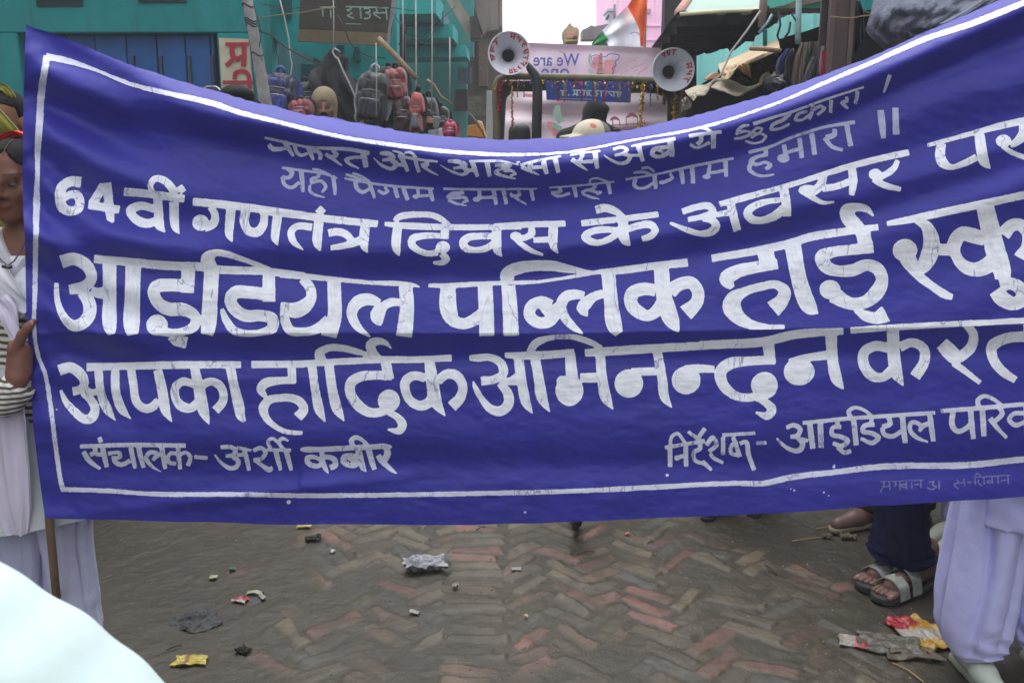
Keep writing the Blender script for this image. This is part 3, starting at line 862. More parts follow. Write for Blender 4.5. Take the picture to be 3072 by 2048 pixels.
GX, GY, GZ = build_ground()
def gz(x, y):
    i = int(round((x-GX[0, 0])/GH)); j = int(round((y-GY[0, 0])/GH))
    return float(GZ[i, j]) if 0 <= i < GX.shape[0] and 0 <= j < GX.shape[1] else 0.0
b = MB()
xs = np.linspace(-80, 80, 41); ys = np.linspace(-40, 160, 51); V = [(x, y, -.035) for x in xs for y in ys]
F = [(i*51+j, (i+1)*51+j, (i+1)*51+j+1, i*51+j+1) for i in range(40) for j in range(50)]
b.add(V, F).build('ground', mat('street_earth', lin(59, 54, 42), .75, .3, 3, .4, 30)).__setitem__('kind', 'structure')

# ------------------------------------------------------------------ the cloth banner
TOP = np.array([(78,73),(119,88),(204,119),(306,160),(408,200),(544,245),(663,279),(804,316),(906,340),(1042,362),(1144,383),(1263,401),(1400,413),(1504,419),(1640,417),(1776,406),(1912,387),(2046,356),(2182,319),(2296,286),(2410,247),(2592,177),(2775,98),(2911,40),(3003,0),(3072,-30),(3420,-190)], float)
BOT = np.array([(135,1553),(379,1560),(700,1568),(825,1573),(1400,1573),(1721,1565),(2095,1548),(2372,1536),(2602,1519),(2831,1505),(3072,1489),(3420,1462)], float)
LEFT = np.array([(73,78),(116,76),(306,70),(380,69),(531,67),(640,70),(724,75),(954,79),(1060,88),(1115,92),(1200,96),(1281,100),(1416,116),(1554,135)], float)
def smooth_interp(x, T):
    x = np.asarray(x, float); return (np.interp(x-14, T[:,0], T[:,1])+2*np.interp(x, T[:,0], T[:,1])+np.interp(x+14, T[:,0], T[:,1]))/4
def top_y(x): return np.interp(x, TOP[:, 0], TOP[:, 1])
def top_s(x): return sum(np.interp(np.asarray(x)+d, TOP[:,0], TOP[:,1]) for d in (-120,-60,0,60,120))/5
YB = 2.5
def ridge(q, wd): return np.exp(-(q/wd)**2)
def depth(x, y):
    """forward distance of the cloth at photo pixel (x, y): rolls, tension folds, sags"""
    x = np.asarray(x, float); y = np.asarray(y, float)
    t = y-top_s(x); d = np.zeros(np.broadcast(x, y).shape)
    amp = np.interp(x, [60, 300, 700, 1000, 2400, 3072], [.35, .6, .85, 1.0, 1.0, .8])
    # rolled upper edge: leans back above the white line, tucks under below it
    tl = np.interp(x, [80, 400, 800, 1200, 1600, 2100, 2600, 3072], [95, 85, 55, 58, 80, 62, 62, 55])
    u = t/tl
    prof = np.where(u < 1, .078*np.clip(1-u, -1, 1)**1.5*np.sign(1-u), 0)
    prof = prof + .085*(1-np.exp(-np.maximum(u-1, 0)**2/1.3))*np.exp(-np.maximum(u-2.2, 0)/4.0)
    d += amp*prof
    # folds pulled from the upper left corner
    q = y-.56*(x-78)+.00011*(x-78)**2-70
    d += .020*np.sin(q/27+.8*vnoise(x/300, y/300, 4))*np.exp(-((x-60)/430)**2)*np.clip((x-70)/80, 0, 1)*np.clip((1350-y)/400, 0, 1)
    q = y-.30*(x-78)+.00008*(x-78)**2
    d += .015*np.sin(q/44+1.3)*np.exp(-((x-420)/520)**2)*np.clip((t-60)/120, 0, 1)*np.clip((1200-y)/300, 0, 1)
    # folds pulled from the upper right
    q = y+.40*(x-3072)+.00003*(x-3072)**2
    d += .023*np.sin((q+30)/52+.7*vnoise(x/400, y/300, 6))*np.clip((x-1900)/900, 0, 1)*np.clip((t-70)/100, 0, 1)*np.clip((980-y)/350, 0, 1)
    # long sags across the middle
    yc = 795-np.where(x > 1300, ((x-1300)/1000)**2*110, ((x-1300)/1300)**2*60)
    d += -.032*ridge(y-yc+40, 62)+.022*ridge(y-yc-35, 55)
    # crease along the fourth line of text
    yr = 1000-np.clip(x-1700, 0, 1400)*.018; s = y-yr
    d += -.036*np.where(s < 0, np.exp(s/95), np.exp(-s/42))*np.interp(x, [60, 250, 1200, 2300, 3000], [.5, 1, .9, .8, .6])
    d += .016*ridge(y-yr-75, 40)
    # lower part
    d += -.018*ridge(y-1290+.03*(x-1500), 70)*np.interp(x, [100, 700, 1600], [.6, 1, .5])+.013*ridge(y-1395-.02*x*(x < 900), 45)
    q = y-1500+.12*(x-600); d += -.013*ridge(q, 24)*ridge(x-750, 420)
    d += .007*np.sin((y-1290-.12*x)/23)*np.exp(-((x-100)/130)**2)*np.clip((y-950)/200, 0, 1)
    d += .0035*np.sin(y/11+2*vnoise(x/60, y/90, 31)+.02*x)*np.exp(-((x-75)/95)**2)*(.5+.5*vnoise(x/200, y/70, 33))
    # general looseness and small creases
    d += .008*fbm(x/420, y/260, 12, 3)+.0024*fbm(x/70, y/30, 15, 3)+.0009*fbm(x/26, y/11, 17, 2)
    d += .02*np.clip((x-1536)/1536, -1, 1)**2*0
    return YB+d
def cloth_pt(x, y, off=0.0):
    a = (np.asarray(x)-1536)/FPX; bb = -(np.asarray(y)-1024)/FPX; dy = CP+bb*SP; dz = -SP+bb*CP
    Y = depth(x, y)-off
    return np.stack([a/dy*Y, Y, CAM_H+dz/dy*Y], -1)
banner = thing('cloth_banner', 'long blue cloth banner painted with white lines of writing, held up across the street', 'banner', tuple(gnd(1600, 1840)))
nu, nv = 560, 270
uu = np.linspace(0, 1, nu); vv = np.linspace(0, 1, nv)
xt = 78+(3420-78)*uu
Xg = np.zeros((nu, nv)); Yg = np.zeros((nu, nv))
for k, v in enumerate(vv):
    yl = 73+(1554-73)*v
    for it in range(2):
        left = np.interp(yl, LEFT[:, 0], LEFT[:, 1]); x = left+(3420-left)*uu
        ty = top_y(x)+1.8*vnoise(x/18, x*0, 77)+2.2*vnoise(x/55, x*0, 78); by = np.interp(x, BOT[:,0], BOT[:,1])+1.5*vnoise(x/90, x*0, 79)
        Xg[:, k] = x; Yg[:, k] = ty+(by-ty)*v
P = cloth_pt(Xg, Yg)
I = np.arange(nu*nv).reshape(nu, nv); F = np.stack([I[:-1, :-1], I[:-1, 1:], I[1:, 1:], I[1:, :-1]], -1).reshape(-1, 4)
def cloth_mat():
    m = mat('blue_banner_cloth', (.031, .031, .315), .52, .10, 5, .12, 420, sheen=.25, spec=.38)
    b = m.node_tree.nodes['Principled BSDF']; b.inputs['Sheen Tint'].default_value = (.45, .45, 1, 1); b.inputs['Sheen Roughness'].default_value = .45
    return m
mesh_obj('cloth', P.reshape(-1, 3), F, cloth_mat(), banner, True)
def paint_mat(name, cover, base=(.90, .93, 1.0)):
    """white brush paint: streaks along each stroke, thin and cracked patches showing the blue"""
    m = bpy.data.materials.new(name); m.use_nodes = True; n = m.node_tree.nodes; L = m.node_tree.links; b = n['Principled BSDF']
    at_ = n.new('ShaderNodeAttribute'); at_.attribute_name = 'brush'
    sx = n.new('ShaderNodeSeparateXYZ'); L.new(at_.outputs['Vector'], sx.inputs[0])
    cx = n.new('ShaderNodeCombineXYZ')
    for k, mul in enumerate((37.0, 5.0, .9)):
        q = n.new('ShaderNodeMath'); q.operation = 'MULTIPLY'; q.inputs[1].default_value = mul; L.new(sx.outputs[k], q.inputs[0]); L.new(q.outputs[0], cx.inputs[k])
    st = n.new('ShaderNodeTexNoise'); st.inputs['Scale'].default_value = 1.6; st.inputs['Detail'].default_value = 5; st.inputs['Roughness'].default_value = .65; L.new(cx.outputs[0], st.inputs['Vector'])
    tc = n.new('ShaderNodeTexCoord'); pn = n.new('ShaderNodeTexNoise'); pn.inputs['Scale'].default_value = 34; pn.inputs['Detail'].default_value = 7; pn.inputs['Roughness'].default_value = .7; L.new(tc.outputs['Object'], pn.inputs['Vector'])
    mp = n.new('ShaderNodeMapping'); mp.inputs['Scale'].default_value = (1, 1, .22); mp.inputs['Rotation'].default_value = (0, .12, 0); L.new(tc.outputs['Object'], mp.inputs['Vector'])
    cr = n.new('ShaderNodeTexNoise'); cr.inputs['Scale'].default_value = 13; cr.inputs['Detail'].default_value = 4; cr.inputs['Distortion'].default_value = .6; L.new(mp.outputs[0], cr.inputs['Vector'])
    c1 = n.new('ShaderNodeMath'); c1.operation = 'SUBTRACT'; c1.inputs[1].default_value = .5; L.new(cr.outputs['Fac'], c1.inputs[0])
    c2 = n.new('ShaderNodeMath'); c2.operation = 'ABSOLUTE'; L.new(c1.outputs[0], c2.inputs[0])
    crm = n.new('ShaderNodeMapRange'); crm.inputs[1].default_value = .002; crm.inputs[2].default_value = .010; L.new(c2.outputs[0], crm.inputs[0])
    big = n.new('ShaderNodeTexNoise'); big.inputs['Scale'].default_value = 7; big.inputs['Detail'].default_value = 2; L.new(tc.outputs['Object'], big.inputs['Vector'])
    bm = n.new('ShaderNodeMapRange'); bm.inputs[1].default_value = .46; bm.inputs[2].default_value = .56; L.new(big.outputs['Fac'], bm.inputs[0])
    mxc = n.new('ShaderNodeMath'); mxc.operation = 'MAXIMUM'; L.new(crm.outputs[0], mxc.inputs[0]); L.new(bm.outputs[0], mxc.inputs[1])
    s1 = n.new('ShaderNodeMath'); s1.operation = 'ADD'; L.new(st.outputs['Fac'], s1.inputs[0]); L.new(pn.outputs['Fac'], s1.inputs[1])
    rm = n.new('ShaderNodeMapRange'); rm.inputs[1].default_value = .72; rm.inputs[2].default_value = 1.08; rm.inputs[3].default_value = cover-.22; rm.inputs[4].default_value = cover; L.new(s1.outputs[0], rm.inputs[0])
    cc = n.new('ShaderNodeMapRange'); cc.inputs[3].default_value = .45; cc.inputs[4].default_value = 1; L.new(mxc.outputs[0], cc.inputs[0])
    al = n.new('ShaderNodeMath'); al.operation = 'MULTIPLY'; L.new(rm.outputs[0], al.inputs[0]); L.new(cc.outputs[0], al.inputs[1])
    mx = n.new('ShaderNodeMix'); mx.data_type = 'RGBA'; mx.inputs[6].default_value = (.031, .031, .315, 1); mx.inputs[7].default_value = (*base, 1)
    L.new(al.outputs[0], mx.inputs[0]); L.new(mx.outputs[2], b.inputs['Base Color'])
    b.inputs['Roughness'].default_value = .5; b.inputs['Specular IOR Level'].default_value = .35
    return m
LET = parse(LETTERS)
# paint drips near the lower border
LET[0] += [('e', x, y, r, r*.9) for x, y, r in ((2502,1400,5),(2503,1394,3),(2373,1466,3),(2383,1470,4),(2472,1477,4),(2486,1486,3),(2001,1424,5),(1575,1536,5),(866,1505,6),(170,1227,3))]
PM = {'full': paint_mat('white_banner_paint', 1.0), 'grey': paint_mat('thin_grey_banner_paint', .78, (.60, .64, .80)), 'faint': paint_mat('faded_banner_paint', .42, (.45, .45, .62)), 'mid': paint_mat('worn_banner_paint', .93, (.78, .81, .94))}
for g, nm, pm, rg, cell in ((0, 'painted_border', 'mid', 1.4, 3.0), (1, 'lettering', 'mid', .8, 2.6), (2, 'lettering', 'grey', .8, 2.6), (3, 'lettering', 'full', .9, 3), (4, 'lettering', 'full', .9, 3), (5, 'lettering', 'full', .9, 3), (6, 'lettering', 'mid', .8, 2.6), (7, 'lettering', 'mid', .8, 2.6), (8, 'lettering', 'faint', .5, 2.2)):
    v, F, c = letter_mesh(LET[g], cell, rg, g)
    v[:, 1] = np.maximum(v[:, 1], top_y(v[:, 0])+1)
    o = mesh_obj(nm, cloth_pt(v[:, 0], v[:, 1], .0011+.0003*(g == 0)), F, PM[pm], banner, True, c, 'brush')
bamboo = mat('bamboo_pole', lin(120, 96, 78), .6, .3, 14, .2, 40)
MB().tube([A(100, 86, 2.60), A(98, 500, 2.60), A(120, 1100, 2.58), A(148, 1560, 2.545), A(168, 1775, 2.54), gnd(182, 1862)+Vector((0, 0, .02))], .0115, 10).build('pole', bamboo, banner, True)
MB().tube([A(3396, -170, 2.62), A(3396, 1480, 2.60), gnd(3390, 1860)+Vector((0, 0, .02))], .0115, 10).build('pole', bamboo, banner, True)

# ------------------------------------------------------------------ people
SKIN = mat('brown_skin', (1, 1, 1), .55, .06, 20, .08, 300, attr='col', spec=.35)
HAIR = mat('black_hair', (.006, .0055, .006), .62, .3, 40, .25, 260, spec=.12)
EYE = mat('eye', (1, 1, 1), .2, .02, 5, attr='col', spec=.5)
def cloth(name, col, var=.12, rough=.85, **k): return mat(name, col, rough, var, 9, .05, 500, sheen=.15, spec=.2, **k)

def head_sdf(s, C, R, k=1.0):
    """a head facing -y, chin to crown .225*k, centre between the ears; R turns it"""
    R = np.array(R); f = lambda *p: (np.array(C)+k*(R @ np.array(p)))
    e = tuple(Matrix(R.tolist()).to_euler())
    E = lambda c, r, kk=.012, sub=False: s.ell(f(*c), np.array(r)*k, kk*k, e, sub)
    Cc = lambda a, ra, b, rb=None, kk=.01, sub=False: s.cap(f(*a), ra*k, f(*b), (rb or ra)*k, kk*k, sub)
    E((0, .012, .032), (.074, .092, .082)); E((0, -.020, -.040), (.060, .068, .078), .03)
    E((0, -.064, -.094), (.024, .020, .018), .025)
    Cc((-.036, -.072, .022), .012, (.036, -.072, .022), None, .014)
    for q in (-1, 1):
        E((q*.040, -.056, -.024), (.024, .022, .022), .02)
        E((q*.031, -.096, -.002), (.016, .016, .010), .010, True)
        E((q*.031, -.071, -.001), (.0145, .0145, .0135), .002)
        E((q*.075, .008, -.008), (.010, .019, .030), .008)
        E((q*.013, -.090, -.036), (.009, .010, .008), .006)
    Cc((0, -.084, .012), .008, (0, -.104, -.030), .0115, .012)
    E((0, -.083, -.0585), (.023, .011, .0062), .005); E((0, -.082, -.0695), (.020, .011, .0068), .005)
    E((0, -.096, -.064), (.024, .006, .0012), .002, True)
    return f
def head_cols(P, C, R, k, skin, lip, brow=True):
    q = (np.asarray(P)-np.array(C)) @ np.array(R)/k
    c = np.tile(np.array(skin, float), (len(P), 1))
    x, y, z = q[:, 0], q[:, 1], q[:, 2]; front = y < -.03
    def put(m, col, a=1.0):
        c[m] = c[m]*(1-a)+np.array(col)*a
    ax = np.abs(x)
    if brow:
        zb = .0265-.09*(np.clip(ax-.034, 0, 1))+.10*np.minimum(ax-.034, 0)*.3
        put(front & (ax > .012) & (ax < .054) & (np.abs(z-zb) < .0042), (.015, .011, .010), .85)
    put(front & (np.abs((ax-.031)/.021) < 1) & (np.abs(z+.001) < .0125*np.sqrt(np.clip(1-((ax-.031)/.021)**2, 0, 1))) , (.03, .018, .014), .75)
    put(front & ((x/.026)**2+((z+.064)/.013)**2 < 1), lip, .8)
    put(front & (ax < .02) & (z < -.031) & (z > -.044) & (np.abs(ax-.011) < .005) & (y < -.088), (.02, .01, .008), .8)
    return c
def eyes(parent, C, R, k):
    for q in (-1, 1):
        c = np.array(C)+k*(np.array(R) @ np.array((q*.031, -.0715, -.001))); V = []; F = []; col = []
        n, m = 16, 10
        for i in range(m+1):
            th = math.pi*i/m
            for j in range(n):
                ph = 2*math.pi*j/n; d = np.array((math.sin(th)*math.cos(ph), -math.cos(th), math.sin(th)*math.sin(ph)))
                V.append(c+k*np.array(R) @ (d*np.array((.0140, .0148, .0062)))); col.append((.02, .012, .010) if th < .78 else (.10, .085, .08))
        F = [(i*n+j, i*n+(j+1) % n, (i+1)*n+(j+1) % n, (i+1)*n+j) for i in range(m) for j in range(n)]
        mesh_obj('eye', V, F, EYE, parent, True, np.array(col))
def finger(s, p0, dirs, L, r):
    p = np.array(p0, float)
    for i, d in enumerate(dirs):
        d = np.array(d, float); d /= np.linalg.norm(d); q = p+d*L[i]; s.cap(p, r*(1-.07*i), q, r*(.94-.07*i), .004); p = q
def hair_cap(nm, m, parent, C, R, k, h, front=.066, low=-.06, extra=None, drop=None):
    """hair: a shell over the skull, open over the face; extra(s, f) adds locks, bun or parting"""
    s = SDF(np.array(C)-.22*k, np.array(C)+.22*k, h); R_ = np.array(R); f = lambda *p: (np.array(C)+k*(R_ @ np.array(p))); e = tuple(Matrix(R_.tolist()).to_euler())
    s.ell(f(0, .018, .034), np.array((.081, .098, .090))*k, .01, e)
    def cutf(G, V):
        q = (G-np.array(C)) @ R_/k
        fz = front-.02*(np.abs(q[..., 0])/.07)**2 if drop is None else front-drop*np.clip(np.abs(q[..., 0]-.008)/.07, 0, 1.2)**.9
        face = np.maximum(q[..., 2]-fz, q[..., 1]+.025+.25*(q[..., 2]-front))   # <0 inside face opening
        V = np.maximum(V, -face*k)
        V = np.maximum(V, (low-q[..., 2])*k)
        return V
    s.cut(cutf)
    if extra: extra(s, f, k)
    v, F = s.mesh(); return mesh_obj(nm, v, F, m, parent, True)

def body(name, label, base, yaw, H, skin, lip=None, head_turn=0, nod=0, h=.010, arms=None, feet=True, lean=0, group=None, hands=True, joints=None):
    """standing figure, one continuous surface; returns dict with root, head pose and a local->world map"""
    k = H/1.70; Rz = np.array(Euler((0, 0, yaw)).to_matrix())
    T = lambda *p: np.array(base)+Rz @ (np.array(p)*k)
    root = thing('person', label, 'person', tuple(base), group)
    HC = T(0, -.012+lean*.5, 1.588); HR = np.array(Euler((0, 0, yaw+head_turn)).to_matrix()) @ np.array(Euler((nod, 0, 0)).to_matrix())
    J = dict(shR=(-.185, .01, 1.385), elR=(-.225, .03, 1.12), wrR=(-.215, -.06, .88), shL=(.185, .01, 1.385), elL=(.225, .03, 1.12), wrL=(.215, -.06, .88),
             hpR=(-.085, 0, .90), knR=(-.095, -.015, .50), anR=(-.095, .02, .085), toR=(-.115, -.15, .028), hpL=(.085, 0, .90), knL=(.095, -.015, .50), anL=(.095, .02, .085), toL=(.115, -.15, .028))
    if joints: J.update(joints)
    if arms: J.update(arms)
    W_ = {n: T(*p) for n, p in J.items()}
    allp = np.array(list(W_.values())+[HC+.16, HC-.16, T(0, 0, 0)]); lo, hi = allp.min(0)-.17, allp.max(0)+.17
    s = SDF(lo, hi, h); e = (0, 0, yaw)
    for c, r in (((0, 0, 1.26), (.150, .098, .19)), ((0, 0, 1.04), (.135, .092, .17)), ((0, .005, .92), (.152, .10, .12))): s.ell(T(*c), np.array(r)*k, .04, e)
    s.cap(T(-.14, .01, 1.385), .055*k, T(.14, .01, 1.385), .055*k, .04); s.cap(T(0, .015, 1.38), .056*k, T(0, .004, 1.53), .050*k, .025)
    for q in 'RL':
        s.cap(W_['sh'+q], .050*k, W_['el'+q], .037*k, .03); s.cap(W_['el'+q], .038*k, W_['wr'+q], .026*k, .015)
        s.cap(W_['hp'+q], .083*k, W_['kn'+q], .055*k, .04); s.cap(W_['kn'+q], .055*k, W_['an'+q], .036*k, .02)
        if feet: s.cap(W_['an'+q]-np.array((0, 0, .035*k)), .036*k, W_['to'+q], .026*k, .02)
        if hands:
            d = W_['wr'+q]-W_['el'+q]; d /= np.linalg.norm(d); sd_ = Rz @ np.array((0, -1, 0)); sd_ = sd_-d*(sd_ @ d); sd_ /= np.linalg.norm(sd_); nr = np.cross(d, sd_)
            pc = W_['wr'+q]+d*.05*k
            s.cap(W_['wr'+q], .024*k, pc+d*.03*k, .026*k, .015)
            for i, (o, L) in enumerate(((.026, .068), (.009, .076), (-.009, .070), (-.026, .055))):
                finger(s, pc+d*.035*k+sd_*o*k, (d+.1*nr, d+.35*nr*(1 if q == 'R' else -1), d+.7*nr*(1 if q == 'R' else -1)), (L*.45*k, L*.33*k, L*.25*k), .0095*k)
            finger(s, pc-d*.01*k+sd_*.025*k, (sd_+.6*d, .6*sd_+d), (.035*k, .03*k), .0105*k)
    head_sdf(s, HC, HR, k)
    if joints and '_extra' in joints: pass
    v, F = s.mesh()
    col = head_cols(v, HC, HR, k, skin, lip or tuple(c*f for c, f in zip(skin, (.80, .55, .55))))
    far = np.linalg.norm(v-HC, axis=1) > .16*k; col[far] = skin
    o = mesh_obj('body', v, F, SKIN, root, True, col)
    eyes(root, HC, HR, k)
    return dict(root=root, HC=HC, HR=HR, k=k, T=T, J=J, W=W_, yaw=yaw, Rz=Rz, h=h)
def shirt(p, m, name='shirt', hem=.86, sleeve=1.0, grow=.016, collar=1.455, flare=0.0, h=None, folds=.006):
    k = p['k']; T = p['T']; W_ = p['W']; h = h or p['h']; e = (0, 0, p['yaw'])
    pts = np.array([W_[q] for q in ('shR', 'shL', 'elR', 'elL', 'wrR', 'wrL')]+[T(0, 0, hem), T(0, 0, 1.5)]); s = SDF(pts.min(0)-.25, pts.max(0)+.2, h)
    for c, r in (((0, 0, 1.26), (.150, .098, .19)), ((0, 0, 1.04), (.140, .096, .18)), ((0, .005, .90), (.158+flare*.4, .108+flare*.4, .16))): s.ell(T(*c), (np.array(r)+grow)*k, .05, e)
    if hem < .8: s.cap(T(0, .005, .92), (.135+grow)*k, T(0, .005, hem-.06), (.150+flare+grow)*k, .04)
    s.cap(T(-.14, .01, 1.385), (.055+grow)*k, T(.14, .01, 1.385), (.055+grow)*k, .04); s.cap(T(0, .015, 1.38), .062*k, T(0, .012, 1.46), .062*k, .03)
    for q in 'RL':
        s.cap(W_['sh'+q], (.050+grow)*k, W_['el'+q], (.037+grow)*k, .03)
        if sleeve > .5: s.cap(W_['el'+q], (.038+grow)*k, W_['el'+q]+(W_['wr'+q]-W_['el'+q])*sleeve, (.028+grow)*k, .015)
    zc, zh = T(0, 0, collar)[2], T(0, 0, hem)[2]
    def f(G, V):
        n = folds*(np.sin(G[..., 2]*70+6*np.sin(G[..., 0]*9)+4*G[..., 1])*.5+np.sin(G[..., 0]*55+G[..., 2]*9)*.5)
        near = np.abs(G[..., 0]-p['T'](0, 0, 0)[0]) < .21*k
        return np.maximum(np.maximum(V+n, G[..., 2]-zc), np.where(near, zh-G[..., 2], -1))
    s.cut(f); v, F = s.mesh(); return mesh_obj(name, v, F, m, p['root'], True)
def trousers(p, m, top=.98, hem=.07, r0=.095, r1=.085, name='trousers'):
    k = p['k']; T = p['T']; W_ = p['W']; pts = np.array([W_[q] for q in ('hpR', 'hpL', 'anR', 'anL')]); s = SDF(pts.min(0)-.22, pts.max(0)+.22, p['h'])
    s.ell(T(0, .005, .92), np.array((.165, .115, .14))*k, .04, (0, 0, p['yaw']))
    for q in 'RL':
        s.cap(W_['hp'+q], r0*k, W_['kn'+q], (r0+r1)/2*k, .03); s.cap(W_['kn'+q], (r0+r1)/2*k, W_['an'+q]+np.array((0, 0, (hem-.085)*k)), r1*k, .02)
    zt, zh = T(0, 0, top)[2], T(0, 0, hem)[2]
    s.cut(lambda G, V: np.maximum(np.maximum(V+.004*np.sin(G[..., 2]*60+5*np.sin(G[..., 0]*20)), G[..., 2]-zt), zh-G[..., 2]))
    v, F = s.mesh(); return mesh_obj(name, v, F, m, p['root'], True)
def shoe(p, q, m, sole, toe=None, name='shoe'):
    k = p['k']; a = p['W']['an'+q]; t = np.array(toe) if toe is not None else p['W']['to'+q]; d = t-a; d[2] = 0; L = np.linalg.norm(d); d /= L; heel = a-d*.045*k
    z0 = p['root'].location.z; s = SDF(np.minimum(heel, t)-.1, np.maximum(heel, t)+.1, .006)
    zz = lambda pt, z: np.array((pt[0], pt[1], z0+z))
    s.cap(zz(heel, .05), .038*k, zz(heel+d*(L+.02)*.75, .040), .036*k, .02); s.cap(zz(heel+d*(L+.02)*.7, .038), .038*k, zz(t+d*.015, .030), .030*k, .02); s.cap(zz(a, .06), .04*k, zz(a, .085), .04*k, .02)
    s.cut(lambda G, V: np.maximum(np.maximum(V, z0+.014-G[..., 2]), G[..., 2]-z0-.10)); v, F = s.mesh(); sh = mesh_obj(name, v, F, m, p['root'], True)
    s2 = SDF(np.minimum(heel, t)-.1, np.maximum(heel, t)+.1, .006)
    s2.cap(zz(heel, .008), .042*k, zz(t+d*.018, .008), .036*k, .01); s2.cut(lambda G, V: np.maximum(np.maximum(V, G[..., 2]-z0-.022), z0+.001-G[..., 2])); v, F = s2.mesh(); mesh_obj('sole', v, F, sole, sh, True)
    return sh
def salwar(parent, path, m, n=9, amp=.07, seed=0, name='trouser_leg', bunch=.5):
    """loose pleated trouser leg: rings [(x, y, z, rx, ry)] from top to hem"""
    P = np.array(path, float); t = np.linspace(0, 1, len(P)); tt = np.linspace(0, 1, 90); Q = np.stack([np.interp(tt, t, P[:, i]) for i in range(5)], -1)
    for i in range(5): Q[:, i] = np.convolve(np.pad(Q[:, i], 4, 'edge'), np.ones(9)/9, 'valid')
    N = 72; th = np.linspace(0, 2*np.pi, N, endpoint=False); V = []
    for i, (x, y, z, rx, ry) in enumerate(Q):
        u = tt[i]; ph = seed*1.7+1.1*math.sin(3*u+seed)
        w1 = .5*math.sin(3.1*u+seed)+.35*math.sin(7*u+seed*2); cr = lambda q, wd: np.exp(-(np.sin(q)/wd)**2)
        low = max(0, (u-.5)/.5); mid = math.sin(math.pi*min(1, u*1.15))
        fold = amp*(.45*np.sin(n*th+seed*1.7+w1)+.35*np.sin((n//2+1)*th-seed*1.3)) - amp*2.6*mid*cr((n/2)*th+seed*1.1+w1+.6*np.sin(th*2+u*3), .30)*(.4+.6*np.sin(th*1.5+seed+2*u)**2)
        fold = fold*(1-.35*low)+bunch*low*(.16*np.sin(u*40+2.6*np.sin(th+seed)+1.5*np.sin(2*th))-.20*cr(u*17+1.8*np.sin(th+seed*2)+1.1*np.sin(3*th), .35))*(.55+.45*np.sin(th*2+seed))
        r = 1+fold
        V += [(x+rx*r[j]*math.cos(th[j]), y+ry*r[j]*math.sin(th[j]), z+.012*low*math.sin(th[j]*2+seed)) for j in range(N)]
    M_ = len(Q); F = [(i*N+j, (i+1)*N+j, (i+1)*N+(j+1) % N, i*N+(j+1) % N) for i in range(M_-1) for j in range(N)]
    return mesh_obj(name, V, F, m, parent, True)
def ribbon(parent, name, pts, wd, m, th=.004, nrm=(0, -1, 0), waves=0, seed=0, wdir=None, kind=None):
    """strip of cloth along pts, wd per point, given thickness, gently rippled across"""
    P = np.array(pts, float); n = len(P); t = np.linspace(0, 1, n); tt = np.linspace(0, 1, 14*n)
    P3 = np.stack([np.interp(tt, t, P[:, i]) for i in range(3)], -1)
    for i in range(3): P3[:, i] = np.convolve(np.pad(P3[:, i], 4, 'edge'), np.ones(9)/9, 'valid')
    wd = np.interp(tt, t, wd if hasattr(wd, '__len__') else [wd]*n); nrm = np.array(nrm, float); K = 13; V = []
    for i in range(len(tt)):
        d = P3[min(i+1, len(tt)-1)]-P3[max(i-1, 0)]; d /= np.linalg.norm(d)+1e-9
        s_ = np.array(wdir, float) if wdir is not None else np.cross(d, nrm); s_ = s_/(np.linalg.norm(s_)+1e-9); nn = np.cross(s_, d)
        if nn @ nrm < 0: nn = -nn
        for j in range(K):
            a = j/(K-1)-.5; wv = waves*math.sin(a*9+seed+tt[i]*5)+waves*.6*math.sin(a*21+tt[i]*3+seed)
            V.append(P3[i]+s_*a*wd[i]+nn*(wv-.25*waves*0))
    V = np.array(V); back = V-nrm*th; M_ = len(tt); F = [(i*K+j, i*K+j+1, (i+1)*K+j+1, (i+1)*K+j) for i in range(M_-1) for j in range(K-1)]
    B = [tuple(q+len(V) for q in f[::-1]) for f in F]
    ring = [j for j in range(K)]+[i*K+K-1 for i in range(1, M_)]+[(M_-1)*K+j for j in range(K-2, -1, -1)]+[i*K for i in range(M_-2, 0, -1)]
    Sd = [(ring[i], ring[(i+1) % len(ring)], ring[(i+1) % len(ring)]+len(V), ring[i]+len(V)) for i in range(len(ring))]
    return mesh_obj(name, np.vstack([V, back]), F+B+Sd, m, parent, True)

white_cotton = cloth('white_cotton', (.66, .67, .74), .06); lav = mat('pale_lavender_cotton', (.47, .47, .78), .85, .07, 5, .45, 13, sheen=.1, spec=.15); grey_lav = mat('grey_lavender_cotton', (.40, .42, .58), .85, .07, 5, .45, 13, sheen=.1, spec=.15)
lilac = cloth('lilac_white_voile', (.60, .56, .70), .06)
mint = cloth('mint_white_cotton', (.56, .68, .68), .08)
S_DARK, S_MID, S_TAN = lin(122, 82, 66), lin(150, 100, 78), lin(168, 118, 92)

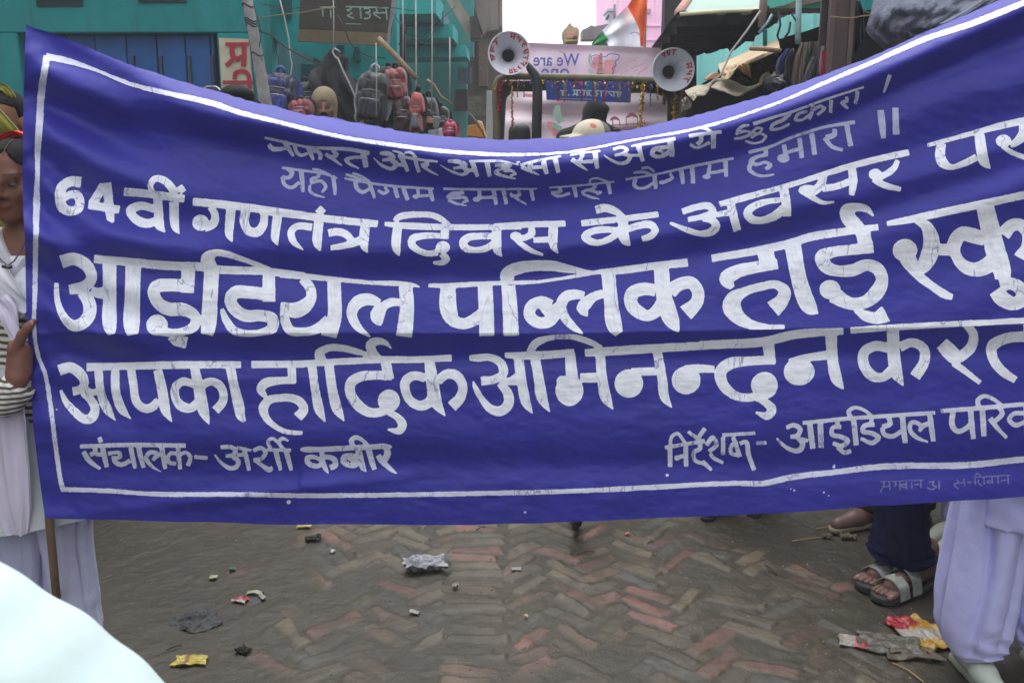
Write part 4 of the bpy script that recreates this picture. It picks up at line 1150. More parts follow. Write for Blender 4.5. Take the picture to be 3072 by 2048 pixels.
# the girl who holds the left pole
gb = np.array((-1.322, 2.70, 0.0)); gk = 1.565/1.70
grip = A(62, 1080, 2.505)
def girl():
    sh = gb+np.array((.165, -.01, 1.30)); wr = np.array(A(56, 1150, 2.50)); el = np.array(A(-70, 1225, 2.50))
    inv = lambda w_: tuple((np.array(w_)-gb)/gk)
    p = body('girl', 'schoolgirl with red hair band, white scarf and striped cardigan, holding the left pole', gb, 0.0, 1.565, tuple(c*.52 for c in S_MID),
             h=.0065, nod=.05, head_turn=-.10, hands=False, joints=dict(anR=inv((-1.41, 2.67, .085)), toR=inv((-1.42, 2.51, .028)), knR=inv((-1.415, 2.67, .46)), anL=inv((-1.288, 2.71, .085)), toL=inv((-1.28, 2.55, .028)), knL=inv((-1.31, 2.70, .46))), arms=dict(elR=inv((-1.63, 2.60, 1.06)), wrR=inv((-1.50, 2.50, .92)), shL=inv(sh), elL=inv((-1.20, 2.72, .98)), wrL=inv((-1.19, 2.66, .80))))
    r = p['root']
    # raised right hand: fingers round the pole behind the cloth edge, thumb over the front
    s = SDF(np.array(A(20, 1200, 2.44))-.09, np.array(A(110, 960, 2.56))+.09, .0035)
    q = lambda x, y, Y: np.array(A(x, y, Y))
    s.cap(q(18, 1195, 2.475), .027, q(52, 1135, 2.482), .026, .012)
    s.cap(q(54, 1128, 2.482), .026, q(64, 1055, 2.492), .024, .012); s.cap(q(42, 1110, 2.490), .020, q(46, 1040, 2.497), .019, .012); s.cap(q(74, 1115, 2.490), .017, q(76, 1050, 2.505), .017, .012)
    p0 = q(46, 1052, 2.480)
    for a, ra, b_, rb in ((p0, .0150, q(66, 1005, 2.470), .0120), (q(66, 1005, 2.470), .0122, q(84, 982, 2.468), .0112), (q(84, 982, 2.468), .0112, q(98, 966, 2.470), .0090)): s.cap(a, ra, b_, rb, .005)
    for i, y in enumerate((1042, 1068, 1094, 1118)):
        s.cap(q(70, y, 2.505), .0095, q(94, y-6, 2.532), .0090, .004); s.cap(q(94, y-6, 2.532), .0090, q(112, y-2, 2.540), .0085, .004); s.cap(q(112, y-2, 2.540), .0085, q(122, y+4, 2.526), .0075, .004)
    v, F = s.mesh(); c = np.tile(np.array(lin(122, 82, 72)), (len(v), 1)); mesh_obj('hand', v, F, SKIN, r, True, c)
    s = SDF(np.array(A(92, 976, 2.462))-.02, np.array(A(98, 966, 2.462))+.02, .0015); s.ell(q(95, 968, 2.4615), (.005, .0025, .007), .001); v, F = s.mesh(); mesh_obj('thumb_nail', v, F, SKIN, r, True, np.tile(np.array(lin(190, 140, 125)), (len(v), 1)))
    # hair with a middle parting, pulled back
    HC, HR, k = p['HC'], p['HR'], p['k']
    def ex(s, f, k):
        for qd in (-1, 1):
            s.cap(f(qd*.066, -.030, .040), .010*k, f(qd*.078, .004, -.01), .012*k, .015)
            s.cap(f(qd*.055, .07, -.02), .03*k, f(qd*.075, .075, -.14), .02*k, .03)
        s.cap(f(.012, -.095, .082), .003*k, f(.006, .02, .126), .003*k, .004, True)
    hair_cap('hair', HAIR, r, HC, HR, k, .004, front=.094, low=-.075, extra=ex, drop=.070)
    f = lambda *a: HC+k*(HR @ np.array(a))
    ribbon(r, 'hair_band', [f(-.10, .03, .06), f(-.06, .03, .115), f(0, .028, .140), f(.05, .03, .120), f(.09, .03, .06)], .030*k, cloth('red_satin', lin(225, 40, 40), .1, .5), .006, wdir=HR @ np.array((0, .8, -.6)), nrm=HR @ np.array((0, -.6, .8)), waves=.003)
    MB().tube([f(.010+.02*y, y, .0335+.090*math.sqrt(1-((.010)/.081)**2-((y-.018)/.098)**2)) for y in np.linspace(-.066, -.005, 10)], .0009, 6).build('hair_parting', mat('scalp', lin(112, 84, 72), .6, .1), r, True)
    # cardigan with horizontal stripes
    st = bpy.data.materials.new('striped_knit'); st.use_nodes = True; n = st.node_tree.nodes; L = st.node_tree.links; b_ = n['Principled BSDF']
    tc = n.new('ShaderNodeTexCoord'); wv = n.new('ShaderNodeTexWave'); wv.bands_direction = 'Z'; wv.inputs['Scale'].default_value = 16; wv.inputs['Distortion'].default_value = 1.2; wv.inputs['Detail'].default_value = 2; wv.inputs['Detail Scale'].default_value = 1.5
    L.new(tc.outputs['Object'], wv.inputs['Vector']); rp = n.new('ShaderNodeValToRGB'); rp.color_ramp.elements[0].position = .35; rp.color_ramp.elements[1].position = .5
    rp.color_ramp.elements[0].color = (*lin(84, 78, 50), 1); rp.color_ramp.elements[1].color = (*lin(205, 203, 205), 1); L.new(wv.outputs['Fac'], rp.inputs[0]); L.new(rp.outputs[0], b_.inputs['Base Color']); b_.inputs['Roughness'].default_value = .9
    def ncloth(m_): return m_
    cg = shirt(p, st, 'cardigan', hem=.84, sleeve=.0, grow=.018, collar=1.285, h=.008, folds=.004)
    # sleeve with turned cuff on the raised forearm
    stz = st.copy(); stz.name = 'striped_knit_sleeve'
    for nd in stz.node_tree.nodes:
        if nd.type == 'TEX_WAVE': nd.inputs['Scale'].default_value = 22
    s = SDF(np.array(A(-150, 1260, 2.45))-.12, np.array(A(90, 1060, 2.60))+.12, .005)
    s.cap(q(-120, 1190, 2.62), .058, q(-60, 1195, 2.53), .050, .02); s.cap(q(-60, 1195, 2.53), .050, q(20, 1196, 2.485), .045, .02); s.cap(q(14, 1192, 2.485), .048, q(50, 1165, 2.482), .043, .01)
    for i in range(6): s.cap(q(30+i*5, 1150+i*3, 2.47), .001, q(32+i*5, 1160, 2.47), .001, .002)
    e_ = q(70, 1118, 2.48); dd = q(62, 1140, 2.48)-q(36, 1180, 2.48); dd /= np.linalg.norm(dd); e0 = q(58, 1150, 2.482)
    s.cut(lambda G, V: np.maximum(V+.0016*np.sin(((G-e0) @ dd)*420), (G-e0) @ dd)); v, F = s.mesh(); mesh_obj('sleeve', v, F, stz, r, True)
    # white kameez skirt below, inner vest, scarf folded in a V, long lilac end hanging in front
    sk = salwar(r, [(-1.39, 2.70, .98, .175, .125), (-1.385, 2.70, .80, .185, .13), (-1.385, 2.69, .62, .195, .145), (-1.38, 2.685, .515, .20, .155)], cloth('white_kameez', (.56, .60, .62), .08), 7, .05, 3, 'kameez_skirt', 0)
    s = SDF(gb+np.array((-.25, -.25, 1.0)), gb+np.array((.3, .15, 1.45)), .006); T = p['T']
    s.ell(T(0, 0, 1.26), np.array((.172, .120, .205))*gk, .02); s.cap(T(-.14, .01, 1.385), .066*gk, T(.14, .01, 1.385), .066*gk, .04); s.cap(T(0, .015, 1.38), .066*gk, T(0, .012, 1.44), .064*gk, .03)
    vx, vz = A(20, 855, 2.55)[0], A(20, 855, 2.55)[2]
    def yoke(G, V):
        x = G[..., 0]-vx; z = G[..., 2]
        neck = (vz+.115-z)-np.abs(x)*1.25
        d = np.maximum(V, A(20, 860, 2.55)[2]-.05-z)
        return np.maximum(np.maximum(d, z-T(0, 0, 1.45)[2]), (z-vz-.035)-1.55*np.abs(x)) 
    s.cut(yoke); v, F = s.mesh(); mesh_obj('embroidered_collar', v, F, cloth('embroidered_grey_white', (.50, .50, .53), .35), r, True)
    s = SDF(gb+np.array((-.25, -.25, 1.0)), gb+np.array((.3, .15, 1.45)), .006); s.ell(T(0, 0, 1.26), np.array((.166, .114, .20))*gk, .02); s.cap(T(-.1, .01, 1.37), .060*gk, T(.1, .01, 1.37), .060*gk, .03)
    zt = A(20, 778, 2.56)[2]; s.cut(lambda G, V: np.maximum(V, G[..., 2]-zt)); v, F = s.mesh(); mesh_obj('vest', v, F, white_cotton, r, True)
    Y0 = 2.545
    ribbon(r, 'scarf', [A(100, 800, 2.60), A(86, 845, 2.575), A(66, 885, 2.555), A(58, 920, 2.553)], [.06, .085, .115, .10], white_cotton, .006, waves=.004, seed=1)
    ribbon(r, 'scarf', [A(-60, 800, 2.60), A(-14, 860, 2.56), A(34, 905, 2.54), A(84, 934, 2.545)], [.10, .105, .085, .045], white_cotton, .006, waves=.006, seed=2)
    ribbon(r, 'scarf_end', [A(-4, 895, 2.535), A(22, 930, 2.527), A(32, 975, 2.52), A(48, 1020, 2.52)], [.05, .055, .045, .03], lilac, .004, waves=.004, seed=3)
    ribbon(r, 'scarf_end', [A(20, 1150, 2.535), A(22, 1260, 2.52), A(30, 1400, 2.515), A(38, 1530, 2.515), A(50, 1608, 2.52)], [.085, .10, .10, .085, .05], lilac, .010, waves=.008, seed=5)
    neck = [A(-46, 690, 2.66), A(-22, 745, 2.60), A(4, 782, 2.565), A(23, 797, 2.555), A(42, 783, 2.560), A(66, 748, 2.60), A(86, 700, 2.66)]
    nc = MB().tube(neck, .0018, 6).build('necklace', mat('purple_cord', lin(70, 40, 100), .6), r, True)
    MB().tube([A(8, 799, 2.552), A(23, 801, 2.548), A(37, 800, 2.552)], [.0045, .0055, .0045], 8).build('pendant', mat('dark_silver', lin(90, 90, 95), .35, .2, metal=.8), nc, True)
    salwar(r, [(-1.42, 2.70, .80, .11, .11), (-1.415, 2.68, .56, .10, .10), (-1.415, 2.665, .42, .088, .085), (-1.415, 2.66, .26, .072, .075), (-1.41, 2.66, .13, .068, .07), (-1.41, 2.66, .06, .06, .068)], grey_lav, 8, .06, 1)
    salwar(r, [(-1.335, 2.72, .80, .11, .11), (-1.315, 2.71, .56, .095, .095), (-1.305, 2.70, .42, .078, .082), (-1.295, 2.70, .26, .074, .08), (-1.288, 2.70, .13, .070, .07), (-1.288, 2.70, .06, .062, .068)], mat('lit_grey_lavender', (.50, .52, .70), .85, .07, 5, .45, 13, sheen=.1, spec=.15), 8, .06, 2)  # paler copy of the same cotton paints this leg as brighter lit
    p['W'].update(anR=np.array((-1.41, 2.67, .085)), toR=np.array((-1.42, 2.51, .028)), anL=np.array((-1.288, 2.71, .085)), toL=np.array((-1.28, 2.55, .028)))
    sh_m = mat('white_canvas_shoe', (.6, .62, .58), .7, .2); so = mat('grey_rubber_sole', (.12, .12, .12), .8)
    for sd_ in 'RL': shoe(p, sd_, sh_m, so)
girl()

# uniform trousers and pale shoes behind the right end of the banner
def right_pupil():
    b0 = np.array((1.485, 2.74, 0))
    p = body('p', 'pupil in loose pale lavender uniform trousers standing behind the right end of the banner', b0, .05, 1.56, S_MID, h=.012,
             joints=dict(hpR=(-.085, 0, .9), knR=(-.10, -.02, .5), anR=(-.115, -.01, .085), toR=(-.115, -.175, .028), anL=(.135, -.01, .085), toL=(.15, -.17, .028)), arms=dict(elR=(-.25, -.02, 1.12), wrR=(-.17, -.13, 1.28), elL=(.25, -.02, 1.12), wrL=(.17, -.13, 1.28)))
    r = p['root']; hair_cap('hair', HAIR, r, p['HC'], p['HR'], p['k'], .008)
    shirt(p, lav, 'kameez', hem=.545, sleeve=.5, flare=.045, h=.012)
    salwar(r, [(1.427, 2.73, .80, .115, .115), (1.402, 2.72, .56, .110, .11), (1.384, 2.715, .42, .112, .11), (1.374, 2.705, .28, .118, .105), (1.374, 2.70, .17, .112, .10), (1.384, 2.70, .10, .092, .088), (1.390, 2.70, .075, .066, .075)], lav, 7, 0.130, 4, 'trouser_leg', .55)
    salwar(r, [(1.587, 2.75, .80, .115, .115), (1.604, 2.74, .56, .112, .11), (1.612, 2.735, .42, .115, .11), (1.614, 2.73, .28, .12, .105), (1.607, 2.725, .17, .112, .10), (1.602, 2.72, .10, .09, .088), (1.602, 2.72, .075, .066, .075)], lav, 7, 0.130, 6, 'trouser_leg', .55)
    m1 = mat('off_white_shoe', lin(176, 184, 172), .6, .12); so = mat('pale_sole', lin(120, 122, 112), .8)
    for q in 'RL': shoe(p, q, m1, so)
right_pupil()

def sandal_man():
    b0 = np.array((1.44, 3.40, 0)); h = .010
    t1, t2 = gnd(2592, 1770), gnd(2640, 1806)
    ank1, ank2 = np.array((1.385, 3.33, .085)), np.array((1.475, 3.285, .085))
    Ri = np.array(Euler((0, 0, -.75)).to_matrix()).T; inv = lambda *w_: tuple(Ri @ (np.array(w_)-b0)/(1.62/1.7))
    p = body('p', 'person in navy trousers and grey strapped sandals, standing behind the banner at its right', b0, -.75, 1.62, S_DARK, h=h, feet=False,
             joints=dict(hpR=inv(1.375, 3.40, .84), hpL=inv(1.41, 3.36, .84), knR=inv(1.375, 3.36, .46), knL=inv(1.40, 3.32, .46), anR=inv(1.378, 3.335, .10), anL=inv(1.42, 3.30, .10)))
    # rebuild lower legs in world pose through trousers and feet
    r = p['root']; navy = mat('navy_cotton', lin(20, 22, 52), .9, .2, 6, .5, 14, spec=.1)
    hair_cap('hair', HAIR, r, p['HC'], p['HR'], p['k'], .009); shirt(p, cloth('dark_blue_cotton', lin(40, 45, 70)), h=.012); trousers(p, navy, hem=.62)
    for i, (a, t) in enumerate(((ank1, np.array(t1)), (ank2, np.array(t2)))):
        a = a.copy(); t = t.copy(); t[2] = .03; d = t-a; d[2] = 0; L = np.linalg.norm(d); d = d/L; sdv = np.array((-d[1], d[0], 0))
        o_ = -.01-.075*i
        salwar(r, [(a[0]+o_, a[1]+.06, .60, .074, .085), (a[0]+o_, a[1]+.03, .40, .074, .082), (a[0]+o_, a[1]+.005, .22, .077, .085), (a[0]+o_*.8+d[0]*.015, a[1]+d[1]*.015, .15, .083, .088), (a[0]+o_*.5+d[0]*.02, a[1]+d[1]*.02, .105, .092, .09)], navy, 5, .07, i+8, 'trouser_leg', .4)
        s = SDF(np.minimum(a, t)-.1, np.maximum(a, t)+.1, .0045); s.cap(a-d*.03+np.array((0, 0, -.02)), .034, t-d*.06+np.array((0, 0, .018)), .030, .02); s.cap(a, .034, a+np.array((0, 0, .06)), .036, .02)
        s.cap(t-d*.07+sdv*.018+np.array((0,0,.012)), .022, t-d*.07-sdv*.018+np.array((0,0,.012)), .022, .02)
        for j in range(5):
            o = sdv*(-.036+.018*j)*(1 if i == 0 else 1); L_ = (.040, .046, .044, .038, .050)[j] if i == 1 else (.050, .046, .042, .038, .030)[j]; rr = .0115 if (j == 4 if i == 1 else j == 0) else .0085
            s.cap(t-d*.055+o+np.array((0, 0, .006)), rr, t-d*(.05-L_)+o*1.05+np.array((0, 0, .000)), rr*.92, .004)
        v, F = s.mesh(); q = ((v-t) @ d); nail = (q > -.012) & (v[:, 2] > .040); c = np.tile(np.array(lin(120, 90, 84)), (len(v), 1)); c[nail] = lin(170, 135, 125); mesh_obj('foot', v, F, SKIN, r, True, c)
        s = SDF(np.minimum(a, t)-.12, np.maximum(a, t)+.12, .005); s.cap(a-d*.055+np.array((0, 0, -.07)), .040, t-d*.03+np.array((0, 0, -.016)), .052, .02)
        s.cut(lambda G, V: np.maximum(np.maximum(V, G[..., 2]-.026), .002-G[..., 2])); v, F = s.mesh(); sd_ = mesh_obj('sandal', v, F, mat('black_sandal_sole', lin(52, 54, 50), .7, .2), r, True)
        for q0, wd in ((-.062, .052), (-.128, .05)):
            c0 = t+d*q0; hgt = .052 if q0 > -.1 else .075
            ribbon(sd_, 'strap', [c0+sdv*.056+np.array((0, 0, -.016)), c0+sdv*.046+np.array((0, 0, hgt*.55)), c0+sdv*.018+np.array((0, 0, hgt*.95)), c0-sdv*.018+np.array((0, 0, hgt*.95)), c0-sdv*.046+np.array((0, 0, hgt*.55)), c0-sdv*.056+np.array((0, 0, -.016))], wd, mat('grey_strap_leather', lin(150, 156, 146), .6, .25, 30), .004, nrm=(0, 0, 1), wdir=d)
sandal_man()

def shoe_person(label, ank, toe, yaw, H, m_sh, m_so, m_tr, m_top, hood=None, both=None):
    ank, toe = np.array(ank, float), np.array(toe, float); b0 = np.array((ank[0]+.08, ank[1]+.03, 0))
    p = body('p', label, b0, yaw, H, S_DARK, h=.013, feet=False); r = p['root']; k = p['k']
    p['W']['anR'] = ank+np.array((0, 0, .085)); p['W']['toR'] = toe+np.array((0, 0, .028))
    if both: p['W']['anL'] = np.array(both[0])+np.array((0, 0, .085)); p['W']['toL'] = np.array(both[1])+np.array((0, 0, .028))
    else: p['W']['anL'] = p['W']['anR']+np.array((.2, .04, 0)); p['W']['toL'] = p['W']['toR']+np.array((.2, .04, 0))
    hair_cap('hair', HAIR, r, p['HC'], p['HR'], k, .009); shirt(p, m_top, h=.013); trousers(p, m_tr)
    for q in 'RL': shoe(p, q, m_sh, m_so)
    return p
shoe_person('person in white canvas shoes standing behind the lavender school trousers', gnd(2880, 1600), gnd(2782, 1642), -.9, 1.50, mat('white_canvas', lin(172, 176, 160), .75, .15), mat('white_rubber', lin(150, 152, 138), .8), lav, lav, both=(gnd(2900, 1642), gnd(2812, 1676)))
shoe_person('person in a brown leather shoe with pale sole, behind the navy trousers', gnd(2625, 1570), gnd(2520, 1592), -1.2, 1.60, mat('brown_leather', lin(104, 78, 74), .45, .3, 20), mat('pale_welt', lin(140, 128, 104), .8), cloth('dark_brown_trouser', lin(40, 32, 30)), cloth('dark_shirt', lin(45, 40, 45)), both=(gnd(2740, 1560), gnd(2640, 1575)))
shoe_person('small person in a dark scuffed shoe, hidden behind the middle right of the banner', gnd(2150, 1520), gnd(2126, 1556), -.15, 1.38, mat('dark_scuffed_leather', lin(58, 58, 60), .45, .5, 30), mat('dark_sole', lin(30, 30, 30), .8), cloth('charcoal_trouser', lin(40, 42, 48)), cloth('charcoal_top', lin(50, 52, 60)))

# foreground: someone in white with back to the camera, at the lower left
def near_person():
    b0 = np.array((-.63, .66, 0)); yw = math.pi-.15; Ri = np.array(Euler((0, 0, yw)).to_matrix()).T; inv = lambda w_: tuple(Ri @ (np.array(w_)-b0)/(1.57/1.7))
    P1, P2 = A(-560, 1630, .62), A(690, 2590, .60)
    p = body('p', 'person in mint-white shirt very near at the lower left, one shoulder showing', b0, yw, 1.57, S_DARK, h=.012, arms=dict(shR=inv(P1), elR=inv(P2), wrR=inv(P2+Vector((-.06, .12, -.2)))))
    r = p['root']; hair_cap('hair', HAIR, r, p['HC'], p['HR'], p['k'], .009); shirt(p, mint, h=.006, grow=.017, folds=.0); trousers(p, grey_lav)
    s = SDF(np.array(P1)-.12, np.array(P2)+.12, .005); s = SDF(np.minimum(P1, P2)-.12, np.maximum(P1, P2)+.12, .004); s.cap(P1, .062, P2, .064, .01); d = np.array(P2-P1); d /= np.linalg.norm(d); w_ = np.cross(d, (0, -1, 0)); P0 = np.array(P1)
    s.cut(lambda G, V: V+.004*np.sin(((G-P0) @ w_)*95+((G-P0) @ d)*14)+.0025*np.sin(((G-P0) @ w_)*60-((G-P0) @ d)*34+1)+.0012*np.sin(((G-P0) @ d)*120+((G-P0) @ w_)*50)); v, F = s.mesh(); mesh_obj('sleeve', v, F, mint, r, True)
near_person()

# heads behind the banner
def man(label, x, ytop, Y, H, skin, yaw=0, turn=0, nod=0, top=None, tr=None, cap=None, hairx=None, ears=None, stubble=False, group=None, moust=False):
    P = A(x, ytop, Y); b0 = np.array((P[0], Y, P[2]-H)); b0[2] = max(0.0, min(b0[2], .25)) if abs(b0[2]) > .03 else 0.0
    p = body('p', label, b0, yaw, H, skin, h=.0085, head_turn=turn, nod=nod, group=group); r = p['root']
    if cap is None: hair_cap('hair', HAIR, r, p['HC'], p['HR'], p['k'], .006, extra=hairx)
    shirt(p, top or cloth('dull_shirt', lin(70, 72, 80)), h=.013); trousers(p, tr or cloth('dull_trouser', lin(48, 46, 48)))
    return p
p = man('man with thick black hair, top of his head showing by the leaning pole', 715, 262, 5.0, 1.77, S_TAN, hairx=lambda s, f, k: (s.ell(f(0, -.03, .085), np.array((.08, .075, .045))*k, .02), s.cap(f(-.06, .06, .03), .035*k, f(.06, .06, .03), .035*k, .02)))
p = man('person with pale head band, a sliver of head above the banner', 636, 266, 5.8, 1.76, S_TAN)
f = lambda *a: p['HC']+p['k']*(p['HR'] @ np.array(a)); ribbon(p['root'], 'head_band', [f(-.088, 0, -.01), f(-.078, 0, .07), f(-.03, 0, .127), f(.03, 0, .127), f(.078, 0, .07), f(.088, 0, -.01)], .022, white_cotton, .005, nrm=(0, 0, 1), wdir=(0, 1, 0))
p = man('man in a khaki knitted cap with moustache, looking over the banner', 972, 273, 7.9, 1.80, lin(138, 98, 84), cap=1, turn=.12, nod=.05)
kn = bpy.data.materials.new('khaki_knit'); kn.use_nodes = True; _n = kn.node_tree.nodes; _b = _n['Principled BSDF']; _w = _n.new('ShaderNodeTexWave'); _w.inputs['Scale'].default_value = 45; _w.inputs['Distortion'].default_value = 3; _t = _n.new('ShaderNodeTexCoord'); kn.node_tree.links.new(_t.outputs['Object'], _w.inputs['Vector']); _r = _n.new('ShaderNodeValToRGB'); _r.color_ramp.elements[0].color = (*lin(112, 100, 78), 1); _r.color_ramp.elements[1].color = (*lin(152, 138, 112), 1); kn.node_tree.links.new(_w.outputs['Fac'], _r.inputs[0]); kn.node_tree.links.new(_r.outputs[0], _b.inputs['Base Color']); _b.inputs['Roughness'].default_value = .95
def beanie(s, f, k):
    s.ell(f(0, .02, .045), np.array((.092, .108, .100))*k, .01); s.ell(f(0, .03, -.03), np.array((.088, .085, .075))*k, .03)
    for qd in (-1, 1): s.cap(f(qd*.078, -.005, .02), .018*k, f(qd*.072, -.01, -.10), .016*k, .02)
hair_cap('knitted_cap', kn, p['root'], p['HC'], p['HR'], p['k'], .0055, front=.058, low=-.125, extra=None)
s = SDF(p['HC']-.2, p['HC']+.2, .0055); F_ = lambda *a: p['HC']+p['k']*(p['HR'] @ np.array(a)); beanie(s, F_, p['k'])
s.cut(lambda G, V: (lambda q: np.maximum(V, -np.maximum(((q[..., 0]/.060)**2+((q[..., 2]+.035)/.082)**2-1)*.05, q[..., 1]+.01)))((G-p['HC']) @ p['HR']/p['k'])); v, F = s.mesh()
COL.objects.unlink([o for o in p['root'].children if o.name.startswith('knitted_cap')][0]); mesh_obj('knitted_cap', v, F, kn, p['root'], True)
s = SDF(p['HC']-.15, p['HC']+.15, .003); s.cap(F_(-.030, -.088, -.054), .006, F_(0, -.098, -.049), .008, .004); s.cap(F_(.030, -.088, -.054), .006, F_(0, -.098, -.049), .008, .004); v, F = s.mesh(); mesh_obj('moustache', v, F, HAIR, p['root'], True)
# two women at the far left
p = man('woman with yellow-green shawl and red hair parting, left of the banner', 6, 275, 4.0, 1.70, lin(130, 92, 62), turn=-.15, cap=1)
hair_cap('hair', HAIR, p['root'], p['HC'], p['HR'], p['k'], .005, front=.070)
F_ = lambda *a: p['HC']+p['k']*(p['HR'] @ np.array(a))
MB().tube([F_(.034, -.085, .062), F_(.026, -.072, .083), F_(.018, -.045, .112)], .0045, 6).build('sindoor', mat('vermilion', lin(215, 30, 25), .7), p['root'], True)
shawl = cloth('yellow_green_shawl', lin(104, 100, 26), .35)
ribbon(p['root'], 'shawl', [A(-30, 262, 4.1), A(5, 268, 3.96), A(26, 292, 3.96), A(38, 330, 4.02)], [.05, .05, .04, .03], shawl, .01, waves=.008, nrm=(0, -1, 0))
ribbon(p['root'], 'shawl', [A(-40, 350, 3.82), A(-5, 385, 3.80), A(22, 415, 3.80), A(50, 442, 3.82), A(60, 520, 3.84)], [.10, .09, .10, .10, .14], shawl, .012, waves=.012, seed=2)
shirt(p, shawl, 'kurta', h=.012, grow=.026)
p = man('dark-haired woman without shawl, face half hidden by the left banner edge', 70, 302, 4.9, 1.69, lin(150, 108, 92), turn=.25, top=cloth('dark_kurta', lin(40, 36, 44)))
# driver in black hood on the jeep, cyclist in a pale cap
def hooded():
    b0 = A(1765, 1400, 8.4); b0 = np.array((b0[0], 8.4, .10))
    p = body('p', 'hooded figure in black sitting high in the jeep behind the windscreen', b0, .35, 1.66, (.01, .008, .008), h=.011, nod=.15); r = p['root']; blk = cloth('black_wool', (.006, .006, .008), .3)
    shirt(p, blk, 'coat', hem=.5, grow=.045, h=.013); trousers(p, blk)
    s = SDF(p['HC']-.48, p['HC']+.48, .010); f = lambda *a: p['HC']+p['k']*(p['HR'] @ np.array(a))
    s.ell(f(0, .01, .03), (.105, .115, .118), .02); s.cap(f(0, .0, .10), .055, f(.035, -.09, .075), .045, .03); s.cap(f(0, .02, -.06), .085, f(0, .03, -.17), .115, .04)
    for qd in (-1, 1): s.cap(f(qd*.06, .02, -.09), .06, f(qd*.24, .03, -.19), .075, .04)
    s.cap(f(-.24, .03, -.19), .075, f(-.30, .03, -.42), .08, .04); s.cap(f(.24, .03, -.19), .075, f(.30, .03, -.42), .08, .04); s.cap(f(0, .02, -.2), .14, f(0, .02, -.42), .17, .05)
    s.cut(lambda G, V: (lambda q: np.maximum(V, -np.maximum(((q[..., 0]/.055)**2+((q[..., 2]+.02)/.075)**2-1)*.05, q[..., 1]+.06)))((G-p['HC']) @ p['HR']/p['k'])); v, F = s.mesh(); mesh_obj('hood', v, F, blk, r, True)
hooded()
def cyclist():
    P = A(1765, 366, 5.5); b0 = np.array((P[0]+.02, 5.5, .0))
    p = body('p', 'person in a cream peaked cap behind the middle of the banner', b0, -1.15, 1.60, S_DARK, h=.010); r = p['root']
    shirt(p, cloth('grey_green_shirt', lin(90, 96, 92)), h=.012); trousers(p, cloth('brown_trouser', lin(60, 52, 48)))
    f = lambda *a: np.array(A(1752, 402, 4.3))+np.array(a); 
    HC = p['HC']; HR = p['HR']; k = p['k']; f = lambda *a: HC+k*(HR @ np.array(a))
    hair_cap('hair', HAIR, r, HC, HR, k, .008, front=.05)
    s = SDF(HC-.26, HC+.26, .005); s.ell(f(0, .012, .055), np.array((.090, .110, .082)), .01, tuple(Matrix(HR.tolist()).to_euler()))
    s.cut(lambda G, V: (lambda q: np.maximum(V, .045-q[..., 2]))((G-HC) @ HR/k))
    s.cap(f(-.03, -.08, .052), .010, f(-.025, -.175, .040), .008, .01); s.cap(f(.03, -.08, .052), .010, f(.025, -.175, .040), .008, .01); s.cap(f(0, -.08, .054), .010, f(0, -.185, .042), .008, .01); s.cap(f(-.055, -.05, .05), .01, f(-.045, -.15, .038), .007, .01); s.cap(f(.055, -.05, .05), .01, f(.045, -.15, .038), .007, .01)
    v, F = s.mesh(); q = (v-HC) @ HR/k; c = np.tile(np.array(lin(196, 186, 165)), (len(v), 1)); bk = q[:, 1] > .045; c[bk] = lin(112, 116, 110)
    logo = (np.hypot((q[:, 1]+.02)/.018, (q[:, 2]-.105)/.014) < 1) & (q[:, 0] > 0); c[logo] = lin(205, 110, 90)
    mesh_obj('peaked_cap', v, F, mat('cream_cap_cloth', (1, 1, 1), .85, .15, 60, attr='col'), r, True, c)
    # bicycle
    bp = A(1731, 1612, 3.70); bx = bp[0]; bk_ = thing('bicycle', 'bicycle behind the banner with the bottom of its front tyre showing below the cloth', 'bicycle', (bx, 4.6, 0))
    blk = mat('black_bicycle_paint', (.02, .02, .022), .4, .2); rub = mat('muddy_tyre', lin(44, 42, 40), .85, .3, 30)
    def wheel(y):
        n = 40; ring = [(bx+.0, y+.33*math.cos(2*math.pi*i/n), .345+.33*math.sin(2*math.pi*i/n)) for i in range(n+1)]
        w_ = MB().tube(ring, .0205, 10).build('wheel', rub, bk_, True); sp = MB()
        ring2 = [(bx, y+.30*math.cos(2*math.pi*i/n), .345+.30*math.sin(2*math.pi*i/n)) for i in range(n+1)]
        MB().tube(ring2, .012, 8).build('rim', mat('chrome', (.5, .5, .5), .25, .1, metal=1), w_, True)
        for i in range(18): sp.tube([(bx, y, .345), (bx, y+.30*math.cos(2*math.pi*i/18), .345+.30*math.sin(2*math.pi*i/18))], .0015, 5)
        sp.build('spokes', mat('spoke_steel', (.4, .4, .4), .3, .1, metal=1), w_)
    wheel(3.72); wheel(4.80)
    fr = MB(); pts = dict(h=(bx, 3.88, .86), hb=(bx, 3.84, .70), bb=(bx, 4.32, .29), st=(bx, 4.50, .84), ra=(bx, 4.80, .345), fa=(bx, 3.72, .345))
    for a, b_ in (('h', 'st'), ('hb', 'bb'), ('bb', 'st'), ('bb', 'ra'), ('st', 'ra'), ('hb', 'fa'), ('h', 'hb')): fr.tube([pts[a], pts[b_]], .016, 8)
    fr.build('frame', blk, bk_, True)
    MB().tube([(bx, 3.88, .86), (bx, 3.86, .98), (bx-.1, 3.9, 1.0), (bx-.26, 4.00, .98)], .011, 8).tube([(bx, 3.86, .98), (bx+.1, 3.9, 1.0), (bx+.26, 4.00, .98)], .011, 8).build('handlebar', mat('handlebar_steel', (.45, .45, .45), .3, .1, metal=1), bk_, True)
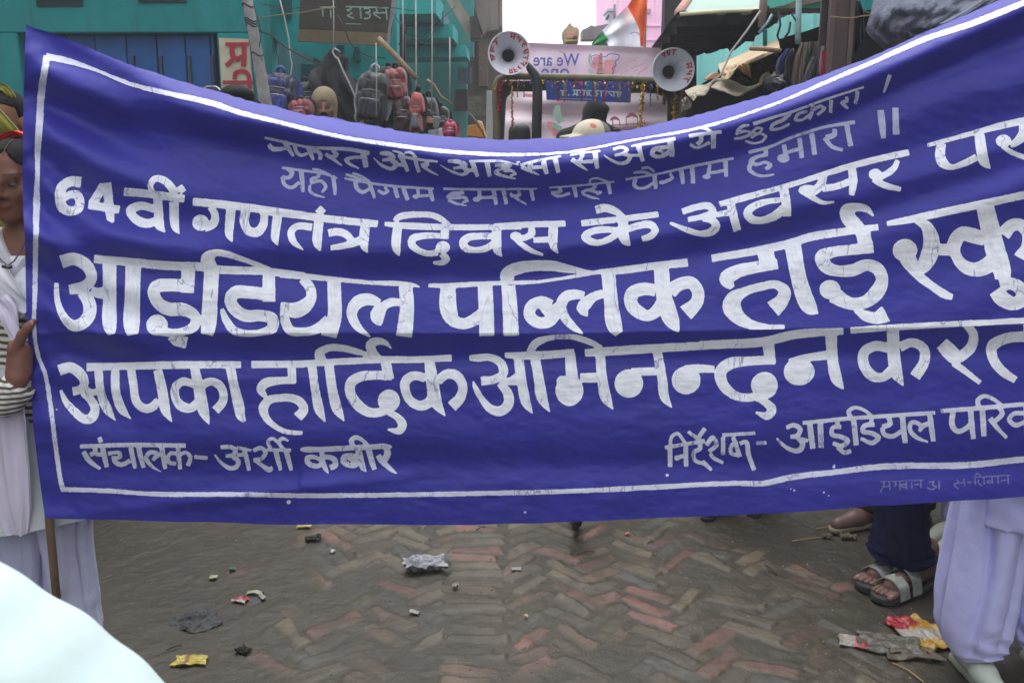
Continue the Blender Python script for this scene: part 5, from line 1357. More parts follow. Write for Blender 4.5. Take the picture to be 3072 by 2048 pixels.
    s = SDF(np.array((bx-.15, 4.35, .8)), np.array((bx+.15, 4.75, 1.0)), .008); s.cap((bx, 4.42, .89), .035, (bx, 4.62, .89), .075, .02); s.cut(lambda G, V: np.maximum(V, .865-G[..., 2])); v, F = s.mesh(); mesh_obj('saddle', v, F, mat('saddle_leather', (.03, .02, .018), .5), bk_, True)
    g = MB(); n = 14
    for i in range(n):
        a0, a1 = math.pi*(1.02-.6*i/n), math.pi*(1.02-.6*(i+1)/n)
        g.tube([(bx-.022, 3.72+.365*math.cos(a0), .345+.365*math.sin(a0)), (bx-.022, 3.72+.365*math.cos(a1), .345+.365*math.sin(a1))], .006, 6)
        g.tube([(bx+.022, 3.72+.365*math.cos(a0), .345+.365*math.sin(a0)), (bx+.022, 3.72+.365*math.cos(a1), .345+.365*math.sin(a1))], .006, 6)
    g.build('mudguard', mat('mudguard_white', (.6, .6, .6), .5), bk_, True)
cyclist()
[o for o in COL.objects if o.name == 'bicycle'][0].location.y += .16

# ------------------------------------------------------------------ the street behind
T1 = lambda *pts: [(x/2.94, y/2.94) for x, y in pts]
T2 = lambda *pts: [(600+x/2.94, y/2.94) for x, y in pts]
T3 = lambda *pts: [(1300+x/2.94, y/2.94) for x, y in pts]
T4 = lambda *pts: [(2000+x/2.194, y/2.194) for x, y in pts]
T5 = lambda *pts: [(2040+x/3.92, y/3.92) for x, y in pts]
def zat(y, Y): return float(at(1536, y, Y)[2])
def xat(x, Y, y=150): return float(at(x, y, Y)[0])
def wallmat(name, col, var=.18, streak=True, bump=.25):
    m = mat(name, col, .85, var, 1.6, bump, 12, detail=9)
    n = m.node_tree.nodes; L = m.node_tree.links; b = n['Principled BSDF']; src = b.inputs['Base Color'].links[0].from_socket
    tc = n.new('ShaderNodeTexCoord'); mp = n.new('ShaderNodeMapping'); mp.inputs['Scale'].default_value = (5, 5, .35); L.new(tc.outputs['Object'], mp.inputs['Vector'])
    ns = n.new('ShaderNodeTexNoise'); ns.inputs['Scale'].default_value = 2.2; ns.inputs['Detail'].default_value = 6; L.new(mp.outputs[0], ns.inputs['Vector'])
    r = n.new('ShaderNodeMapRange'); r.inputs[1].default_value = .52; r.inputs[2].default_value = .78; r.inputs[3].default_value = 0; r.inputs[4].default_value = .78; L.new(ns.outputs['Fac'], r.inputs[0])
    mx = n.new('ShaderNodeMix'); mx.data_type = 'RGBA'; mx.inputs[7].default_value = (*(c*.45+.02 for c in col), 1); L.new(r.outputs[0], mx.inputs[0]); L.new(src, mx.inputs[6]); L.new(mx.outputs[2], b.inputs['Base Color']); return m
teal = wallmat('teal_limewash', lin(10, 122, 124)); teal_l = wallmat('pale_teal_paint', lin(150, 228, 224), .25); teal_d = wallmat('deep_teal_paint', lin(8, 88, 92))
dark = wallmat('dark_interior', (.010, .012, .013)); conc = wallmat('weathered_concrete', lin(128, 120, 108), .3); brick_d = wallmat('sooty_plaster', lin(84, 78, 66), .35)  # dark: near-black colour standing in for the shade inside the shops
rope_w = mat('pale_cord', lin(160, 160, 155), .7, .2, 30); wire = mat('black_cable', (.015, .016, .018), .6); bambo = mat('weathered_bamboo', lin(132, 112, 88), .6, .35, 18, .2, 50)
wood_d = mat('dark_timber', lin(52, 44, 38), .8, .3, 12, .3, 40); tan_c = None

# --- teal building facing us at the left
YF = 8.0
bl = thing('shop_house', 'teal limewashed house front with a wide blue shutter door at the left', 'building', (xat(300, YF), YF, 0))
x0, x1, x2 = xat(-900, YF), xat(56, YF), xat(653, YF); x3 = xat(790, YF, 100); zt = zat(99, YF)
MB().box((x0, YF, 0), (x1, YF+.25, zt)).box((x0, YF, zt), (x3, YF+.25, 5.6)).box((x2, YF, 0), (x3, YF+.25, zt)).build('wall', teal, bl, bevel=.012)
sh = MB(); seams = [56, 134, 215, 298, 390, 480, 565, 640, 653]; sm = mat('blue_shutter_paint', lin(20, 84, 150), .55, .18, 4, .1, 20)
for a, c in zip(seams[:-1], seams[1:]):
    sh.box((xat(a, YF+.2)+.004, YF+.13, .02), (xat(c, YF+.2)-.006, YF+.17+.01*(a % 3), zt-.01))
so = sh.build('shutter_door', sm, bl, bevel=.006)
for a in (398, 481, 566, 636): MB().box((xat(a, YF+.12)-.012, YF+.095, zat(300, YF)), (xat(a, YF+.12)+.012, YF+.13, zat(165, YF))).build('door_bolt', mat('rusty_iron', lin(48, 60, 84), .6, .4, 20), so)
MB().box((x1-.1, YF+.26, 0), (x2+.1, YF+.4, zt+.3)).build('shutter_light_block', dark, bl)  # unseen panel behind the shutters, raised to stop sky light leaking through
for (a, c) in ((124, 262), (427, 570)):
    zb = zat(20 if a < 200 else 9, YF); xa, xc = xat(a, YF), xat(c, YF)
    vo = MB().box((xa, YF-.012, zb), (xc, YF-.002, zb+.34)).build('ventilator', mat('ventilator_dark', lin(10, 44, 46), .8), bl)
    g = MB()
    for i in range(5):
        xc0 = xa+(xc-xa)*(i+.5)/5; r = (xc-xa)/10*.95
        g.tube([(xc0+r*math.cos(q), YF-.02, zb+.05+r+r*math.sin(q)) for q in np.linspace(0, 2*math.pi, 13)], .009, 6); g.tube([(xc0-r*.7, YF-.02, zb+.05+r*.3), (xc0+r*.7, YF-.02, zb+.05+r*1.7)], .007, 6)
    g.build('ventilator_grille', teal_d, vo)
# vertical sign, cream with red lettering
sg = thing('shop_sign', 'cream vertical signboard with red painted Hindi letters, fixed on the teal house', 'sign', (xat(705, YF-.05), YF-.05, zat(285, YF)))
MB().slab(T2((165, 335), (420, 345), (470, 860), (195, 860)), YF-.06, .04).build('board', mat('cream_board', lin(176, 172, 150), .7, .15, 8), sg)
def flat_letters(strokes, Y, m, parent, name='lettering', cell=1.2, kk=2.94, ox=600, rough=.2, off=0):
    g = parse('#0 %f,0,%f\n' % (ox, kk)+strokes)[0]; v, F, c = letter_mesh(g, cell, rough)
    P = at(v[:, 0], v[:, 1], Y+off); return mesh_obj(name, P, F, m, parent)
LG = """p 36 222,392 432,392
48 285,400 284,470 300,512 350,520
46 388,400 388,500 382,588
36 300,515 345,512 388,490
40 305,505 275,540 228,582
p 34 200,728 470,728
38 305,700 310,650 355,628 410,640 435,690 430,740
36 430,690 440,790
34 310,760 360,790 420,800"""
flat_letters(LG, YF-.072, mat('red_letter_paint', lin(150, 34, 52), .6, .15), sg)

# leaning pole with wire bands
pl = thing('utility_pole', 'leaning grey wooden pole bound with wire bands, in front of the teal house', 'pole', tuple(A(860, 1010, 6.4)*0+Vector((xat(790, 6.4), 6.4, 0))))
pp = [A(722, -60, 6.4), A(742, 0, 6.4), A(770, 150, 6.4), A(798, 320, 6.4)]; dn = (pp[3]-pp[2]); pp.append(pp[3]+dn*(pp[3].z/-dn.z))
MB().tube(pp, [.030, .031, .034, .040, .05], 14).build('shaft', mat('grey_weathered_wood', lin(136, 134, 132), .8, .3, 10, .35, 45), pl, True)
for yy in (17, 60, 68, 76, 163):
    t = (yy-0)/150; c = A(742+28*t, yy, 6.4); MB().tube([c+Vector((.036*math.cos(q), .036*math.sin(q), .012*math.sin(q*2))) for q in np.linspace(0, 6.3, 17)], .004, 5).build('wire_band', wire, pl, True)

# --- second house: canopy, dark shop, hanging signboard
YS = 8.9
h2 = thing('stair_house', 'teal building with slanting stair soffit over a dark bag shop', 'building', (xat(1000, YS), YS, 0))
MB().slab(T2((500, -500), (1735, -500), (1735, 560), (1400, 712), (1080, 545), (860, 440), (640, 335), (640, 640), (548, 640), (520, 330)), YS, .22).build('stair_wall', wallmat('mid_teal_limewash', lin(18, 150, 148)), h2)
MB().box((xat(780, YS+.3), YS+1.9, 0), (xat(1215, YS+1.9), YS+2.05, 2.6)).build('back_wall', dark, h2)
MB().slab(T2((860, 560), (1110, 560), (1110, 1600), (860, 1600)), YS+1.2, .06).build('inner_door', teal_d, h2, bevel=.01)
MB().box((xat(780, YS), YS+.23, 0), (xat(780, YS)+.10, YS+1.85, 2.4)).build('side_wall', teal_d, h2)
for q in (((700, -20), (800, -20), (800, 165), (735, 125), (700, 60)), ((1200, 400), (1265, 398), (1262, 470), (1240, 478), (1200, 440)), ((1365, 415), (1405, 415), (1408, 535), (1388, 548), (1340, 520))):
    MB().slab(T2(*q), YS-.06, .055).build('teal_patch', teal_d, h2)
sb = thing('signboard', 'dark brown hanging signboard with faint outlined Hindi letters and a tan lower strip', 'sign', (xat(1030, 8.3), 8.3, zat(138, 8.3)))
MB().slab(T2((893, -160), (1730, -160), (1690, 290), (870, 255)), 8.3, .05).build('panel', mat('brown_sign_panel', lin(52, 48, 40), .6, .3, 5), sb)
MB().slab(T2((870, 258), (1688, 293), (1645, 408), (860, 366)), 8.295, .05).build('lower_strip', mat('tan_sign_strip', lin(98, 86, 62), .65, .25, 6), sb)
MB().slab(T2((1712, -160), (1745, -160), (1660, 410), (1640, 408)), 8.27, .07).build('frame', mat('grey_sign_frame', lin(120, 122, 120), .6), sb)
flat_letters("""13 1285,60 1665,72
13 1330,62 1330,82 1295,90 1340,118 1300,138 1360,165
14 1412,62 1420,165
14 1445,78 1492,82 1500,104 1462,114 1502,132 1494,158 1445,166
14 1548,70 1562,104 1532,118 1595,166
13 1555,118 1642,112
14 1640,72 1650,178
10 1050,66 1180,62
12 1080,70 1085,150
12 1150,70 1155,160
8 1285,210 1420,215""", 8.288, mat('pale_sign_letter', lin(126, 150, 140), .6, .3, 30), sb, cell=1.4)
# receding teal balconies and sooty tall house at the street's far left
bt = thing('balcony_house', 'teal house further down the street with stepped balconies', 'building', (xat(1330, 13), 13, 0))
for i, (q, Y) in enumerate(((((1700, -60), (2085, -60), (2080, 120), (1690, 130)), 11), (((1690, 215), (2232, 215), (2228, 335), (1690, 345)), 12), (((1690, 405), (2342, 398), (2350, 500), (1690, 512)), 13))):
    MB().slab(T2(*q), Y, 1.1).build('balcony', wallmat('balcony_teal', lin(30, 150, 146)), bt)
for i, (q, Y) in enumerate(((((1690, 135), (2150, 105), (2150, 215), (1690, 230)), 11.9), (((1690, 350), (2262, 345), (2262, 405), (1690, 410)), 12.9))):
    MB().slab(T2(*q), Y, 1.0).build('balcony_underside_shade', wallmat('blue_grey_underside_shade', lin(72, 108, 120)), bt)  # blue-grey slabs paint the shade on the underside of each balcony
MB().slab([(1120, -300), (1420, -300), (1420, 170), (1400, 172), (1400, 640), (1120, 640)], 14.3, .3).build('wall', wallmat('dim_teal', lin(40, 120, 114)), bt)
tl = thing('tall_house', 'tall sooty plaster house beside the strip of white sky', 'building', (xat(1440, 15.5), 15.5, 0))
MB().slab([(1240, -500), (1497, -500), (1499, 80), (1506, 80), (1506, 420), (1478, 640), (1240, 640)], 15.4, 5).build('wall', brick_d, tl)
MB().slab(T3((110, -10), (215, -10), (435, 330), (325, 348)), 13.4, .5).build('stair_slab', conc, tl)
MB().slab(T3((250, -250), (560, -250), (575, 260), (480, 275), (440, 300)), 15.0, .35).build('upper_wall', wallmat('grey_plaster', lin(120, 112, 102), .3), tl)
for q, Y in ((((60, 500), (300, 500), (300, 960), (60, 960)), 15.1), (((320, 150), (372, 140), (420, 330), (330, 345)), 13.2)):
    MB().slab(T3(*q), Y, .2).build('opening_shade', mat('opening_shade', lin(46, 42, 36), .85, .4, 6), tl)  # solid dark slabs paint the shade inside the openings
MB().slab(T3((395, 350), (480, 340), (480, 760), (400, 760)), 15.2, .2).build('brickwork', mat('old_brickwork', lin(104, 88, 76), .9, .35, 30, .5, 30), tl)
MB().slab(T3((470, 800), (525, 800), (520, 1260), (462, 1260)), 14.6, .15).build('pale_post', mat('whitewashed_post', lin(168, 164, 160), .8), tl)
MB().slab(T3((300, 860), (470, 830), (465, 1020), (300, 1020)), 14.8, .15).build('shop_board', mat('mottled_board', lin(110, 104, 82), .8, .5, 12), tl)
MB().slab(T3((215, 600), (330, 595), (330, 740), (215, 745)), 14.0, .12).build('blue_board', mat('dull_blue_board', lin(70, 88, 96), .8, .4, 8), tl)
for q in (((195, 790), (300, 790), (300, 980), (180, 980)),): MB().slab(T3(*q), 13.9, .3).build('dark_cupboard', mat('dark_cupboard', lin(34, 26, 24), .8, .5, 14), tl)

# hanging cords, cables, bamboo sticks
def cord(name, label, cat, pts, r, m, group=None, n=6):
    return tag(MB().tube(pts, r, n).build(name, m, None, True), label, cat, group)
for (xa, ya, xb, yb, Y, lb) in ((1175, -60, 1178, 425, 7.2, 'pale cord above the black jacket, ending in its hook'), (1787, -60, 1790, 540, 7.6, 'pale cord hanging right of the brown signboard'), (1903, -60, 1905, 1160, 7.7, 'pale cord falling past the end of the thick bamboo stick'), (2046, -60, 2043, 1010, 7.8, 'pale cord hanging in front of the stepped teal balconies'), (2203, 330, 2200, 900, 7.9, 'short thin cord hanging at the right edge of the teal balconies'), (1552, 380, 1556, 1020, 7.3, 'thin cord running down in front of the grey and black bag')):
    cord('hanging_cord', lb, 'cord', [A(*T2((xa, ya))[0], Y), A(*T2(((xa+xb)/2+3, (ya+yb)/2))[0], Y), A(*T2((xb, yb))[0], Y)], .0042 if xa < 1900 else .005, rope_w, 'cords hanging over the bag stall')
cord('cable', 'pale flex dropping from the wall to the blue bag with a crooked end', 'cable', [A(*p, 7.4) for p in T2((700, -20), (745, 160), (780, 330), (800, 520), (812, 560), (805, 640), (790, 690))], .0048, rope_w)
cord('cable', 'black cable sagging from the pole across the shop front', 'cable', [A(*p, 7.2) for p in T2((510, 270), (620, 310), (760, 420), (900, 500), (1020, 560), (1100, 575))], .005, wire)
cord('cable', 'dark cable slanting from the signboard down to the bags', 'cable', [A(*p, 7.5) for p in T2((1210, 130), (1280, 260), (1320, 380), (1400, 460), (1500, 500), (1640, 515))], .005, wire)
cord('cable', 'thin cable from the pole rising right to the cord above the jacket', 'cable', [A(*p, 6.9) for p in T2((500, 160), (700, 135), (900, 112), (1080, 78), (1200, 66))], .0035, mat('ochre_string', lin(120, 112, 80), .7))
cord('cable', 'looped cable drooping before the stepped teal balconies', 'cable', [A(*p, 8.2) for p in T2((1750, 400), (1830, 250), (1880, 340), (1950, 395), (2030, 350), (2080, 250))], .004, wire)
cord('cable', 'wire curving from the pole band down its right side', 'cable', [A(*p, 6.38) for p in T2((480, 60), (520, 200), (540, 300), (520, 440), (548, 540))], .003, wire)
for i_, (lb, pts) in enumerate((('thin black wire strung across the top of the signboard', ((520, 30), (760, 80), (1000, 60), (1300, 110), (1640, 60), (1900, 100))), ('thin black wire drooping from the signboard frame over the balconies', ((1700, 120), (1820, 300), (1960, 330), (2100, 200), (2250, 60))), ('thin black wire sagging over the red and grey bags', ((1400, 470), (1500, 560), (1650, 590), (1800, 540), (1920, 420))), ('thin wire falling straight behind the leaning pole', ((560, -40), (600, 150), (640, 320), (690, 520), (700, 660))))):
    cord('cable', lb, 'cable', [A(*p, 7.9+.15*i_) for p in T2(*pts)], .0032, wire)
cord('bamboo_stick', 'thick bamboo stick slanting down right of the signboard', 'stick', [A(*p, 7.6) for p in T2((1570, 335), (1650, 420), (1740, 510), (1830, 610), (1912, 695))], [.022, .024, .024, .022, .02], bambo)
cord('bamboo_stick', 'thin bamboo stick slanting in front of the sooty house', 'stick', [A(*p, 8.2) for p in T2((2000, 705), (2060, 745), (2120, 850), (2225, 918))], .012, bambo)

# bags on the stall
def bag(label, x, y, wpx, hpx, Y, m, pocket=None, lean=0, cat='bag', name='backpack', strapm=None, hang=None):
    c = np.array(A(x, y, Y)); wd, hg = W(wpx, Y)/2, W(hpx, Y)/2; R = (0, lean, 0); M_ = np.array(Euler(R).to_matrix())
    root = thing(name, label, cat, tuple(c-np.array((0, 0, hg))), 'bags hung on the stall')
    f = lambda *p: c+M_ @ (np.array(p)*np.array((wd, .14, hg)))
    s = SDF(c-np.array((wd, .2, hg))*1.5-.05, c+np.array((wd, .2, hg))*1.5+.05, max(.007, wd/22)); dp = .11
    s.box(f(0, 0, -.12), (wd*.92, dp, hg*.82), min(wd*.4, .06), .02, R); s.box(f(0, 0, .45), (wd*.74, dp*.9, hg*.45), min(wd*.45, .08), .04, R); s.box(f(0, -.55, -.35), (wd*.84, dp*.6, hg*.52), .03, .012, R)
    s.cut(lambda G, V: V+.005*np.sin(G[..., 2]*34+11*np.sin(G[..., 0]*13+c[0]*7))+.004*np.sin(G[..., 0]*52+G[..., 2]*37)+.003*vnoise(G[..., 0]*30, G[..., 2]*24, 5)); v, F = s.mesh(); mesh_obj('body', v, F, m, root, True)
    if pocket:
        s = SDF(c-np.array((wd, .35, hg))*1.4-.05, c+np.array((wd, .3, hg))*1.4+.05, .007); s.box(f(0, -1.12, -.42), (wd*.66, .035, hg*.34), .02, .01, R); s.box(f(0, -.62, .42), (wd*.50, .03, hg*.22), .02, .01, R)
        s.cut(lambda G, V: V+.004*np.sin(G[..., 2]*40+9*np.sin(G[..., 0]*20))); v, F = s.mesh(); mesh_obj('pocket', v, F, pocket, root, True)
    sm_ = strapm or wire
    ribbon(root, 'strap', [f(-.45, .3, .85), f(-.95, .5, .5), f(-1.08, .5, -.2), f(-.8, .3, -.85)], .045, sm_, .012, nrm=(0, -1, 0)); ribbon(root, 'strap', [f(.45, .3, .85), f(.95, .5, .5), f(1.08, .5, -.2), f(.8, .3, -.85)], .045, sm_, .012, nrm=(0, -1, 0))
    MB().tube([f(-.22, 0, .92), f(-.18, 0, 1.14), f(0, 0, 1.20), f(.18, 0, 1.14), f(.22, 0, .92)], .012, 6).build('handle', sm_, root, True)
    for z, yq in ((.22, -.95), (-.12, -1.38)): MB().tube([f(-.62, yq+.12, z-.10), f(-.5, yq, z), f(0, yq, z+.03), f(.5, yq, z), f(.62, yq+.12, z-.10)], .004, 5).build('zip', mat('steel_zip', lin(130, 132, 136), .4, .2, metal=.6), root, True)
    return root
nylon = lambda nm, c: mat(nm, c, .5, .35, 14, .3, 60, sheen=.1, spec=.5)
blk_n, navy_n = nylon('black_nylon', (.012, .013, .017)), nylon('navy_nylon', lin(24, 26, 54))
bag('dark navy backpack with bright blue stripes, left end of the stall', 838, 278, 100, 120, 7.9, navy_n, nylon('bright_blue_nylon', lin(44, 60, 130)), .1, strapm=nylon('blue_strap', lin(56, 74, 150)))
bag('crimson backpack half sunk behind the banner, left of the khaki cap', 905, 330, 62, 60, 7.6, nylon('crimson_nylon', lin(112, 22, 40)), nylon('crimson_pocket', lin(128, 26, 46)), -.1)
bag('black and grey striped backpack with pale trim, middle of the stall', 1118, 290, 92, 150, 7.8, blk_n, nylon('slate_nylon', lin(34, 38, 48)), .12, strapm=nylon('silver_trim', lin(140, 148, 160)))
bag('brick-red backpack hanging high beside the striped one', 1190, 255, 62, 100, 8.0, nylon('brick_red_nylon', lin(122, 56, 50)), nylon('maroon_nylon', lin(104, 34, 40)), -.05)
bag('dark maroon bag below the brick-red backpack', 1212, 345, 60, 110, 7.9, nylon('dark_maroon_nylon', lin(52, 24, 26)), None, 0, strapm=wire)
bag('slim red and grey backpack hung at the right end of the stall', 1252, 335, 34, 120, 7.6, nylon('light_red_nylon', lin(150, 58, 54)), nylon('grey_side_nylon', lin(96, 100, 108)), .06)
bag('black bag in the shadow under the striped backpack', 1150, 352, 100, 70, 8.1, blk_n, None)
bag('small magenta handbag at the stall edge', 1352, 390, 34, 44, 7.6, nylon('magenta_vinyl', lin(150, 30, 72)), None, 0, name='handbag', strapm=nylon('magenta_strap', lin(150, 30, 72)))
bag('black bag wedged between the leaning pole and the navy backpack', 800, 305, 60, 90, 8.3, blk_n, None, .1)
bag('black duffel filling the gap behind the crimson backpack', 925, 290, 70, 90, 8.5, blk_n, nylon('charcoal_nylon', lin(30, 32, 36)), -.2)
bag('charcoal bag behind the slim red and grey backpack', 1285, 345, 56, 110, 8.4, nylon('charcoal_grey_nylon', lin(36, 38, 42)), None, .05)
bag('dark olive bag behind the magenta handbag', 1325, 360, 44, 80, 8.6, nylon('dark_olive_nylon', lin(48, 46, 36)), None, -.1)
bag('dark bag hanging high between the striped and brick-red backpacks', 1160, 235, 40, 70, 8.5, nylon('ink_nylon', lin(24, 26, 34)), None, .15)
# black jacket on a wire hanger
jk = thing('jacket', 'black jacket on a wire hanger with a long white edge, over the khaki cap', 'jacket', tuple(A(1010, 360, 8.35)))
c = lambda x, y, Y=8.35: np.array(A(*T2((x, y))[0], Y)); s = SDF(c(1000, 1120)-np.array((.1, .25, .1)), c(1400, 480)+np.array((.1, .25, .1)), .010)
s.cap(c(1150, 520), .05, c(1230, 560), .06, .04); s.cap(c(1160, 560), .08, c(1110, 760), .12, .06); s.cap(c(1190, 580), .08, c(1260, 820), .14, .06); s.cap(c(1110, 760), .12, c(1130, 1060), .12, .06); s.cap(c(1260, 820), .14, c(1290, 1060), .13, .06); s.cap(c(1060, 640), .05, c(1050, 1000), .05, .04)
s.cut(lambda G, V: V+.016*np.sin(G[..., 0]*46+4*np.sin(G[..., 2]*7))+.008*np.sin(G[..., 2]*30+G[..., 0]*25)+.006*vnoise(G[..., 0]*22, G[..., 2]*18, 4)); v, F = s.mesh(); mesh_obj('cloth', v, F, mat('black_fleece', (.006, .0065, .009), .7, .5, 10, .3, 50), jk, True)
MB().tube([c(1180, 430, 8.25), c(1168, 455, 8.25), c(1190, 500, 8.2), c(1215, 515, 8.17), c(1260, 620, 8.15), c(1320, 740, 8.15), c(1370, 860, 8.15), c(1385, 940, 8.15), c(1365, 1040, 8.15), c(1385, 1085, 8.15)], .008, 6).build('white_piping', rope_w, jk, True)
MB().tube([c(1178, 425, 8.25), c(1205, 440, 8.25), c(1240, 465, 8.25)], .009, 6).build('hanger_hook', mat('steel_wire', lin(170, 172, 176), .35, .1, metal=.7), jk, True)
# small wares at the stall's edge
wares = [('yellow-orange packet on the stall by the jeep', T3((300, 1110), (380, 1095), (440, 1140), (470, 1220), (300, 1200)), lin(186, 120, 50)), ('peach paper packet standing beside the orange one', T3((385, 1060), (430, 1075), (475, 1225), (440, 1215)), lin(220, 170, 130)), ('folded grey umbrella sloping over the packets', T3((298, 985), (330, 1005), (440, 1140), (405, 1145)), lin(80, 86, 92)),
         ('clear plastic box near the magenta handbag', T2((2010, 1150), (2095, 1140), (2095, 1230), (2010, 1230)), lin(150, 152, 150)), ('white carton beside the magenta handbag', T2((2100, 1130), (2160, 1130), (2150, 1230), (2100, 1230)), lin(180, 180, 186)), ('orange-rimmed bowl on the stall counter', T2((1995, 1040), (2070, 1045), (2055, 1090), (1985, 1085)), lin(190, 120, 96)), ('grey tin on the stall counter behind the bowl', T2((2050, 1020), (2115, 1035), (2095, 1130), (2055, 1130)), lin(112, 124, 124)), ('teal crate under the counter', T2((1500, 1060), (1570, 1060), (1570, 1160), (1500, 1160)), lin(40, 96, 120)), ('tan carton at the foot of the bags', T2((1590, 1050), (1780, 1050), (1770, 1180), (1590, 1180)), lin(120, 92, 52)), ('pale carton between the jacket and the striped backpack', T2((1405, 900), (1480, 920), (1480, 1100), (1410, 1100)), lin(130, 130, 130))]
for i, (lb, q, c_) in enumerate(wares):
    o = MB().slab(q, 8.2, .10).build(('packet', 'packet', 'umbrella', 'box', 'carton', 'bowl', 'tin', 'crate', 'carton', 'carton')[i], mat('ware_paint', c_, .5, .25, 25), None, bevel=.006); tag(o, lb, ('packet', 'packet', 'umbrella', 'box', 'box', 'bowl', 'tin', 'crate', 'box', 'box')[i], 'wares on the stall')
tag(MB().box((xat(815, 8.2), 8.16, 0), (xat(1480, 8.2), 8.62, zat(436, 8.2))).build('stall_counter', wood_d, None, bevel=.01), 'dark timber counter of the bag stall, hidden low behind the banner', 'counter')

# ------------------------------------------------------------------ the jeep
YJ = 7.2
jeep = thing('jeep', 'open jeep decked with tinsel and a blue plate across its windscreen, behind the banner', 'jeep', (xat(1768, YJ, 300), YJ+.4, 0))
olive = mat('olive_frame_paint', lin(96, 92, 70), .45, .3, 12); dolive = mat('dark_frame', lin(40, 38, 34), .6, .4, 16); jg = mat('jeep_green', lin(48, 58, 44), .4, .2, 5)
J = lambda x, y, Y=YJ: A(*T3((x, y))[0], Y)
xl, xr, zt_ = J(560, 690), J(2190, 730), J(1300, 680)
fr = [J(575, 1500), J(560, 1200), J(550, 900), J(550, 760), J(575, 705), J(630, 678), J(760, 672), J(1000, 678), J(1600, 692), J(2020, 712), J(2120, 722), J(2175, 745), J(2200, 800), J(2185, 950), J(2170, 1200), J(2165, 1500)]
MB().tube(fr, .026, 12).build('windscreen_frame', olive, jeep, True)
MB().slab(T3((570, 715), (960, 715), (960, 808), (700, 808), (650, 860), (640, 900), (620, 1300), (565, 1300)), YJ+.03, .05).build('frame_panel', dolive, jeep)
MB().slab(T3((960, 715), (2080, 735), (2190, 800), (2180, 1300), (2075, 1300), (2070, 900), (2040, 850), (1960, 825), (1740, 820), (1740, 760), (960, 800)), YJ+.03, .05).build('frame_panel', dolive, jeep)
snk = [J(828, 552, 7.0), J(850, 600, 7.0), J(895, 660, 7.0), J(918, 740, 7.0), J(918, 850, 7.0), J(912, 1100, 7.0), J(905, 1500, 7.0)]
MB().tube(snk, [.012, .026, .031, .034, .034, .034, .034], 12).build('snorkel', mat('black_rubber_pipe', (.014, .016, .018), .45), jeep, True)
pl_ = MB().slab(T3((985, 712), (1750, 722), (1740, 908), (1000, 882)), YJ-.03, .012).build('name_plate', mat('blue_plate', lin(36, 60, 140), .5, .15, 8), jeep)
flat_letters("""10 1115,800 1180,800
16 1140,800 1140,850
e 1195,840,8,8
10 1225,795 1395,800
13 1240,795 1245,830 1228,842
11 1240,832 1265,832
15 1268,795 1270,850
15 1300,795 1302,850
13 1335,800 1325,845
15 1355,800 1360,850
12 1385,800 1370,830 1395,850
10 1420,800 1660,815
12 1430,805 1450,830 1430,855
14 1480,800 1482,855
12 1530,805 1515,850
12 1545,815 1580,850
12 1590,805 1595,855
14 1625,810 1628,858
12 1655,812 1640,860
5 1115,870 1400,878""", YJ-.036, mat('plate_white', lin(170, 180, 190), .5), pl_, ox=1300, cell=1.1)
HX, HRn = W(180, YJ)/2, 1
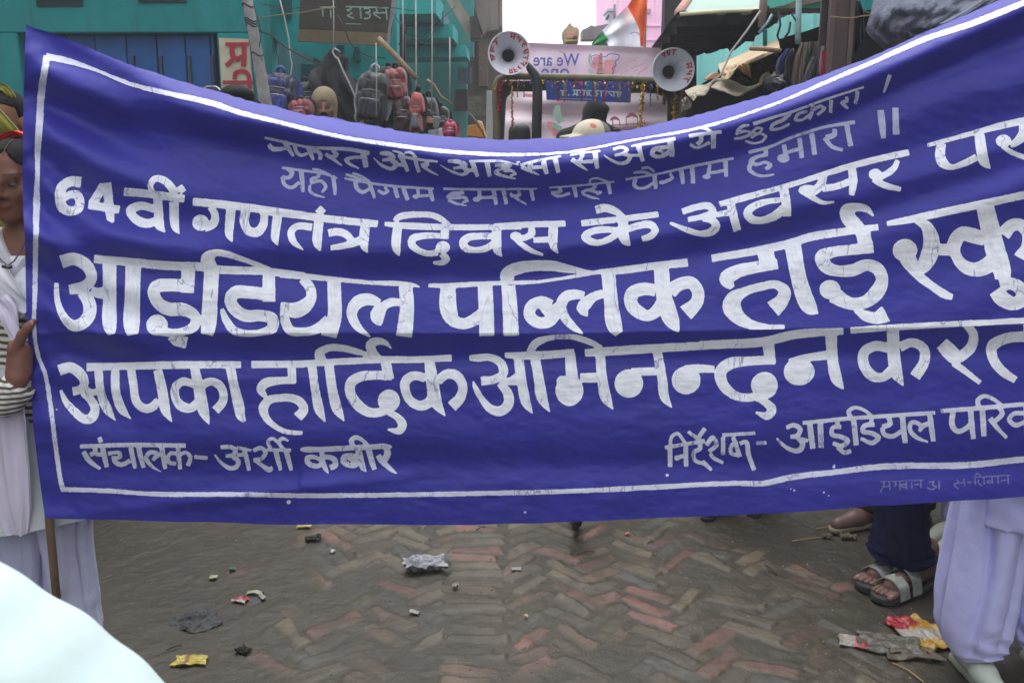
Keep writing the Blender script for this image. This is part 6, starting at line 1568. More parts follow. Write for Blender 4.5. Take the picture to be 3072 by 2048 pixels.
def horn(label, cx, cy, tx, ty, text, a0, n):
    Y = YJ-.22; c0 = A(*T3((cx, cy))[0], Y); th = A(*T3((tx, ty))[0], Y+.30); ax = (c0-th).normalized(); ax = Vector((ax.x*.35, -1, ax.z*.35)).normalized(); R0 = W(178/2.94, Y)
    root = thing('loudspeaker_horn', label, 'loudspeaker', tuple(c0+Vector((0, .3, -.1))), 'loudspeaker horns on the jeep')
    prof = [(.040, -.30), (.045, -.24), (.058, -.17), (.083, -.10), (.112, -.05), (R0*.93, -.012), (R0*.985, .004), (R0, .000), (R0, -.010), (R0*.93, -.030), (.110, -.068), (.080, -.12), (.055, -.20), (.05, -.32)]
    MB().lathe(prof, c0, ax, 40).build('bell', mat('grey_white_horn', (.72, .73, .80), .45, .10, 12), root, True)
    MB().lathe([(.0, -.26), (.044, -.262)], c0, ax, 24).build('throat', mat('horn_throat', (.006, .006, .008), .7), root, True)
    MB().lathe([(.0, -.32), (.06, -.32), (.065, -.34), (.065, -.44), (.05, -.46), (.0, -.46)], c0, ax, 24).build('driver_unit', mat('grey_driver_unit', lin(96, 98, 100), .5), root, True)
    up = Vector((0, 0, 1)); sx = ax.cross(up).normalized()*-1; sy = sx.cross(ax)*-1
    sy = ax.cross(sx)
    if sy.z < 0: sy = -sy
    red = mat('red_horn_lettering', lin(176, 44, 60), .6)
    rr = random.Random(n)
    txt = MB()
    def P_(r, a): # a point on the bell's inner face at radius r
        h = np.interp(r, [.083, .112, R0*.93], [-.10, -.05, -.012]); return c0+ax*(h+.004)+(sx*math.cos(a)+sy*math.sin(a))*r
    for gi, (a1, a2, kinds) in enumerate(text):
        m_ = len(kinds)
        for j, kd in enumerate(kinds):
            a = a1+(a2-a1)*(j+.5)/m_; w_ = (a2-a1)/m_*.42
            ro, ri = R0*.90, R0*.70
            strokes = {'म': [[(-1, 0), (1, 0)], [(-.6, 0), (-.6, .9), (-.9, .7)], [(.6, 0), (.6, 1)], [(-.6, .6), (.6, .6)]], 'ध': [[(-.9, .1), (-.2, .1), (-.6, .4), (.4, .6)], [(.6, 0), (.6, 1)]], 'र': [[(-1, 0), (1, 0)], [(0, 0), (.2, .4), (-.4, .5), (.5, 1)]], 'ा': [[(-1, 0), (1, 0)], [(0, 0), (0, 1)]], 'न': [[(-1, 0), (1, 0)], [(.5, 0), (.5, 1)], [(-.7, .5), (.5, .5)]], 'स': [[(-1, 0), (1, 0)], [(-.3, 0), (-.7, .4), (0, 1)], [(-.4, .5), (.6, .5)], [(.6, 0), (.6, 1)]], 'ऊ': [[(-.8, .1), (.3, .2), (-.4, .5), (.5, .7), (-.8, 1)]]}[kd]
            for stn in strokes:
                txt.tube([P_(ro+(ri-ro)*v, a+u*w_) for u, v in stn], .0042, 5)
    txt.build('lettering', red, root)
    MB().tube([c0-ax*.36, c0-ax*.36+Vector((0, .05, -.14)), c0-ax*.30+Vector((0, .12, -.22))], .012, 8).build('bracket', dolive, root, True)
horn('left loudspeaker horn with red lettering round its pale bell, on the jeep', 670, 470, 638, 495, [(1.55, .35, 'मधुर'.replace('ु', '')), (.3, -.75, 'सान'.replace('ा', 'ा')), (-.8, -1.6, 'ऊनम'), (2.2, 3.6, 'रनस')], 0, 1)
horn('right loudspeaker horn with red lettering down its right side, on the jeep', 2118, 615, 2076, 648, [(.45, -.75, 'मधर'), (2.3, 1.4, 'नसर')], 0, 2)
# tinsel strands: twisted foil ribbons
TC = [lin(214, 170, 60), lin(190, 150, 70), lin(190, 40, 70), lin(50, 130, 150), lin(60, 80, 170), lin(150, 110, 40)]
tins = [mat('tinsel_foil', c_, .22, .5, 60, .6, 120, metal=.9) for c_ in TC]
def tinsel(x, y0, y1, wpx, ci, Y=7.12, xb=None, label=None):
    r = random.Random(int(x*7+y0)); mb = MB(); y = y0; xb = x if xb is None else xb
    while y < y1:
        t = (y-y0)/max(1, y1-y0); p = A(*T3((x+(xb-x)*t+r.uniform(-.35, .35)*wpx, y))[0], Y+r.uniform(-.012, .012)); d = Vector((r.uniform(-1, 1), r.uniform(-.6, .6), r.uniform(-1, .3))).normalized()*W(r.uniform(.35, .8)*wpx/2.94, Y); q = Vector((r.uniform(-1, 1), r.uniform(-1, 1), r.uniform(-1, 1))).normalized()*.006
        mb.add([p-d*.5-q, p+d*.5-q*.3, p+d*.5+q, p-d*.5+q*.3], [(0, 1, 2, 3)]); y += r.uniform(2.5, 6)
    mb.tube([A(*T3((x, y0))[0], Y), A(*T3((xb, y1))[0], Y)], .003, 4)
    return mb.build('tinsel_strand', tins[ci], jeep)
for x, y0, y1, w_, ci, xb in ((590, 720, 980, 34, 2, 575), (690, 700, 1150, 30, 1, 700), (1850, 740, 1130, 44, 0, 1820), (1845, 740, 960, 40, 1, 1845), (2130, 745, 1060, 50, 0, 2120), (2160, 760, 1000, 40, 5, 2150), (955, 700, 1050, 24, 1, 950), (1160, 720, 900, 22, 0, 1158), (1105, 720, 890, 22, 5, 1100), (1420, 720, 900, 26, 1, 1425), (1300, 710, 890, 20, 2, 1308), (1515, 760, 905, 18, 2, 1512), (1640, 740, 900, 22, 5, 1635), (1725, 720, 900, 20, 5, 1722), (1980, 735, 890, 24, 1, 1980), (2030, 745, 915, 20, 5, 2030), (740, 700, 860, 16, 1, 742), (800, 700, 860, 12, 5, 798), (1915, 735, 935, 14, 4, 1915), (1045, 720, 800, 24, 3, 1045), (1360, 715, 800, 20, 3, 1360), (1250, 705, 760, 30, 2, 1260), (1500, 715, 770, 26, 3, 1500), (1690, 720, 770, 26, 3, 1690), (560, 745, 790, 26, 0, 545)): tinsel(x, y0, y1, w_, ci, xb=xb)
mb = MB(); r_ = random.Random(3)
for ci in range(6):
    mb = MB()
    for i in range(34):
        x = r_.uniform(600, 2150); y = 690+(x-600)*.03+r_.uniform(0, 55); p = A(*T3((x, y))[0], 7.13+r_.uniform(-.02, .02)); d = Vector((r_.uniform(-1, 1), 0, r_.uniform(-1, 1))).normalized()*W(r_.uniform(3, 8)/2.94*2, 7.2); q = Vector((r_.uniform(-1, 1), r_.uniform(-1, 1), 1)).normalized()*.008
        mb.add([p-d*.5-q, p+d*.5-q, p+d*.5+q, p-d*.5+q], [(0, 1, 2, 3)])
    mb.build('tinsel_fringe', tins[ci], jeep)['kind'] = 'stuff'
# body below: bonnet, grille, wings, lamps, wheels
jx = jeep.location.x
MB().box((jx-.45, YJ-1.25, .72), (jx+.45, YJ+.05, 1.02)).build('bonnet', jg, jeep, bevel=.05)
gr = MB().box((jx-.42, YJ-1.30, .45), (jx+.42, YJ-1.24, 1.0)).build('grille', jg, jeep, bevel=.02)
sl = MB(); [sl.box((jx-.26+i*.085, YJ-1.312, .55), (jx-.22+i*.085, YJ-1.301, .92)) for i in range(7)]; sl.build('grille_slots', dark, gr)
for q in (-1, 1):
    MB().lathe([(0, .015), (.07, .005), (.085, -.01), (.085, -.05)], (jx+q*.36, YJ-1.31, .80), (0, -1, 0), 24).build('headlight', mat('lamp_glass', (.6, .62, .62), .1, .05), jeep, True)
    MB().box((jx+q*.62-.18, YJ-1.2, .70), (jx+q*.62+.18, YJ-.2, .76)).build('wing', jg, jeep, bevel=.02)
    for yw in (YJ-.75, YJ+1.5):
        w_ = MB().lathe([(.20, -.09), (.34, -.10), (.37, -.06), (.37, .06), (.34, .10), (.20, .09)], (jx+q*.66, yw, .36), (1, 0, 0), 32).build('wheel', rub if 'rub' in globals() else wire, jeep, True)
        MB().lathe([(0, .05), (.2, .06), (.2, -.06), (0, -.05)], (jx+q*.66, yw, .36), (1, 0, 0), 24).build('rim', jg, w_, True)
MB().box((jx-.72, YJ-1.5, .45), (jx+.72, YJ-1.4, .58)).build('bumper', dolive, jeep, bevel=.02)
MB().box((jx-.70, YJ, .45), (jx+.70, YJ+2.2, .60)).box((jx-.72, YJ+.4, .6), (jx-.66, YJ+2.2, 1.0)).box((jx+.66, YJ+.4, .6), (jx+.72, YJ+2.2, 1.0)).build('tub', jg, jeep, bevel=.02)
s = SDF(np.array(J(690, 1500, 7.6))-.1, np.array(J(830, 1100, 7.6))+.1, .012); s.cap(J(735, 1160, 7.6), .06, J(735, 1420, 7.6), .07, .02); s.cap(J(785, 1160, 7.6), .06, J(785, 1420, 7.6), .07, .02); v, F = s.mesh(); mesh_obj('headrest', v, F, mat('black_vinyl', (.016, .017, .02), .5), jeep, True)

# printed cloth stretched behind the jeep, seen from its back
YC = 9.0
pc = thing('printed_cloth', 'white cloth with reversed English words and a map print, stretched over the jeep', 'banner', tuple(A(1790, 480, YC)))
cl = bpy.data.materials.new('printed_white_cloth'); cl = mat('printed_white_cloth', lin(236, 220, 238), .85, .05, 2.2, .15, 8, col2=lin(244, 222, 232))
def cloth_grid(poly_t, poly_b, nx, nz, Y, fold):
    V = []; 
    for i in range(nx):
        u = i/(nx-1)
        for j in range(nz):
            v_ = j/(nz-1); tx, ty = np.interp(u, [0, 1], [poly_t[0][0], poly_t[1][0]]), np.interp(u, [0, 1], [poly_t[0][1], poly_t[1][1]])
            bx, by = np.interp(u, [0, 1], [poly_b[0][0], poly_b[1][0]]), np.interp(u, [0, 1], [poly_b[0][1], poly_b[1][1]])
            V.append(A(tx+(bx-tx)*v_, ty+(by-ty)*v_, Y+fold(u, v_)))
    I = lambda i, j: i*nz+j
    return V, [(I(i, j), I(i, j+1), I(i+1, j+1), I(i+1, j)) for i in range(nx-1) for j in range(nz-1)]
V, F = cloth_grid(T3((700, 372), (2120, 428)), T3((640, 900), (2120, 905)), 60, 30, YC, lambda u, v: .02*math.sin(u*17+v*3)+.012*math.sin(v*9+u*5)-.05*math.exp(-(v/.06)**2)*1)
mesh_obj('upper_cloth', V, F, cl, pc, True)
V, F = cloth_grid(T3((560, 780), (2150, 800)), T3((540, 1700), (2150, 1700)), 60, 40, YC-.35, lambda u, v: .03*math.sin(u*13+v*8)+.10*math.exp(-((v-.26+.12*abs(u-.5))/.06)**2)+.02*math.sin(v*14+u*9))
mesh_obj('lower_cloth', V, F, mat('pinkish_white_cloth', lin(232, 218, 226), .85, .06, 2.5, .15, 8, col2=lin(240, 218, 226)), pc, True)
YP = YC-.10
ink = mat('blue_violet_ink', lin(98, 100, 178), .7, .15); pink = mat('pink_powder_print', lin(228, 158, 164), .8, .15, 10); grn = mat('pale_green_print', lin(160, 196, 178), .8, .15, 10)
def text(body_, cx, cy, hpx, wpx, parent, m, Y):
    cu = bpy.data.curves.new('t', 'FONT'); cu.body = body_; cu.align_x = 'CENTER'; cu.align_y = 'CENTER'; cu.size = 1; cu.extrude = 0; cu.offset = .012
    o = bpy.data.objects.new('t', cu); COL.objects.link(o); dg = bpy.context.evaluated_depsgraph_get(); me = bpy.data.meshes.new_from_object(o.evaluated_get(dg)); COL.objects.unlink(o)
    v = np.array([tuple(p.co) for p in me.vertices]); F = [tuple(p.vertices) for p in me.polygons]; mn, mxx = v.min(0), v.max(0); v = (v-(mn+mxx)/2)/(mxx-mn+1e-9)
    px, py = cx-v[:, 0]*wpx, cy-v[:, 1]*hpx     # mirrored: the cloth is read from its far side
    q = np.array(T3(*zip(px, py))); P = at(q[:, 0], q[:, 1], Y); return mesh_obj('lettering', P, F, m, parent)
text('We are', 1085, 528, 112, 405, pc, ink, YP); text('one', 1075, 650, 86, 250, pc, ink, YP)
flat_letters("""8 1490,500 1520,505 1545,480 1590,478 1640,490 1635,520 1605,545 1612,580 1580,600 1590,640 1560,670
8 1395,500 1420,488 1460,492 1470,520
6 1395,500 1400,540 1425,570""", YP, ink, pc, 'map_outline', ox=1300)
flat_letters("""60 1440,500 1440,560 1400,590,40
90 1560,530 1560,600 1555,670,60
26 1470,640 1500,690""", YP+.012, pink, pc, 'map_print', ox=1300)
flat_letters("""22 1480,470 1475,560,34 1462,680,58""", YP-.006, mat('tower_print', lin(196, 140, 134), .8, .3, 30), pc, 'tower_print', ox=1300)
flat_letters("""6 1455,560 1500,560
6 1448,610 1505,612
6 1440,650 1510,652
5 1468,520 1492,520""", YP-.010, mat('tower_bands', lin(140, 84, 92), .8), pc, 'tower_bands', ox=1300)
flat_letters("""20 1385,480 1375,540 1395,580
24 1370,610 1400,650""", YP+.016, grn, pc, 'green_print', ox=1300)
for ln in ('7 1000,430 1040,450', '9 1110,455 1160,470', '8 1700,560 1790,530', '8 1740,610 1860,560', '7 1650,660 1720,620', '7 1880,480 1950,500', '10 850,430 900,460', '8 1800,660 1890,590', '6 1760,640 1800,615'):
    flat_letters(ln, YP+.016, pink, pc, 'powder_smear', ox=1300)
YQ = YC-.56
flat_letters("""40 1100,930 1090,1000,70 1130,1080,60
40 1050,1100 1130,1140""", YQ, grn, pc, 'green_smear', ox=1300)
flat_letters("""40 1000,1090 1050,1120,70 1090,1200,50
30 800,840 900,850 960,870
30 1080,900 1130,890""", YQ+.004, pink, pc, 'pink_smear', ox=1300)
flat_letters("""8 1520,1110 1900,1085
8 1560,1140 1920,1110
14 1560,1060 1600,1040,30 1640,1060,14
14 1700,1040 1750,1010,36 1800,1035,14
9 1580,1060 1585,1120
9 1640,1055 1645,1115
9 1700,1045 1704,1110
9 1800,1035 1805,1100
7 1860,1060 1865,1100""", YQ-.004, mat('red_line_print', lin(188, 120, 132), .8), pc, 'building_print', ox=1300)
flag_pole = None
# tricolour flag behind the cloth
fl = thing('national_flag', 'orange, white and green flag drooping from a pole above the printed cloth', 'flag', tuple(A(1930, 420, 10.5)))
def flagpart(nm, q, m): MB().slab(T3(*q), 10.5, .012).build(nm, m, fl)
def flag_strip(nm, L1, L2, m, wv):
    a = np.array(L1, float); b_ = np.array(L2, float); n = 24; V = []
    t0 = np.linspace(0, 1, len(a)); tt = np.linspace(0, 1, n); a = np.stack([np.interp(tt, t0, a[:, i]) for i in (0, 1)], -1); t1 = np.linspace(0, 1, len(b_)); b_ = np.stack([np.interp(tt, t1, b_[:, i]) for i in (0, 1)], -1)
    for i in range(n):
        for j in range(9):
            u = j/8; p = a[i]+(b_[i]-a[i])*u; q = T3((p[0], p[1]))[0]; V.append(A(q[0], q[1], 10.4+wv*math.sin(u*7+i*.18)+.02*math.sin(i*.5)))
    F = [(i*9+j, (i+1)*9+j, (i+1)*9+j+1, i*9+j+1) for i in range(n-1) for j in range(8)]; return mesh_obj(nm, V, F, m, fl, True)
flag_strip('orange_band', [(1710, 60), (1770, 160), (1815, 260), (1825, 410)], [(1790, -60), (1880, -60), (1885, 60), (1872, 200), (1850, 410)], cloth('saffron_cloth', lin(248, 112, 40), .06, .7), .05)
flag_strip('white_band', [(1490, 270), (1500, 330), (1560, 430)], [(1705, 62), (1770, 165), (1815, 262), (1828, 430)], cloth('flag_white', lin(242, 242, 250), .03), .07)
flag_strip('green_band', [(1395, 385), (1400, 420)], [(1492, 275), (1540, 350), (1590, 420)], cloth('flag_green', lin(40, 138, 72), .08), .03)
flat_letters("10 1735,300 1760,288 1800,292 1815,310", 10.28, mat('flag_blue', lin(150, 160, 220), .7), fl, 'wheel_emblem', ox=1300)
MB().tube([A(*T3((1880, -120))[0], 10.55), A(*T3((1850, 900))[0], 10.55), A(*T3((1850, 900))[0], 10.55)*1+Vector((0, 0, -1.7))], .014, 8).build('flag_pole', bambo, fl, True)

# beyond: pink house, crown ornament, tarpaulin
YK = 26
pk = thing('pink_house', 'pale pink house rising beyond the jeep at the street end', 'building', (xat(1960, YK), YK, 0))
MB().slab([(1848, -700), (2300, -700), (2300, 640), (1816, 640), (1820, 120), (1848, 75)], YK, 6).build('wall', wallmat('pink_limewash', lin(244, 190, 220), .05, bump=.1), pk)
for yy in (75, 118): MB().slab([(1850, yy), (2300, yy+6), (2300, yy+9), (1850, yy+3)], YK-.05, .05).build('cornice', mat('pink_cornice', lin(226, 176, 204), .8), pk)
MB().slab(T3((1885, 78), (1920, 80), (1918, 118), (1885, 116)), YK-.3, .28).build('meter_box', mat('grey_box', lin(150, 140, 150), .7), pk)
wt = thing('rooftop_block', 'small whitewashed rooftop block left of the pink house', 'building', (xat(1835, 25), 25, 0))
MB().slab(T3((1545, 80), (1600, 78), (1605, 180), (1620, 900), (1540, 900)), 25, 1).build('wall', mat('whitewash', lin(206, 200, 212), .8), wt); MB().slab(T3((1535, 78), (1606, 74), (1606, 95), (1535, 98)), 24.9, 1.2).build('cap', mat('whitewash_cap', lin(190, 186, 196), .8), wt)
MB().tube([A(*T3((1528, 150))[0], 25), A(*T3((1545, 160))[0], 25)], .07, 8).build('spout', mat('drain_spout', lin(60, 60, 64), .7), wt, True)
MB().tube([A(*T3((1600, 40))[0], 24.9), A(*T3((1600, 180))[0], 24.9)], .03, 6).build('drain_pipe', mat('drain_pipe', lin(120, 116, 124), .7), wt, True)
tp = MB().slab(T3((1318, 262), (1350, 250), (1395, 222), (1420, 235), (1540, 212), (1540, 290), (1470, 330), (1420, 345), (1318, 345)), 22, .8).build('tarpaulin_roof', mat('grey_tarp', lin(120, 112, 116), .85, .25, 3, .4, 5), None); tag(tp, 'grey tarpaulin roof hump against the sky beside the crown ornament', 'roof')
ct = thing('crown_ornament', 'painted crown-shaped float top with pointed peak, standing above the printed cloth', 'ornament', tuple(A(1714, 200, 12)))
MB().slab(T3((1150, 262), (1175, 240), (1190, 215), (1205, 198), (1222, 222), (1245, 240), (1268, 238), (1288, 262), (1288, 300), (1278, 385), (1168, 385), (1150, 300)), 12, .5).build('crown', mat('tan_crown', lin(176, 160, 128), .7, .2, 5), ct, bevel=.01)
MB().slab(T3((1178, 285), (1275, 280), (1270, 330), (1182, 335)), 11.97, .03).build('painted_panel', mat('peach_panel', lin(206, 150, 130), .7, .3, 12), ct); MB().slab(T3((1235, 318), (1268, 318), (1268, 345), (1235, 345)), 11.94, .03).build('dark_plaque', mat('dark_plaque', lin(74, 70, 60), .7), ct)
MB().slab(T3((1165, 350), (1282, 345), (1282, 362), (1165, 368)), 11.95, .05).build('gold_rim', mat('gold_rim', lin(196, 160, 90), .5), ct)
MB().tube([A(1714, 128, 12.25), A(1714, 520, 12.25)], .05, 8).build('mast', wood_d, ct, True)

# ------------------------------------------------------------------ right side of the street
corr = mat('rusty_tin', lin(86, 84, 80), .6, .35, 5, .2, 20)
aw = thing('tin_awning', 'dark corrugated tin awning over the right-hand stalls with a bright front edge', 'awning', tuple(A(2200, 380, 7.5)))
x_a, x_b = xat(2031, 6.3, 40), 3.6; za = zat(42, 6.3); V = []; F = []; n = 120
for i in range(n):
    u = i/(n-1); x = x_a+(x_b-x_a)*u; zz = .012*math.sin(u*n*.9)
    V += [(x, 6.3, za+zz+.02*u), (x+.28, 9.8, za-.02+zz), (x, 6.3, za+zz+.02*u+.008), (x+.28, 9.8, za-.012+zz)]
for i in range(n-1): a = i*4; F += [(a, a+1, a+5, a+4), (a+2, a+6, a+7, a+3), (a, a+4, a+6, a+2)]
mesh_obj('sheet', V, F, corr, aw, True)
MB().tube([A(*p, 6.25) for p in T5((0, 170), (420, 140), (900, 122), (1000, 118))], .012, 8).build('front_edge', mat('bright_tin_edge', lin(196, 190, 150), .5), aw, True)
for Y in (6.9, 7.6, 8.4, 9.2): MB().box((x_a+.05+(Y-6.3)*.08, Y, za-.07), (3.5, Y+.05, za-.02)).build('purlin', wood_d, aw)
MB().box((x_a+.3, 6.35, 0), (x_a+.36, 6.41, za-.01)).build('post', wood_d, aw) if False else None
MB().box((3.5, 6.35, 0), (3.56, 6.41, za)).box((3.5, 9.6, 0), (3.56, 9.66, za)).build('posts', wood_d, aw) if False else None
for px, py in ((3.5, 6.4), (3.52, 9.6), (1.65, 9.7)): MB().box((px, py, 0), (px+.06, py+.06, za)).build('post', wood_d, aw)
us = thing('plastic_sheet_roof', 'pale translucent sheet roof above the dark tin awning', 'roof', tuple(A(2200, 60, 6.6)))
MB().slab([(2036, 41), (2068, -30), (2300, -60), (2286, 30)], [6.5, 7.6, 7.6, 6.5], .02).build('sheet', mat('pale_fibre_sheet', lin(160, 172, 166), .6, .2, 2, .2, 10, col2=lin(150, 190, 172)), us)
MB().tube([A(2036, 40, 6.48), A(2085, -30, 7.55)], .03, 8).build('edge_beam', mat('pinkish_timber', lin(196, 150, 140), .7), us, True)
bw = thing('stall_row', 'dark row of stalls under the awnings at the right', 'building', (2.4, 9.9, 0))
MB().box((1.45, 9.9, 0), (9, 10.1, 3.6)).build('back_wall', wallmat('dark_void_wall', lin(44, 42, 40), .4), bw)  # wall coloured near-black to stand for the unlit void under the awnings
MB().box((3.6, 3.6, 0), (3.8, 9.9, 4.5)).build('side_wall', wallmat('dark_teal_wall', lin(20, 70, 74), .3), bw)
for q in (((440, 240), (560, 240), (560, 400), (440, 400)),): MB().slab(T4((400, 240), (455, 235), (455, 290), (385, 300)), 9.7, .1).build('green_shutter', mat('dull_green', lin(74, 122, 112), .8, .3, 8), bw)
MB().slab(T4((480, 130), (600, 110), (640, 150), (560, 215), (470, 235)), 9.5, .1).build('green_wall_patch', mat('sage_wall', lin(92, 118, 104), .8, .35, 6), bw)
# ragged teal fascia
fs = thing('tin_fascia', 'ragged pale teal tin fascia sloping up to the brown column', 'fascia', tuple(A(2250, 300, 6.2)))
top_ = [(195, 660), (290, 620), (315, 640), (440, 605), (470, 580), (560, 572), (585, 610), (650, 590), (700, 545), (780, 488), (870, 492), (885, 435), (940, 400), (1000, 355), (1060, 320), (1110, 285), (1150, 278), (1160, 205), (1200, 215), (1260, 178), (1440, 162), (1720, 158)]
bot_ = [(205, 1020), (300, 960), (420, 880), (480, 760), (640, 690), (830, 590), (1000, 540), (1150, 480), (1260, 430), (1480, 370), (1720, 285)]
V = []; F = []; N = 160; T_, B_ = np.array(top_, float), np.array(bot_, float)
for i in range(N):
    x = 195+(1720-195)*i/(N-1); yt = np.interp(x, T_[:, 0], T_[:, 1])+5*vnoise(np.array([x/9.]), np.array([0.]), 3)[0]; yb = np.interp(x, B_[:, 0], B_[:, 1]); Y = 6.2-.7*(x/1720)+.002*math.sin(x*.09+2*math.sin(x*.013))+.012*vnoise(np.array([x/60.]), np.array([1.]), 5)[0]
    V += [A(*T5((x, yt))[0], Y), A(*T5((x, yb))[0], Y), A(*T5((x, yt))[0], Y+.02), A(*T5((x, yb))[0], Y+.02)]
for i in range(N-1): a = i*4; F += [(a, a+1, a+5, a+4), (a+2, a+6, a+7, a+3), (a, a+4, a+6, a+2), (a+1, a+3, a+7, a+5)]
mesh_obj('sheet', V, F, teal_l, fs, False)
for a, b_ in (((1460, 165), (1480, 365)), ((1000, 350), (1000, 540))): MB().tube([A(*T5(a)[0], 5.7), A(*T5(b_)[0], 5.7)], .012, 6).build('batten', teal_d, fs, True)
up = thing('upper_boards', 'patched upper boards with a dark beam above the teal fascia', 'boards', tuple(A(2400, 60, 5.9)))
MB().slab(T5((980, 20), (1100, -60), (1740, -160), (1740, 110), (1420, 90), (1240, 150), (1090, 110)), 6.0, .03).build('teal_board', wallmat('mint_board', lin(96, 200, 180), .2), up)
MB().slab(T5((1085, 95), (1240, 60), (1500, -40), (1740, -90), (1740, 5), (1480, 60), (1300, 130), (1210, 205), (1100, 160)), 5.9, .08).build('ragged_sacking', mat('grey_sacking', lin(116, 108, 98), .9, .5, 9, .6, 30), up)
MB().slab(T5((880, 112), (1100, 100), (1740, 98), (1740, 158), (1100, 155), (960, 135)), 5.75, .10).build('beam', wood_d, up)
tag(MB().tube([A(*T5((985, -40))[0], 5.7), A(*T5((965, 320))[0], 5.7)], .022, 10).build('timber_prop', mat('brown_prop', lin(110, 96, 92), .8, .3, 12), None, True), 'short brown timber prop hanging beneath the upper boards', 'prop')
tag(MB().tube([A(*T5((1400, -60))[0], 5.5), A(*T5((1388, 440))[0], 5.5), A(*T5((1392, 520))[0], 5.5)], .016, 10).build('drain_pipe', mat('grey_pipe', lin(120, 150, 150), .5), None, True), 'thin grey pipe hanging down in front of the teal fascia', 'pipe')
for lb, pts, r, m in (('rope tied from the awning edge down to the tan canopy', [(945, 130), (790, 360), (600, 610), (480, 880), (380, 960), (350, 1030)], .006, rope_w), ('grey pipe slanting beside the timber prop', [(1085, 170), (1030, 270), (930, 385)], .008, mat('grey_blue_pipe', lin(120, 150, 160), .5)), ('black cable looping down over the teal fascia', [(1165, 150), (1180, 300), (1145, 420), (1160, 470), (1220, 460), (1280, 380), (1300, 260)], .006, wire), ('black cable with a long bend beside the grey pipe', [(1310, 160), (1360, 240), (1400, 330), (1410, 200), (1405, 20)], .005, wire), ('thin wire along the right of the fascia', [(1660, -20), (1690, 80), (1715, 200), (1690, 330), (1640, 500), (1600, 720)], .004, wire), ('yellowish string tied across the brown column', [(1770, 195), (1900, 210), (2020, 215), (2150, 190), (2260, 182)], .003, mat('yellow_string', lin(140, 120, 90), .8))):
    cord('rope' if 'rope' in lb or 'string' in lb else 'cable', lb, 'rope' if 'rope' in lb or 'string' in lb else 'cable', [A(*p, 5.5 if m is not rope_w else 5.45) for p in T5(*pts)] if 'column' not in lb else [A(*p, 4.95) for p in T5(*pts)], r, m)
# tan canopy of sacking and a torn lower sheet
cn = thing('canopy', 'torn tan sacking canopy with a drooping grey sheet below, right of the jeep', 'canopy', tuple(A(2240, 330, 5.5)))
def sag(nm, rows, m, th=.012, am=.02, fq=1.0):
    """sheet through rows of photo points (x, y, Y), thickened"""
    R_ = [catmull(np.array([(p[0], p[1], p[2]*100) for p in r], float), 6) for r in rows]; n = 40
    R_ = [np.stack([np.interp(np.linspace(0, 1, n), np.linspace(0, 1, len(r)), r[:, i]) for i in range(3)], -1) for r in R_]; R_ = np.array(R_); K = 18
    V = []
    for j in range(K):
        t = j/(K-1)*(len(R_)-1); a = min(int(t), len(R_)-2); row = R_[a]+(R_[a+1]-R_[a])*(t-a)
        for i in range(n): q = T5((row[i, 0], row[i, 1]))[0]; V.append(A(q[0], q[1], row[i, 2]/100+am*(vnoise(np.array([i*.35*fq]), np.array([j*.5*fq]), 9)[0]+.6*vnoise(np.array([i*.9*fq]), np.array([j*.9*fq]), 6)[0])))
    V = np.array(V); B = V+np.array((0, th, th*.5)); F = [(j*n+i, j*n+i+1, (j+1)*n+i+1, (j+1)*n+i) for j in range(K-1) for i in range(n-1)]; F += [tuple(x+K*n for x in f[::-1]) for f in F]
    return mesh_obj(nm, np.vstack([V, B]), F, m, cn, True)
sack = mat('tan_sacking', lin(186, 164, 134), .9, .25, 7, .4, 40); sheet_g = mat('grey_tan_sheet', lin(158, 148, 130), .85, .3, 5, .3, 20)
sag('sacking', [[(455, 770, 5.9), (700, 660, 5.9), (900, 570, 5.8), (1160, 480, 5.7)], [(470, 840, 5.55), (650, 760, 5.5), (850, 690, 5.45), (1180, 590, 5.45)], [(495, 935, 5.5), (560, 930, 5.45), (690, 800, 5.4), (850, 735, 5.4)]], sack)
sag('torn_flap', [[(680, 790, 5.4), (750, 760, 5.38), (815, 770, 5.4)], [(740, 860, 5.42), (790, 850, 5.42), (835, 870, 5.42)], [(830, 920, 5.45), (840, 925, 5.45), (845, 930, 5.45)]], mat('ochre_sacking', lin(190, 156, 100), .9, .2, 9))
sag('drooping_sheet', [[(300, 1010, 5.9), (480, 930, 5.9), (620, 960, 5.85), (800, 1030, 5.8), (1000, 960, 5.8), (1120, 900, 5.8)], [(340, 1030, 5.6), (500, 980, 5.6), (640, 1060, 5.55), (800, 1090, 5.55), (960, 1010, 5.6), (1080, 960, 5.6)], [(370, 1040, 5.4), (520, 1080, 5.4), (670, 1132, 5.4), (800, 1090, 5.4), (950, 1018, 5.4), (1000, 985, 5.4)]], sheet_g)
sag('lower_sheet', [[(60, 1080, 5.8), (200, 1020, 5.8), (330, 1000, 5.8), (470, 930, 5.8)], [(90, 1120, 5.6), (200, 1090, 5.6), (300, 1060, 5.6), (390, 990, 5.6)], [(160, 1190, 5.5), (210, 1130, 5.5), (290, 1120, 5.5), (360, 1040, 5.5)]], sheet_g)
sag('dark_back_sheet', [[(500, 950, 5.95), (640, 830, 5.95), (850, 760, 5.95), (1180, 600, 5.95)], [(620, 980, 6.0), (760, 960, 6.0), (900, 900, 6.0), (1150, 800, 6.0)], [(640, 1000, 6.05), (800, 1030, 6.05), (950, 970, 6.05), (1100, 900, 6.05)]], mat('dark_sheet', lin(40, 34, 28), .95, .4, 8))  # dark sheet filling the space between the sacking and the drooping sheet
MB().tube([A(*p, 5.4) for p in T5((820, 570), (1000, 578), (1190, 602))], .012, 8).build('batten', bambo, cn, True)
